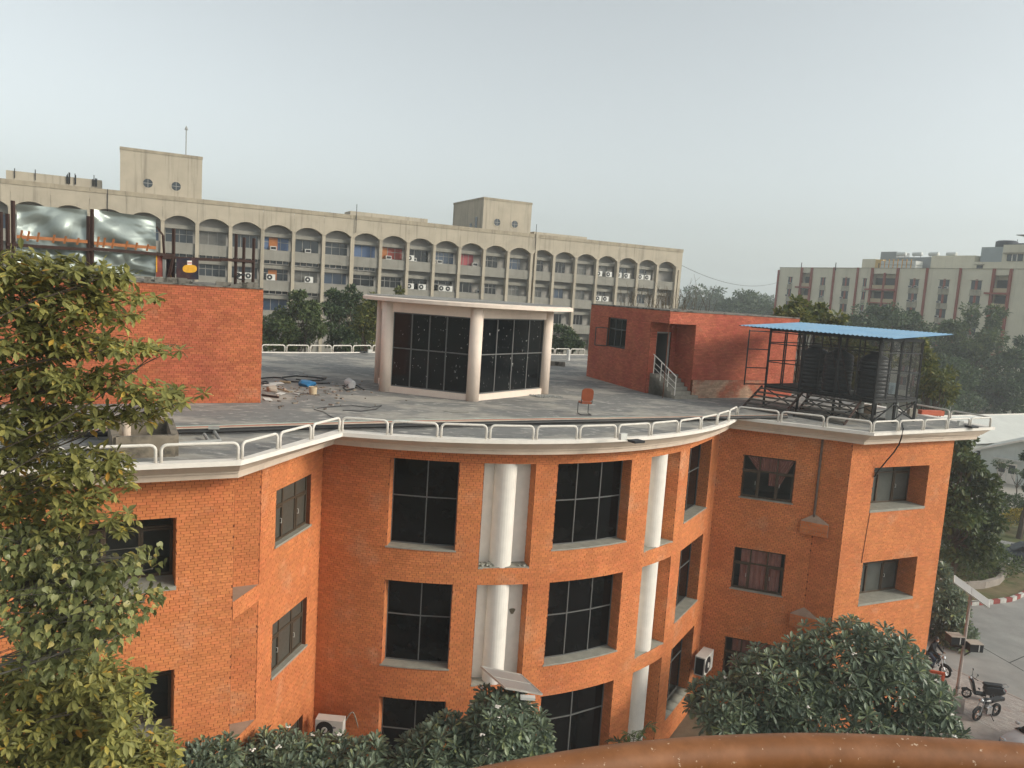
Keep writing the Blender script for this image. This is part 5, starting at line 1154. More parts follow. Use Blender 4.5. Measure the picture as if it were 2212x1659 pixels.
plumeria('dark plumeria tree before the ground floor glass door', (-.6, 20.6, 0), [(1085, 1560, 20.6, 85, 75, 1.2), (960, 1610, 20.4, 85, 66, 1.1), (1060, 1640, 20.2, 120, 70, 1.2), (905, 1640, 20.2, 60, 50, 1), (1150, 1600, 20.6, 48, 60, 1)], 32, .34, .34)
plumeria('widest dark plumeria tree in front of the right wing', (11.6, 25.6, 0), [(1850, 1430, 26.2, 160, 90, 1.9), (1700, 1490, 25.8, 150, 95, 1.7), (1950, 1510, 25.8, 110, 95, 1.7), (1560, 1530, 25.2, 80, 62, 1.4), (1800, 1560, 25.0, 180, 80, 1.6), (2010, 1570, 25.0, 70, 60, 1.3), (1640, 1590, 25.0, 120, 50, 1.4)], 33, .42, .40)
plumeria('dark plumeria tree just behind the right end of the brick building', (24.0, 41.0, 0), [(2030, 1300, 41, 60, 60, 1.4), (2060, 1370, 40.5, 50, 55, 1.3), (2025, 1235, 42, 30, 36, 1), (2010, 1420, 40, 26, 36, 1)], 34, .42, .40, 200)
plumeria('low plumeria shoots in the bottom left behind the leaves', (-8.0, 17.6, 0), [(420, 1650, 17.4, 60, 36, .8), (470, 1640, 17.8, 44, 40, .8)], 35, .34, .33, 120)
# ---- young palm by the door
pm = thing('palm_plant', 'young ragged palm beside the ground floor door', 'plant', (4.9, 25.1, 0)); mb = MB(); q = random.Random(6); P, Dv, L = [], [], []
for k in range(6):
    a = q.uniform(0, 6.28); h = q.uniform(2.0, 3.5); b0 = Vector((4.9+q.uniform(-.15, .15), 25.1+q.uniform(-.15, .15), 0)); pts = [b0]
    for i in range(1, 9): t = i/8; pts.append(b0+Vector((math.cos(a)*.7*t**2, math.sin(a)*.6*t**2-.1*t, h*math.sin(t*1.75)/1.0*.95)))
    mb.tube(pts, [.03-.0028*i for i in range(9)], 5)
    for i in range(4, 9):
        for j in range(5):
            for sg in (-1, 1): P.append(pts[i]-(pts[i]-pts[i-1])*(j/5)); t_ = (pts[i]-pts[i-1]).normalized(); sd_ = t_.cross(Vector((0, 0, 1))).normalized()*sg; Dv.append(sd_*.8+t_*.7-Vector((0, 0, .35))); L.append(.3*q.uniform(.7, 1.1))
obj('stem', mb, GBARK, pm); leaves(P, Dv, L, 'lens', G_MID, pm, 'fronds', .2, width=.35)
# ---- hedge in the round planter, low shrubs and saplings on the right
def bush(label, lst, n, leaf, m, seed, name='shrub'):
    r_ = np.random.default_rng(seed); P, Dv = [], []
    c0 = lst[0][0]; t_ = thing(name, label, 'shrub', (c0[0], c0[1], 0))
    for c, rad in lst:
        k = n//len(lst); u = r_.normal(size=(k, 3)); u /= np.linalg.norm(u, axis=1, keepdims=True); u[:, 2] = np.abs(u[:, 2]); b_ = 1+.18*np.sin(u[:, :1]*9+c[0])*np.sin(u[:, 1:2]*8)
        P.append(np.array(c)+u*np.array(rad)*b_*r_.uniform(.6, 1, (k, 1))**.5); Dv.append(u+r_.normal(0, .6, (k, 3)))
    P, Dv = np.concatenate(P), np.concatenate(Dv); st = MB(); q = random.Random(seed)
    for k in range(6): limb(st, (c0[0], c0[1], 0), P[q.randrange(len(P))], .03, .01, q, 3, .1, 4)
    obj('stems', st, BARK, t_); leaves(P, Dv, leaf*r_.uniform(.6, 1.3, len(P)), 'far', m, t_, 'foliage', .9); return t_
def gpt(X, Y, z=0.): return onz(X, Y, z)
h0 = gpt(2100, 1235)
bush('broad green hedge filling the round planter on the right', [((h0.x+dx, h0.y+dy, .3), (2.2, 2.0, 1.5)) for dx, dy in ((-2.2, -1.5), (0, -.3), (1.5, .5), (-.6, 1.7), (-3.2, .4))], 9000, .2, G_MID, 41, 'hedge')
p_ = gpt(2178, 1105); bush('clipped round dark shrub on the far lawn', [((p_.x, p_.y, 0), (2.3, 1.8, 1.6))], 3000, .22, G_FAR, 42)
p_ = gpt(2200, 1150); bush('yellow flowering shrub near the parked dark car', [((p_.x+.5, p_.y, .8), (2.4, 1.2, 1.2))], 2600, .2, leafmat('yellow_flower', [(0, (.10, .11, .02)), (.5, (.38, .30, .03)), (1, (.55, .42, .05))]), 43)
p_ = gpt(2212, 1135); bush('dark green bush at right picture edge behind the yellow one', [((p_.x+2.2, p_.y+1.5, 0), (1.8, 1.6, 2.0))], 3000, .22, G_FAR, 44)
p_ = gpt(2153, 1075); tree('sapling', 'thin young tree on the pale court before the gabled shed', (p_.x, p_.y, 0), 4, [((p_.x, p_.y, 3.6), (.9, .9, .5))], 320, .25, G_FAR, 45, trunk=.06, clumps=9)
p_ = gpt(2190, 1093); tree('sapling', 'young tree right of the other sapling on the court', (p_.x, p_.y, 0), 4, [((p_.x, p_.y, 3.4), (.8, .8, .5))], 260, .22, G_FAR, 46, trunk=.08, clumps=9)
tree('feathery_tree', 'dark feathery conifer at right picture edge before the shed', base_of(2240, 62), 11, crown_px([(2236, 1005, 62, 16, 60, 1.0), (2240, 1060, 62, 18, 34, 1.0)]), 3500, .3, G_FAR, 47, clumps=40)
# ================================================================== roads, paving and garden on the right
ASPH = mat('road_concrete', (.29, .285, .27), .9, .25, .7, col2=(.35, .34, .32), scale2=.2, bump=.15)
PAVE = mat('paver', (.42, .375, .345), .9, .2, 2.5, island=.14, col3=(.38, .24, .2), mix3=(.6, .75), scale3=.5)
def sheet_px(name, pts, z, m, th=.25):
    mb = MB(); mb.prism([p.xy for p in pts], z-th, z); return tag(obj(name, mb, m), kind='structure')
sheet_px('road', [Vector(p) for p in ((14, 16, 0), (60, 16, 0), (95, 40, 0), (95, 62, 0), (60, 66, 0), (30, 60, 0), (16.5, 46, 0), (20, 34, 0))], .004, ASPH)
pe0, pe1 = gpt(2029, 1436), gpt(2212, 1518); pdir = (pe1-pe0).normalized(); pn = Vector((-pdir.y, pdir.x, 0)); pn = pn if pn.x < 0 else -pn
P0, P1 = pe0-pdir*10, pe1+pdir*16
sheet_px('pavement', [P0, P1, Vector((2, -6, 0)), Vector((-22, -6, 0)), Vector((-22, 14, 0)), Vector((-6, 24, 0)), Vector((8, 29, 0)), Vector((14, 30, 0)), Vector((20, 33, 0)), Vector((19, 40, 0))], .10, mat('paving_bed', (.36, .33, .30), .95, .25, 3))  # bed lightened and extended unseen under the camera to bounce more light
kb = MB(); kb.beam(P0+Vector((0, 0, .055)), P1+Vector((0, 0, .055)), .14, .12); tag(obj('kerb', kb, mat('kerb_stone', (.36, .31, .28), .9, .25, 4)), kind='structure')
# interlocking pavers, each with its own joints: one sheet of pieces, laid along the kerb
cells = []
for i in range(-40, 70):
    for j in range(0, 34):
        a = i*.235+(.117 if j % 2 else 0); b = .1+j*.118; cells.append((a, a+.225, b, b+.108))
A_ = np.array(cells); n_ = len(A_); zz_ = .107+rng.uniform(-.003, .003, n_); V = np.empty((n_, 8, 3)); bo = np.array(pe0.xy); d2, n2 = np.array(pdir.xy), np.array(pn.xy)
for k, (i, j, h) in enumerate(((0, 2, 1), (1, 2, 1), (1, 3, 1), (0, 3, 1), (0, 2, 0), (1, 2, 0), (1, 3, 0), (0, 3, 0))):
    V[:, k, :2] = bo+A_[:, i:i+1]*d2+A_[:, j:j+1]*n2; V[:, k, 2] = zz_ if h else .095
F = (np.array([(0, 3, 2, 1), (0, 1, 5, 4), (1, 2, 6, 5), (2, 3, 7, 6), (3, 0, 4, 7)])[None]+np.arange(n_)[:, None, None]*8).reshape(-1, 4)
ctr = V[:, :4].mean(1); far_ = np.where((ctr[:, 0] > 20.3) & (ctr[:, 0] < 25) & (ctr[:, 1] > 29))[0]; sel = set(far_[np.argsort(np.linalg.norm(ctr[far_], axis=1))][:300].tolist())
pvm = bpy.data.meshes.new('paver'); bx_ = MB(); bx_.box((0, 0, 0), (.225, .108, .014)); pvm.from_pydata(bx_.v, [], bx_.f); pvm.materials.append(PAVE)
pv = bpy.data.objects['pavement']
for i in sel: link_mesh('paver', pvm, pv, Matrix.Translation((ctr[i, 0], ctr[i, 1], zz_[i]-.007)) @ Matrix.Rotation(math.atan2(pdir.y, pdir.x), 4, 'Z'))
keep = np.array([i for i in range(n_) if i not in sel]); Fk = (np.array([(0, 3, 2, 1), (0, 1, 5, 4), (1, 2, 6, 5), (2, 3, 7, 6), (3, 0, 4, 7)])[None]+np.arange(len(keep))[:, None, None]*8).reshape(-1, 4)
o = obj_np('pavers', V[keep].reshape(-1, 3), Fk, PAVE, pv); o['kind'] = 'stuff'
# joints in the road slabs
for a, b in (((2090, 1380), (2212, 1450)), ((2180, 1432), (2212, 1418))):
    j_ = MB(); j_.beam(gpt(*a)+Vector((0, 0, .006)), gpt(*b)+Vector((0, 0, .006)), .05, .004); o = obj('road_joint', j_, mat('joint_tar', (.05, .05, .05), .9, .3, 6)); tag(o, kind='structure')
# garden island with striped kerb
kp = [gpt(*p) for p in ((2040, 1316), (2070, 1311), (2096, 1307.6), (2120, 1306), (2146, 1303.7), (2168, 1301), (2186, 1298), (2200, 1292), (2212, 1286), (2235, 1272))]
isl = [p.copy() for p in kp] + [gpt(*p) for p in ((2290, 1262), (2212, 1240), (2165, 1214), (2110, 1195), (2030, 1200))]
sheet_px('garden_bed', isl, .12, mat('dry_grass', (.20, .16, .085), .95, .35, 1.2, col2=(.10, .12, .04), scale2=.5, mix2=(.46, .6), col3=(.34, .27, .18), mix3=(.56, .68), scale3=.35, bump=.4))
ls = [0.]
for a, b in zip(kp[:-1], kp[1:]): ls.append(ls[-1]+(b-a).length)
def kat(s):
    for i in range(len(kp)-1):
        if s <= ls[i+1]: return kp[i]+(kp[i+1]-kp[i])*((s-ls[i])/(ls[i+1]-ls[i]))
    return kp[-1]
kst = thing('striped_kerb', 'red and white painted kerb round the garden island', 'kerb', kp[3]); KR = mat('kerb_red', (.30, .075, .065), .85, .3, 5); KW = mat('kerb_white', (.55, .53, .49), .85, .3, 5); s_ = 0; k = 0
while s_ < ls[-1]-.5:
    b_ = MB(); b_.beam(kat(s_+.012)+Vector((0, 0, .13)), kat(s_+.57)+Vector((0, 0, .13)), .2, .27); obj('kerb_stone', b_, KR if k % 2 else KW, kst); s_ += .585; k += 1
wk = MB(); wk.beam(gpt(2140, 1201)+Vector((0, 0, .08)), gpt(2240, 1256)+Vector((0, 0, .08)), .15, .2); tag(obj('white_kerb', wk, KW), 'plain white kerb strip beside the parked dark car', 'kerb')
# round planter wall
pw = [gpt(*p, .12) for p in ((2000, 1258), (2045, 1268), (2086, 1272), (2123, 1270), (2154, 1262), (2168, 1247), (2160, 1228))]
plt = MB()
for a, b in zip(pw[:-1], pw[1:]): plt.beam(a+Vector((0, 0, .2)), b+Vector((0, 0, .2)), .28, .52)
tag(obj('planter_wall', plt, mat('planter_stone', (.36, .31, .27), .9, .25, 2)), 'low curved pale stone wall of the round planter', 'planter')
# pale court and lawn farther back
sheet_px('court', [gpt(*p) for p in ((2060, 1100), (2150, 1112), (2300, 1120), (2300, 1030), (2100, 1020), (2040, 1040))], .02, mat('pale_court', (.40, .37, .32), .9, .2, .4))
sheet_px('lawn', [gpt(*p) for p in ((2120, 1160), (2300, 1190), (2300, 1125), (2150, 1114), (2080, 1108))], .03, mat('lawn_grass', (.10, .115, .04), .95, .35, .8, col2=(.22, .18, .09), scale2=.3))
# ---- sheds with pale corrugated roofs
CORR = mat('pale_sheet', (.68, .68, .63), .6, .12, .6); SHW = mat('shed_wall', (.60, .63, .59), .8, .15, 1.0, streak=.15); WIN = mat('shed_window', (.06, .07, .075), .3, .1)
def corr(mb, a, b, c, d, n, amp=.05):       # corrugations run from a->d, n waves along a->b
    vs = []
    for i in range(n*2+1):
        t = i/(n*2); z = amp if i % 2 else 0; vs += [a+(b-a)*t+Vector((0, 0, z)), d+(c-d)*t+Vector((0, 0, z))]
    return mb.add(vs, [(2*i, 2*i+2, 2*i+3, 2*i+1) for i in range(n*2)])
e0, e1_ = gpt(2030, 975, 3.2), gpt(2330, 957, 3.2); e0 = gpt(2083, 961, 3.3); e1_ = gpt(2212, 954, 3.3); ed = (e1_-e0).normalized(); e0 = e0-ed*9; e1_ = e1_+ed*14; en = Vector((-ed.y, ed.x, 0)); en = en if en.y > 0 else -en
r0_ = e0+en*7.5+Vector((0, 0, 2.0)); r1_ = e1_+en*7.5+Vector((0, 0, 2.0))
shd = thing('long_shed', 'long white shed with ribbed pale sheet roof beyond the garden', 'shed', (e0.x, e0.y, 0)); mb = MB(); corr(mb, e0, e1_, r1_, r0_, 70); obj('roof_front', mb, CORR, shd)
mb = MB(); corr(mb, r0_, r1_, e1_+en*15, e0+en*15, 40); obj('roof_rear', mb, CORR, shd); mb = MB(); mb.beam(r0_, r1_, .4, .12); obj('ridge_cap', mb, WHITEP, shd)
mb = MB(); mb.prism([(e0+en*.5).xy, (e1_+en*.5).xy, (e1_+en*14.5).xy, (e0+en*14.5).xy], 0, 3.2); obj('wall', mb, SHW, shd)
for k in range(8):
    p_ = e0+ed*(8.5+k*2.3)+en*.46; w_ = MB(); w_.box((0, 0, 0), (1.1, .06, 1.1), Matrix.Translation((p_.x, p_.y, 1.75)) @ Matrix.Rotation(math.atan2(ed.y, ed.x), 4, 'Z')); w2 = obj('window', w_, WIN, shd)
    a_ = MB(); a_.box((0, -.35, 0), (1.5, .8, .04), Matrix.Translation((p_.x, p_.y, 2.5)) @ Matrix.Rotation(math.atan2(ed.y, ed.x), 4, 'Z') @ Matrix.Rotation(R(15), 4, 'X')); obj('awning', a_, PLW, w2)
ga = gpt(2121, 1034); gb = gpt(2178, 1045); gd = (gb-ga).normalized(); gw = 2*((gpt(2181, 1045)-ga).length)*.62; gn = Vector((-gd.y, gd.x, 0)); gn = gn if gn.y > 0 else -gn
g0, g1 = ga-gd*.5, ga+gd*7.4; gl = thing('gabled_shed', 'pale green gabled shed with glazed double door facing the court', 'shed', ga)
H0, H1 = 3.3, 5.0; gm_ = (g0+g1)/2
def up3(p, z): return Vector((p.x, p.y, z))
mb = MB(); vs = [up3(g0, 0), up3(g1, 0), up3(g1, H0), up3(gm_, H1), up3(g0, H0)]; vb = [v_+gn*9 for v_ in vs]; mb.add(vs+vb, [(0, 1, 2, 3, 4), (9, 8, 7, 6, 5), (0, 5, 6, 1), (1, 6, 7, 2), (4, 9, 5, 0)]); obj('wall', mb, SHW, gl)
for s_, e_ in ((g0-gd*.5, gm_), (g1+gd*.5, gm_)):
    mb = MB(); a = up3(s_, H0-.12)-gn*.5; b = up3(s_, H0-.12)+gn*9.4; c = up3(e_, H1+.1)+gn*9.4; d = up3(e_, H1+.1)-gn*.5; corr(mb, a, b, c, d, 26, .045); obj('roof_slope', mb, CORR, gl)
    bb = MB(); bb.beam(a, d, .08, .22); obj('barge_board', bb, WHITEP, gl)
dm_ = gpt(2181, 1045); ds = (dm_-g0).dot(gd)
for k in range(2):
    c_ = up3(g0+gd*(ds-.9+.95*k), 1.15)-gn*.03; Mx = Matrix.Translation(c_) @ Matrix.Rotation(math.atan2(gd.y, gd.x), 4, 'Z'); b_ = MB(); b_.box((0, 0, 0), (.9, .06, 2.3), Mx); dl = obj('door_leaf', b_, WHITEP, gl); b_ = MB(); b_.box((0, -.03, .5), (.62, .04, .95), Mx); obj('pane', b_, WIN, dl)
c_ = up3(g0+gd*(ds-.4), 2.75)-gn*.35; b_ = MB(); b_.box((0, 0, 0), (2.6, .8, .06), Matrix.Translation(c_) @ Matrix.Rotation(math.atan2(gd.y, gd.x), 4, 'Z')); obj('door_canopy', b_, PLW, gl)
# hoarding and lamp among the far trees
hp = ony(1907, 842, 95); hb_ = thing('hoarding', 'pale blue printed hoarding among the dark trees behind the roof', 'hoarding', (hp.x, hp.y, 0)); mb = MB(); mb.box((hp.x, hp.y, hp.z), (3.0, .15, 1.9)); obj('board', mb, mat('hoarding_print', (.30, .38, .40), .7, .2, 1.2, col2=(.10, .14, .17), scale2=.8, mix2=(.5, .56)), hb_)
for dx in (-1.1, 1.1): mb = MB(); mb.beam((hp.x+dx, hp.y+.1, 0), (hp.x+dx, hp.y+.1, hp.z), .14); obj('post', mb, GREYP, hb_)
lp_ = ony(2053, 880, 70); l_ = thing('garden_lamp', 'slim grey garden lamp post behind the right roof corner', 'lamp', (lp_.x, lp_.y, 0)); mb = MB(); mb.tube([(lp_.x, lp_.y, 0), (lp_.x, lp_.y, lp_.z+.2)], .05, 6); obj('pole', mb, GREYP, l_); mb = MB(); mb.cyl((lp_.x, lp_.y, lp_.z+.2), .14, .22, 10, .24); obj('lantern', mb, GREYP, l_)

# ================================================================== solar lamps
PVM = mat('solar_cells', (.27, .25, .235), .45, .1, 2, spec=.5); ALU = mat('aluminium', (.5, .48, .44), .45, .1, 4, metal=.5); POLE = mat('pole_paint', (.44, .37, .33), .7, .25, 2.5, col3=(.24, .12, .08), mix3=(.62, .72), scale3=3)
def solar_panel(par, c, right, down, L, Wd, div=1):
    right, down = Vector(right).normalized(), Vector(down).normalized(); n3 = right.cross(down).normalized(); n3 = n3 if n3.z > 0 else -n3
    def P(u, v, h): return c+right*u*L/2+down*v*Wd/2+n3*h
    mb = MB()
    for (u0, v0), (u1, v1) in (((-1, -1), (1, -1)), ((1, -1), (1, 1)), ((1, 1), (-1, 1)), ((-1, 1), (-1, -1))): mb.beam(P(u0, v0, 0), P(u1, v1, 0), .04, .05, up=n3)
    obj('panel_rim', mb, ALU, par)
    us = np.linspace(-.98, .98, div+2)
    for a, b in zip(us[:-1], us[1:]):
        m_ = MB(); q4 = [P(a+.01, -.97, .02), P(b-.01, -.97, .02), P(b-.01, .97, .02), P(a+.01, .97, .02)]; m_.add(q4+[p-n3*.015 for p in q4], [(0, 1, 2, 3), (7, 6, 5, 4), (0, 4, 5, 1), (1, 5, 6, 2), (2, 6, 7, 3), (3, 7, 4, 0)]); obj('solar_cell', m_, PVM, par)
LB = onz(2062, 1535, .1); sl = thing('solar_lamp', 'solar street lamp with battery boxes on the right pavement', 'street lamp', LB)
b_ = MB(); b_.box((LB.x, LB.y, .45), (.5, .5, .7)); obj('footing', b_, mat('footing', (.34, .29, .26), .95, .3, 4), sl)
LTOP = ony(2092, 1283, LB.y); b_ = MB(); b_.tube([(LB.x, LB.y, .3), (LB.x, LB.y, LTOP.z)], [.075, .06], 12); obj('pole', b_, POLE, sl)
pc = Vector((LB.x, LB.y, LTOP.z+.12)); solar_panel(sl, pc, (.82, -.45, -.52), (.5, .86, .05), 1.62, .95)
b_ = MB(); b_.beam((LB.x, LB.y, LTOP.z-.35), pc+Vector((.45, -.25, -.3)), .03); obj('stay', b_, GREYP, sl)
NETM = mat('battery_lid', (.42, .36, .30), .8, .2, 8)
zb_ = ony(2082, 1390, LB.y).z
for dx, dy, dz in ((-.36, .12, .14), (.36, -.12, -.04)):
    c_ = Vector((LB.x+dx, LB.y+dy, zb_+dz)); b_ = MB(); b_.box(c_, (.58, .5, .34)); bb = obj('battery_box', b_, DARK, sl); b_ = MB(); b_.box(c_+Vector((0, 0, .185)), (.60, .52, .03)); obj('lid', b_, NETM, bb); b_ = MB(); b_.box(c_+Vector((.1, 0, .005)), (.03, .53, .3)); obj('strap', b_, PLW, bb)
b_ = MB(); b_.beam((LB.x-.55, LB.y+.12, zb_-.16), (LB.x+.6, LB.y-.12, zb_-.22), .06); b_.beam((LB.x, LB.y, zb_-.6), (LB.x+.4, LB.y-.1, zb_-.22), .05); obj('bracket', b_, RUST, sl)
b_ = MB(); b_.tube([(LB.x+.085*math.cos(t), LB.y+.085*math.sin(t), 1.15+.01*t) for t in np.linspace(0, 12, 24)], .012, 5); obj('wire_tie', b_, DARK, sl)
# second solar lamp, its panel rising out of the middle plumeria
pq = [ony(1039, 1440, 21.3), ony(1125, 1458, 22.0), ony(1171, 1500, 21.0), ony(1091, 1486, 20.3)]
c_ = sum(pq, Vector())/4; s2 = thing('solar_lamp', 'solar street lamp whose tilted panel rises from the middle plumeria', 'street lamp', (c_.x, c_.y, 0))
nq = (pq[1]-pq[0]).cross(pq[3]-pq[0]).normalized(); nq = nq if nq.z > 0 else -nq
rm = MB()
for a, b in zip(pq, pq[1:]+pq[:1]): rm.beam(a, b, .045, .05, up=nq)
rm.beam((pq[0]+pq[3])/2, (pq[1]+pq[2])/2, .025, .05, up=nq); obj('panel_rim', rm, ALU, s2)
for u0, u1 in ((0, .5), (.5, 1)):
    q4 = [pq[0]+(pq[3]-pq[0])*u0, pq[1]+(pq[2]-pq[1])*u0, pq[1]+(pq[2]-pq[1])*u1, pq[0]+(pq[3]-pq[0])*u1]; m_ = MB(); m_.add([p+nq*.012 for p in q4]+[p-nq*.01 for p in q4], [(0, 1, 2, 3), (7, 6, 5, 4), (0, 4, 5, 1), (1, 5, 6, 2), (2, 6, 7, 3), (3, 7, 4, 0)]); obj('solar_cell', m_, PVM, s2)
b_ = MB(); b_.tube([(c_.x, c_.y, .1), (c_.x, c_.y, c_.z-.05)], .06, 10); obj('pole', b_, POLE, s2)
lh = ony(1140, 1507, 20.6); b_ = MB(); b_.box(lh, (.42, .16, .08), None); obj('lamp_head', b_, PLW, s2); b_ = MB(); b_.beam((c_.x, c_.y, lh.z), lh, .04); obj('arm', b_, GREYP, s2)

# ================================================================== facade fittings
p_ = curve(.55, 0., .02); ax0 = Vector((p_[0], p_[1], 0)); zac = ony(712, 1566, ax0.y).z
u_ = ac_unit(ony(712, 1575, 23.5), R(-3), 'white outdoor air conditioner on the inner left corner of curved wall', 'air conditioners on the brick building', 1.05)
u_.location = (ony(713, 1575, 23.6).x, 23.62, zac-.05)
lg_ = MB(); lg_.add([(.14+.085*math.cos(t), -.172, .40+.034*math.sin(t)) for t in np.linspace(0, 6.283, 17)[:-1]], [tuple(range(16))[::-1]]); lo_ = obj('badge', lg_, mat('navy_badge', (.01, .015, .06), .5, 0), u_, local=True)
tx = bpy.data.curves.new('badge_text', 'FONT'); tx.body = 'Carrier'; tx.size = .046; tx.align_x = 'CENTER'; tx.align_y = 'CENTER'; tx.extrude = .001; tx.materials.append(PLW); tmp_ = bpy.data.objects.new('tmp', tx); tm_ = bpy.data.meshes.new_from_object(tmp_); bpy.data.objects.remove(tmp_); to_ = bpy.data.objects.new('badge_lettering', tm_); C.objects.link(to_); to_.parent = u_; to_.location = (.14, -.176, .40); to_.rotation_euler = (math.pi/2, 0, 0)
br = MB(); br.beam((u_.location.x-.3, u_.location.y+.2, u_.location.z-.08), (u_.location.x-.35, 24.2, u_.location.z-.08), .05); br.beam((u_.location.x+.3, u_.location.y, u_.location.z-.08), (u_.location.x+.3, 24.2, u_.location.z-.08), .05); tag(obj('wall_bracket', br, GREYP), 'steel wall bracket carrying the left air conditioner', 'bracket')
hs0 = Vector(u_.location)+Vector((.4, .1, .45)); b_ = MB(); b_.tube([hs0+Vector((.05+.38*t, .1+.12*t, .28*math.sin(t*3.0)-.55*max(0, t-.6))) for t in np.linspace(0, 1.3, 14)], .022, 7); tag(obj('ac_hose', b_, mat('hose_grey', (.26, .22, .17), .8, .2, 5)), 'looped insulated hose beside the left air conditioner', 'hose')
pr_ac = ony(1516, 1440, 31.2); u2 = ac_unit((pr_ac.x+.05, 31.15, pr_ac.z-.15), R(58), 'white outdoor air conditioner at the right end of curved wall', 'air conditioners on the brick building', 1.3)
obj('side_coil', MB().box((-.435, 0, .31), (.02, .26, .54)), DARK, u2, local=True)
br = MB(); br.beam((u2.location.x-.2, u2.location.y-.1, u2.location.z-.08), (u2.location.x-.45, 31.6, u2.location.z-.08), .05); tag(obj('wall_bracket', br, GREYP), 'steel wall bracket carrying the right air conditioner', 'bracket')
# thick black cable hanging from the right wing
pts = [onz(1946, 905, 13.1)]; fdn = Vector((math.sin(R(24.2)), -math.cos(R(24.2)), 0))
for X, Y, d in ((1951, 926, 1.15), (1948, 942, .95), (1942, 960, .7), (1931, 977, .5), (1918, 992, .32), (1905, 1008, .18), (1893, 1022, .1), (1889, 1030, .04)):
    a = Vector((*pF, 0))+fdn*d; b = Vector((*pG, 0))+fdn*d; pts.append(onw(X, Y, a, b))
b_ = MB(); b_.tube(pts, .028, 7); tag(obj('hanging_cable', b_, DARK), 'thick black cable hanging from cornice into right wing window', 'cable')
pts = [Vector(placeD(1.40-.02*k, zz_, .02)) for k, zz_ in enumerate(np.linspace(Sz[0][0]-.05, Sz[1][1], 8))]; b_ = MB(); b_.tube(pts, .012, 5); tag(obj('thin_cable', b_, DARK), 'thin dark cable down the right wing between two windows', 'cable')
b_ = MB(); b_.tube([Vector(placeC(LC-.03, z, .05)) for z in (12.4, 11, 9.5, 9.15)], .05, 7); tag(obj('down_pipe', b_, mat('stained_pipe', (.2, .15, .12), .9, .4, 5)), 'stained rain pipe in the inner corner of the right wing', 'pipe')
# floodlights and cameras on the roof edge
def floodlight(p, rz, label):
    t_ = thing('floodlight', label, 'floodlight', p, None, rz); obj('housing', MB().box((0, -.18, .02), (.42, .34, .07)), DARK, t_, local=True); obj('lens', MB().box((0, -.18, -.018), (.34, .27, .01)), OGL, t_, local=True); obj('arm', MB().beam((-.1, .25, 0), (-.05, -.05, .02), .04), GREYP, t_, local=True); obj('driver_box', MB().box((-.28, .15, .12), (.26, .12, .2)), PLW, t_, local=True); return t_
fp = onz(1366, 952, 13.1); floodlight(fp, R(35), 'black floodlight overhanging the curved roof edge')
fp = onz(2090, 921, 13.1); floodlight(fp, R(24), 'black floodlight on the right wing front edge')
fp = onz(788, 762, 13.1); floodlight(fp, R(215), 'small floodlight box on the far rear roof edge')

# ================================================================== loose things lying on the roof
ROOFPIPES = [('mint_pipe', (.36, .42, .36), .045, 0, 'pale mint pipe along the front of the roof, rearmost'), ('red_pipe', (.40, .17, .12), .045, 2.2, 'dull red pipe running along the front roof edge'), ('cream_pipe', (.46, .38, .30), .045, 4.4, 'cream pipe running between red and black roof pipes'), ('black_pipe', (.02, .02, .022), .05, 7.4, 'black pipe along the front of the roof, rear one'), ('black_pipe', (.025, .025, .025), .06, 10.0, 'black pipe along the front of the roof, nearest one')]
base_path = [(40, 936), (150, 931), (300, 926), (470, 921), (620, 916), (760, 912), (900, 909), (1040, 906.5), (1180, 904.5), (1300, 903), (1420, 901.5), (1520, 900), (1600, 898.5), (1700, 897)]
qp = random.Random(8)
for i, (nm, col, r_, off_, lab) in enumerate(ROOFPIPES):
    b_ = MB(); b_.tube([onz(X, Y+off_*(1.0 if X < 1000 else max(.35, 1-(X-1000)/900))+qp.uniform(-.35, .35), RZ+.05+r_) for X, Y in base_path], r_, 8); tag(obj(nm, b_, mat(f'{nm}_{i}', col, .55, .25, 3)), lab, 'pipe')
for k, (X, Y) in enumerate(((560, 929), (820, 922), (1010, 918), (1170, 915), (1310, 911), (1480, 908))):
    p_ = onz(X, Y, RZ); block(p_.x, p_.y, .34, .2, .1, f'broken brick propping the roof pipes, {ORD[k]} from left', BRICKR, 'brick_prop', rz=.3*k)
# valves and branch pipes at left
vb = thing('branch_pipes', 'grey branch pipes with valves beside the open roof tank', 'pipes', onz(440, 955, RZ))
for (x0, y0), (x1, y1) in (((459, 926), (476, 952)), ((441, 938), (452, 954)), ((384, 958), (478, 952))): b_ = MB(); b_.tube([onz(x0, y0, RZ+.12), onz(x1, y1, RZ+.08)], .045, 8); obj('pipe', b_, GREYP, vb)
b_ = MB(); b_.beam(onz(450, 924, RZ+.22), onz(474, 924, RZ+.22), .08); obj('valve', b_, GREYP, vb)
# open concrete tank and upright pipe at the left edge
tk = thing('open_tank', 'open concrete water trough at the left roof edge', 'trough', onz(330, 960, RZ)); TC = mat('trough_concrete', (.25, .21, .16), .95, .35, 3, col3=(.10, .09, .075), mix3=(.5, .65), scale3=2)
ta, tb_, tc_, td = onz(378, 985, RZ), onz(250, 990, RZ), onz(240, 948, RZ), onz(366, 944, RZ)
for a, b in ((ta, tb_), (tb_, tc_), (tc_, td), (td, ta)): b_ = MB(); b_.beam(a+Vector((0, 0, .26)), b+Vector((0, 0, .26)), .16, .52); obj('side', b_, TC, tk)
b_ = MB(); b_.prism([ta.xy, tb_.xy, tc_.xy, td.xy], RZ+.01, RZ+.12); obj('floor', b_, TC, tk)
p_ = onz(273, 974, RZ); b_ = MB(); b_.cyl((0, 0, 0), .1, .95, 16); o = obj('vent_pipe', b_, CREAM, None); o.location = p_; tag(o, 'upright cream pipe beside the open roof trough', 'pipe')
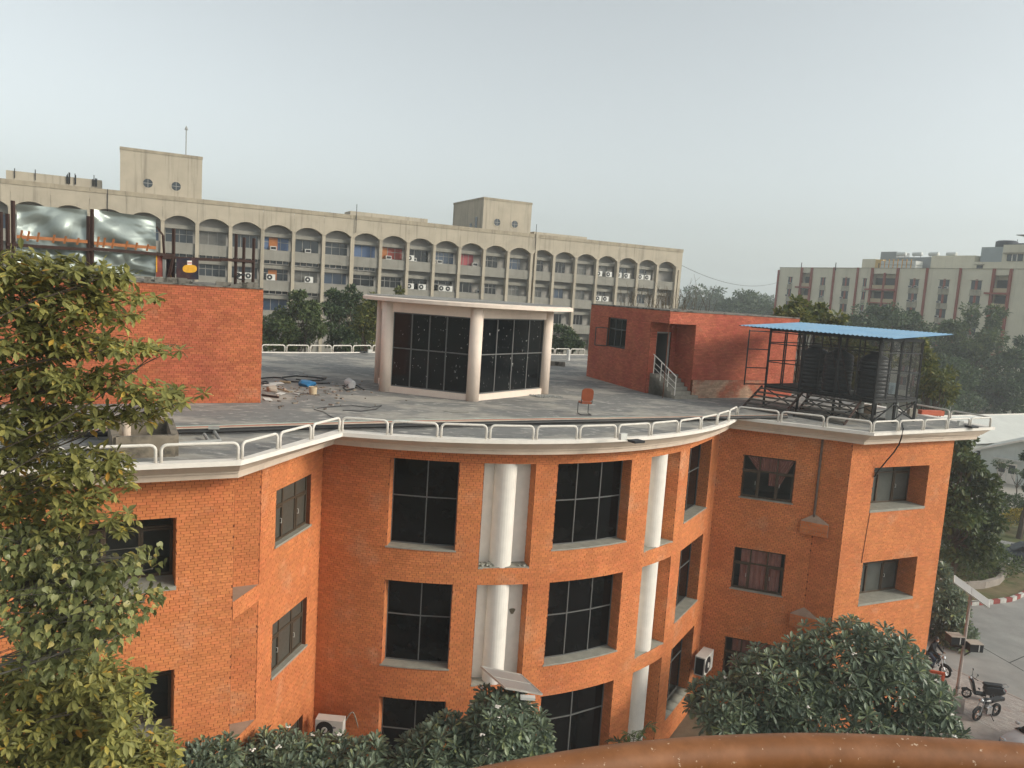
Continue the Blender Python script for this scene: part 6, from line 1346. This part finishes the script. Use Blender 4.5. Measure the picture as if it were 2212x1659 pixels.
# rubbish
DEB = mat('sackcloth', (.36, .27, .2), .95, .3, 5)
def lump(name, label, cat, X, Y, size, m, seed, tall=.6):
    q = random.Random(seed); p_ = onz(X, Y, RZ); bm = bmesh.new(); bmesh.ops.create_icosphere(bm, subdivisions=3, radius=1)
    k_ = [(Vector((q.gauss(0, 1), q.gauss(0, 1), q.gauss(0, 1))).normalized(), q.uniform(.5, .92)) for _ in range(26)]
    for v_ in bm.verts:
        for n__, d__ in k_:
            e_ = v_.co.dot(n__)-d__
            if e_ > 0: v_.co -= n__*e_*1.0
        v_.co = Vector((v_.co.x*size[0], v_.co.y*size[1], max(0, v_.co.z*tall+.55*tall)*size[2]))
    me = bpy.data.meshes.new(name); bm.to_mesh(me); bm.free(); me.materials.append(m); o = bpy.data.objects.new(name, me); C.objects.link(o); o.location = p_; o.rotation_euler.z = q.uniform(0, 3); return tag(o, label, cat)
lump('tarpaulin', 'crumpled bright blue plastic sheet lying on the roof', 'plastic sheet', 662, 835, (.55, .32, .36), mat('bright_blue_plastic', (.05, .25, .52), .5, .2, 5), 3)
lump('white_sack', 'small white sack on the roof left of the pavilion', 'sack', 756, 837, (.4, .32, .42), mat('sack_white', (.55, .55, .55), .8, .15, 5), 5, .8)
lump('cloth_heap', 'brown cloth heap at the left beside the roof trough', 'cloth', 222, 922, (.75, .3, .3), DEB, 7)
b_ = MB(); b_.lathe([(.14, 0), (.16, .3), (.17, .31), (.15, .3), (.13, .03)], n=18); o = obj('bucket', b_, mat('cream_bucket', (.55, .43, .28), .6, .1, 5)); o.location = onz(676, 852, RZ); tag(o, 'small cream bucket by the blue plastic sheet', 'bucket')
lb_ = [('carton', 'torn white and brown carton by the left brick block', 588, 845, (.45, .32, .28), 9), ]
for nm, lab, X, Y, sz, sd_ in lb_: lump(nm, lab, 'carton', X, Y, sz, mat('carton', (.5, .44, .36), .9, .2, 6), sd_, .7)
def rod(name, label, cat, pts, r_, m): b_ = MB(); b_.tube([onz(X, Y, RZ+r_+.01+h) for X, Y, h in pts], r_, 6); return tag(obj(name, b_, m), label, cat)
rod('iron_pipe', 'rusty iron pipe lying beside the left brick block', 'pipe', [(566, 853, 0), (602, 858, 0)], .04, RUST)
rod('black_hose', 'black hose in long flat loop on the rear left roof', 'hose', [(610, 815, 0), (640, 812, 0), (680, 815, 0), (704, 818, 0), (690, 822, 0), (655, 822, 0), (640, 819, 0)], .03, DARK)
rod('black_hose', 'short bent black hose piece behind the blue plastic', 'hose', [(663, 829, 0), (680, 827.5, 0), (713, 828, 0)], .028, DARK)
rod('black_hose', 'black hose curling round the white sack', 'hose', [(764, 840, 0), (748, 843, 0), (741, 838, .05), (752, 831, .1), (772, 833, .05), (786, 842, 0)], .03, DARK)
rod('black_hose', 'black hose end near the left block edge', 'hose', [(564, 817, 0), (590, 815, 0), (608, 816, 0), (625, 824, 0), (650, 825, 0)], .03, DARK)
rod('loose_wire', 'long thin dark wire trailing before the pavilion', 'wire', [(685, 882, 0), (720, 878, 0), (760, 876, 0), (800, 880, 0), (825, 876, 0), (812, 884, 0), (780, 888, 0), (740, 886, 0)], .012, DARK)
rod('loose_wire', 'thin wire ending in a kink at the roof middle', 'wire', [(678, 884, 0), (700, 890, 0), (712, 898, 0), (722, 903, 0)], .012, DARK)
rod('timber_strip', 'pale timber strip lying in the roof rubbish', 'timber', [(596, 838, 0), (625, 846, 0)], .025, mat('pale_timber', (.4, .32, .2), .9, .2, 5))
rod('timber_strip', 'yellowish plank end in the rubbish behind', 'timber', [(604, 824, 0), (628, 826, 0)], .05, MATS['pale_timber'])
rod('tyre_ring', 'black rubber ring at the foot of the left block', 'ring', [(572+8*math.cos(t), 826+2.2*math.sin(t), .02) for t in np.linspace(0, 6.28, 16)], .03, DARK)
q = random.Random(4); sb_ = MB()
for k in range(130):
    X = q.gauss(660, 75); Y = 846+q.gauss(0, 17); 
    if X < 566 or Y < 805 or Y > 905: continue
    p_ = onz(X, Y, RZ); s_ = q.uniform(.02, .11); sb_.box((0, 0, 0), (s_*q.uniform(.6, 2), s_, .02+s_*.25), Matrix.Translation(p_+Vector((0, 0, .015))) @ Matrix.Rotation(q.uniform(0, 3), 4, 'Z') @ Matrix.Rotation(q.uniform(-.3, .3), 4, 'X'))
tag(obj('roof_litter', sb_, mat('litter', (.34, .27, .21), .9, .5, 9, island=.6)), 'scattered scraps and brick crumbs on the left part of the roof', 'litter', kind='stuff')
# sheets of paper
for k, (X, Y, w_) in enumerate(((582, 832, .5), (596, 828, .6), (606, 850, .4), (578, 862, .45), (640, 850, .25))):
    p_ = onz(X, Y, RZ+.03); b_ = MB(); b_.box((0, 0, 0), (w_, w_*.6, .015)); o = obj('paper_scrap', b_, PLW); o.location = p_; o.rotation_euler = (.06, -.05, k*.7); tag(o, f'flat white scrap in the rubbish beside the left block, {ORD[k]} from left' if k < 3 else ('flat white scrap nearest the left block foot' if k == 3 else 'smallest white scrap near the blue plastic'), 'scrap', 'white scraps on the roof')
p_ = onz(1200, 790, RZ); block(p_.x, p_.y, 1.2, .5, .28, 'low concrete block behind the glass pavilion on the right', nm='roof_kerb'); p_ = onz(1227, 779, RZ); b_ = MB(); b_.cyl((0, 0, 0), .12, .75, 14); o = obj('vent_pipe', b_, PLW); o.location = p_; tag(o, 'short white vent pipe on the rear roof by the stair house', 'pipe')
p_ = onz(985, 889, RZ+.004); b_ = MB(); b_.lathe([(.48, 0), (.5, .012), (.3, .016), (.02, .016)], n=20); o = obj('cement_patch', b_, mat('cement_patch', (.34, .32, .28), .95, .2, 5)); o.location = p_; o.scale.y = .6; tag(o, 'round pale cement patch on the roof before the pavilion', 'cement patch')
# ---- cantilever chair
ch = thing('chair', 'single rust-orange chair with black cantilever frame on the roof', 'chair', onz(1262, 895, RZ), None, R(190))
ORG = mat('rust_orange_seat', (.30, .075, .03), .6, .2, 6)
def rounded(w, h, th, r_, M, n=5):
    pts = []
    for cx_, cy_, a0_ in ((w/2-r_, h/2-r_, 0), (-w/2+r_, h/2-r_, 90), (-w/2+r_, -h/2+r_, 180), (w/2-r_, -h/2+r_, 270)):
        for i in range(n): a = R(a0_+90*i/(n-1)); pts.append((cx_+r_*math.cos(a), cy_+r_*math.sin(a)))
    mb = MB(); k = len(pts); mb.add([M @ Vector((x, y, z)) for z in (-th/2, th/2) for x, y in pts], [tuple(range(k))[::-1], tuple(range(k, 2*k))]+[(i, (i+1) % k, k+(i+1) % k, k+i) for i in range(k)]); return mb
obj('seat', rounded(.46, .45, .06, .08, Matrix.Translation((0, 0, .47))), ORG, ch, local=True)
obj('backrest', rounded(.46, .50, .05, .14, Matrix.Translation((0, .26, .80)) @ Matrix.Rotation(R(82), 4, 'X')), ORG, ch, local=True)
b_ = MB()
for sx in (-.21, .21): b_.tube([(sx, .24, .72), (sx, .22, .47), (sx, -.2, .44), (sx, -.24, .40), (sx, -.23, .05), (sx, -.2, .02), (sx, .26, .02)], .014, 7)
b_.tube([(-.21, .26, .02), (.21, .26, .02)], .014, 7); obj('frame', b_, DARK, ch, local=True)
# ---- outdoor unit behind the right railing
u3 = ac_unit(onz(1925, 905, RZ+.06), R(60), 'white outdoor air conditioner behind the right wing railing', 'air conditioners on the brick building', 1.2)

# ================================================================== handrail of the balcony the picture is taken from
HR = mat('brown_handrail', (.235, .088, .027), .5, .25, 30, spec=.35, col3=(.58, .42, .29), mix3=(.655, .675), scale3=110, col2=(.30, .12, .045), scale2=12)
hp_ = [onz(X, Y, EYE-.75) for X, Y in ((700, 1800), (900, 1739), (1090, 1694), (1300, 1656), (1500, 1635), (1700, 1626), (1850, 1627), (2000, 1633), (2212, 1647), (2450, 1672))]
fine = []
for i in range(len(hp_)-1):
    p0, p1, p2, p3 = hp_[max(0, i-1)], hp_[i], hp_[i+1], hp_[min(len(hp_)-1, i+2)]
    for t in np.linspace(0, 1, 9)[:-1]: fine.append(.5*((2*p1)+(p2-p0)*t+(2*p0-5*p1+4*p2-p3)*t*t+(3*p1-p0-3*p2+p3)*t**3))
b_ = MB(); b_.tube(fine, .031, 24); tag(obj('handrail', b_, HR, None, smooth=True), 'curved brown metal handrail with pale specks across the bottom right', 'handrail')

# ================================================================== two-wheelers, rider, cars
TYR = mat('tyre', (.015, .015, .015), .8, .1); BLKP = mat('black_gloss', (.015, .015, .018), .25, 0, spec=.6); CHR = mat('chrome', (.55, .55, .55), .25, .1, metal=.8); REDP = mat('red_lamp', (.3, .01, .01), .3, 0)
def wheel(par, x, r_, w_=.09):
    Mx = Matrix.Translation((x, 0, r_)) @ Matrix.Rotation(math.pi/2, 4, 'X'); t_ = obj('wheel', MB().lathe([(r_*.72, -w_/2), (r_*.93, -w_/2), (r_, -w_*.25), (r_, w_*.25), (r_*.93, w_/2), (r_*.72, w_/2), (r_*.72, -w_/2)], n=22, M=Mx, caps=False), TYR, par, local=True)
    mb = MB(); mb.lathe([(.04, -.05), (.05, .05)], n=10, M=Mx)
    for k in range(6): a = k*math.pi/3; mb.beam(Mx @ Vector((.03*math.cos(a), .03*math.sin(a), 0)), Mx @ Vector((r_*.74*math.cos(a), r_*.74*math.sin(a), 0)), .03)
    obj('rim', mb, CHR, t_, local=True)
def scooter(loc, rz, label):
    t_ = thing('scooter', label, 'scooter', loc, None, rz); wheel(t_, .62, .22, .1); wheel(t_, -.58, .22, .1)
    prof = [(-.95, .62), (-.85, .78), (-.1, .76), (-.05, .55), (-.1, .34), (-.35, .3), (-.75, .36), (-.95, .5)]
    def extr(pr, w0, w1, m, nm): mb = MB(); k = len(pr); cx_ = sum(p[0] for p in pr)/k; cz_ = sum(p[1] for p in pr)/k; vs = [(x, -w0, z) for x, z in pr]+[(x, w0, z) for x, z in pr]+[(cx_+(x-cx_)*.8, -w1, cz_+(z-cz_)*.8) for x, z in pr]+[(cx_+(x-cx_)*.8, w1, cz_+(z-cz_)*.8) for x, z in pr]; mb.add(vs, [(i, (i+1) % k, k+(i+1) % k, k+i) for i in range(k)]+[(i, 2*k+i, 2*k+(i+1) % k, (i+1) % k) for i in range(k)]+[(k+i, k+(i+1) % k, 3*k+(i+1) % k, 3*k+i) for i in range(k)]+[tuple(range(2*k, 3*k)), tuple(range(3*k, 4*k))[::-1]]); return obj(nm, mb, m, t_, local=True)
    extr(prof, .12, .19, BLKP, 'body'); extr([(-.9, .8), (-.8, .88), (-.05, .86), (0, .78), (-.1, .76), (-.85, .77)], .1, .15, DARK, 'seat')
    extr([(.28, .3), (.36, .32), (.58, .92), (.55, 1.0), (.44, .98), (.3, .5)], .12, .2, BLKP, 'front_shield'); obj('footboard', MB().box((.1, 0, .3), (.5, .34, .06)), DARK, t_, local=True)
    extr([(.42, .38), (.62, .5), (.85, .44), (.86, .36), (.62, .42)], .05, .08, BLKP, 'front_mudguard')
    obj('handlebar', MB().tube([(.34, -.34, 1.04), (.46, -.12, 1.06), (.46, .12, 1.06), (.34, .34, 1.04)], .018, 7), DARK, t_, local=True); obj('headlamp', MB().ball((.56, 0, 1.0), (.07, .09, .07)), CHR, t_, local=True)
    for s in (-1, 1): obj('mirror', MB().tube([(.42, .2*s, 1.05), (.38, .28*s, 1.25)], .008, 5).ball((.37, .3*s, 1.29), (.02, .07, .05)), DARK, t_, local=True)
    obj('grab_rail', MB().tube([(-.75, -.16, .82), (-1.0, -.13, .88), (-1.02, .13, .88), (-.75, .16, .82)], .017, 7), CHR, t_, local=True); obj('tail_lamp', MB().box((-.96, 0, .62), (.04, .18, .07)), REDP, t_, local=True); obj('stand', MB().beam((-.1, .15, .3), (-.15, .28, .0), .025), DARK, t_, local=True)
    return t_
def motorbike(loc, rz, label):
    t_ = thing('motorcycle', label, 'motorcycle', loc, None, rz); wheel(t_, .66, .30, .09); wheel(t_, -.62, .30, .11)
    obj('fork', MB().tube([(.66, -.1, .3), (.42, -.1, .95)], .022, 7).tube([(.66, .1, .3), (.42, .1, .95)], .022, 7).beam((.42, -.1, .9), (.42, .1, .9), .04), CHR, t_, local=True)
    obj('frame', MB().tube([(.40, 0, .85), (.1, 0, .35), (-.3, 0, .3), (-.62, 0, .3)], .03, 7).tube([(.38, 0, .8), (-.2, 0, .68), (-.8, 0, .72)], .028, 7), DARK, t_, local=True)
    obj('fuel_tank', MB().ball((.12, 0, .84), (.30, .15, .13), 14, 8), BLKP, t_, local=True); obj('engine', MB().box((.02, 0, .42), (.34, .26, .3)).cyl((.1, 0, .5), .09, .2, 12), CHR, t_, local=True)
    obj('seat', rounded(.78, .24, .1, .1, Matrix.Translation((-.45, 0, .81))), DARK, t_, local=True); obj('tail', MB().box((-.9, 0, .76), (.25, .16, .14)), BLKP, t_, local=True); obj('tail_lamp', MB().box((-1.03, 0, .75), (.04, .14, .08)), REDP, t_, local=True)
    obj('handlebar', MB().tube([(.2, -.36, 1.08), (.36, -.16, 1.04), (.36, .16, 1.04), (.2, .36, 1.08)], .016, 7), DARK, t_, local=True); obj('headlamp', MB().ball((.52, 0, .93), (.09, .1, .1)), CHR, t_, local=True); obj('exhaust', MB().tube([(.15, -.14, .35), (-.1, -.16, .25), (-.75, -.18, .36)], [.025, .03, .05], 8), CHR, t_, local=True)
    for s in (-1, 1): obj('mirror', MB().tube([(.3, .22*s, 1.06), (.28, .3*s, 1.24)], .008, 5).ball((.27, .32*s, 1.27), (.02, .06, .045)), DARK, t_, local=True)
    obj('front_mudguard', MB().tube([(.66+.34*math.cos(t), 0, .30+.34*math.sin(t)) for t in np.linspace(.4, 2.4, 8)], .045, 6), BLKP, t_, local=True); obj('side_stand', MB().beam((-.05, .1, .3), (-.1, .28, 0), .025), DARK, t_, local=True); return t_
pc_ = gpt(2118, 1512, .1); scooter((pc_.x, pc_.y, .11), R(168), 'black scooter with chrome grab rail parked behind lamp post')
pc_ = gpt(2130, 1552, .1); motorbike((pc_.x, pc_.y, .11), R(205), 'black motorcycle parked in front of the scooter')
pb_ = gpt(2012, 1450, .1); motorbike((pb_.x, pb_.y, .11), R(-60), 'black motorcycle with rider at the building corner')
# the rider: one continuous figure grown from a skeleton
def rider(loc, rz):
    t_ = thing('person', 'person in dark jacket sitting on motorcycle at building corner', 'person', loc, None, rz)
    J = {'pel': (-.18, 0, .90, .15), 'spi': (-.12, 0, 1.12, .15), 'che': (-.06, 0, 1.34, .17), 'nek': (-.01, 0, 1.50, .065), 'hed': (.03, 0, 1.62, .10), 'top': (.04, 0, 1.74, .09)}
    E_ = [('pel', 'spi'), ('spi', 'che'), ('che', 'nek'), ('nek', 'hed'), ('hed', 'top')]
    for s, n__ in ((-1, 'l'), (1, 'r')):
        J['sh'+n__] = (-.05, .19*s, 1.40, .075); J['el'+n__] = (.12, .27*s, 1.16, .055); J['wr'+n__] = (.28, .22*s, 1.08, .04); J['ha'+n__] = (.36, .21*s, 1.09, .04)
        J['hp'+n__] = (-.15, .12*s, .86, .11); J['kn'+n__] = (.22, .24*s, .72, .075); J['an'+n__] = (.06, .24*s, .36, .05); J['ft'+n__] = (.22, .25*s, .30, .045)
        E_ += [('che', 'sh'+n__), ('sh'+n__, 'el'+n__), ('el'+n__, 'wr'+n__), ('wr'+n__, 'ha'+n__), ('pel', 'hp'+n__), ('hp'+n__, 'kn'+n__), ('kn'+n__, 'an'+n__), ('an'+n__, 'ft'+n__)]
    ks = list(J); me = bpy.data.meshes.new('body'); me.from_pydata([J[k][:3] for k in ks], [(ks.index(a), ks.index(b)) for a, b in E_], []); o = bpy.data.objects.new('body', me); C.objects.link(o); o.parent = t_
    o.modifiers.new('skin', 'SKIN'); sv = me.skin_vertices[0].data
    for i, k in enumerate(ks): sv[i].radius = (J[k][3], J[k][3]); sv[i].use_root = k == 'pel'
    ss = o.modifiers.new('sub', 'SUBSURF'); ss.levels = 2; ss.render_levels = 2; me.materials.append(mat('dark_jacket', (.018, .018, .022), .85, .3, 6))
    obj('hair', MB().ball((.02, 0, 1.72), (.115, .105, .10), 14, 8), DARK, t_, local=True); SK = mat('skin', (.28, .15, .095), .6, .1)
    obj('face', MB().ball((.075, 0, 1.645), (.075, .078, .10), 12, 8).ball((.155, 0, 1.64), (.018, .016, .025), 6, 5), SK, t_, local=True); obj('mask', MB().ball((.11, 0, 1.595), (.055, .06, .04), 10, 6), PLW, t_, local=True)
    for s in (-1, 1):
        h_ = MB().ball((.37, .21*s, 1.09), (.045, .035, .028), 8, 6)
        for k in range(4): h_.tube([(.39, (.185+.017*k)*s, 1.10), (.43, (.185+.017*k)*s, 1.095), (.435, (.185+.017*k)*s, 1.065)], .009, 5)
        h_.tube([(.37, .17*s, 1.085), (.40, .16*s, 1.06)], .010, 5); obj('hand', h_, SK, t_, local=True)
    obj('trousers', MB().tube([(-.15, -.12, .86), (.22, -.24, .72), (.08, -.24, .38)], [.125, .095, .07], 10), mat('blue_jeans', (.05, .07, .11), .9, .2, 5), t_, local=True); obj('trousers', MB().tube([(-.15, .12, .86), (.22, .24, .72), (.08, .24, .38)], [.125, .095, .07], 10), MATS['blue_jeans'], t_, local=True)
rider((pb_.x, pb_.y, .12), R(-60))
# orange post box by the footing
ob_ = gpt(2013, 1500, .1); t_ = thing('orange_gate', 'orange painted metal frame half hidden by the plumeria', 'frame stand', ob_); OR2 = mat('orange_paint', (.50, .10, .04), .6, .2, 6)
for dx, dy in ((-.45, .2), (.35, -.1)): obj('post', MB().beam((ob_.x+dx, ob_.y+dy, .1), (ob_.x+dx, ob_.y+dy, 1.15), .1), OR2, t_)
obj('top_bar', MB().beam((ob_.x-.5, ob_.y+.22, 1.2), (ob_.x+.4, ob_.y-.12, 1.2), .12), OR2, t_)
def car(loc, rz, label, m):
    t_ = thing('car', label, 'car', loc, None, rz); secs = [(-2.15, .72, .62, .70), (-2.05, .80, .80, .55), (-1.5, .86, .92, .30), (-.6, .88, .93, .25), (.7, .88, .90, .25), (1.3, .86, .84, .28), (1.95, .80, .70, .38), (2.12, .68, .56, .45)]; mb = MB(); vs = []
    for x, hw, zt_, zb__ in secs: vs += [(x, -hw*.9, zb__), (x, -hw, zb__+.12), (x, -hw, zt_-.12), (x, -hw*.9, zt_), (x, hw*.9, zt_), (x, hw, zt_-.12), (x, hw, zb__+.12), (x, hw*.9, zb__)]
    mb.add(vs, [(k*8+i, k*8+(i+1) % 8, (k+1)*8+(i+1) % 8, (k+1)*8+i) for k in range(7) for i in range(8)]+[tuple(range(8)), tuple(range(56, 64))[::-1]]); b_ = obj('body', mb, m, t_, local=True, smooth=True)
    g_ = MB(); cs = [(-1.75, .74, .90, .93), (-1.1, .70, .92, 1.36), (-.2, .70, .92, 1.45), (.4, .70, .92, 1.38), (1.15, .76, .88, .90)]; vs = []
    for x, hw, zb__, zt_ in cs: vs += [(x, -hw-.08, zb__-.02), (x, -hw*.82, zt_), (x, hw*.82, zt_), (x, hw+.08, zb__-.02)]
    g_.add(vs, [(k*4+i, k*4+i+1, (k+1)*4+i+1, (k+1)*4+i) for k in range(4) for i in range(3)]); obj('glasshouse', g_, BLACKG, t_, local=True)
    r_ = MB(); r_.add([(-1.1, -.58, 1.375), (-.2, -.58, 1.465), (.4, -.58, 1.395), (.4, .58, 1.395), (-.2, .58, 1.465), (-1.1, .58, 1.375)], [(0, 1, 4, 5), (1, 2, 3, 4)]); obj('roof', r_, m, t_, local=True)
    for x in (-1.32, 1.32):
        for s in (-1, 1):
            Mx = Matrix.Translation((x, s*.80, .31)) @ Matrix.Rotation(math.pi/2, 4, 'X'); w_ = obj('wheel', MB().lathe([(.2, -.1), (.29, -.1), (.31, -.06), (.31, .06), (.29, .1), (.2, .1), (.2, -.1)], n=22, M=Mx, caps=False), TYR, t_, local=True); rm = MB(); rm.cyl((0, 0, -.09), .2, .18, 16, M=Mx); obj('rim', rm, CHR, w_, local=True)
    for s in (-1, 1): obj('headlight', MB().ball((1.98, s*.6, .62), (.1, .16, .07)), CHR, t_, local=True); obj('wing_mirror', MB().ball((.75, s*.98, .96), (.08, .1, .07)), m, t_, local=True)
    return t_
DCAR = mat('dark_car_paint', (.03, .035, .042), .25, .05, spec=.6); SCAR = mat('silver_car_paint', (.5, .5, .5), .25, .05, spec=.6)
cc_ = gpt(2214, 1216); car((cc_.x+.2, cc_.y+.2, .005), R(163), 'dark grey car parked beyond the garden island', DCAR)
cc_ = gpt(2226, 1612, .1); car((cc_.x+.4, cc_.y-.6, .11), R(200), 'silver car at the bottom right picture edge', SCAR)

# ================================================================== haze
hz = MB(); hz.box((0, 690, 45), (3100, 2700, 92)); hm = bpy.data.materials.new('haze'); hm.use_nodes = True; n = hm.node_tree.nodes; n.remove(n['Principled BSDF'])
pvv = n.new('ShaderNodeVolumePrincipled'); pvv.inputs['Color'].default_value = (.88, .945, .975, 1); pvv.inputs['Density'].default_value = .0008; pvv.inputs['Anisotropy'].default_value = .2
hm.node_tree.links.new(pvv.outputs[0], n['Material Output'].inputs['Volume']); ho = obj('haze', hz, hm); tag(ho, kind='stuff')
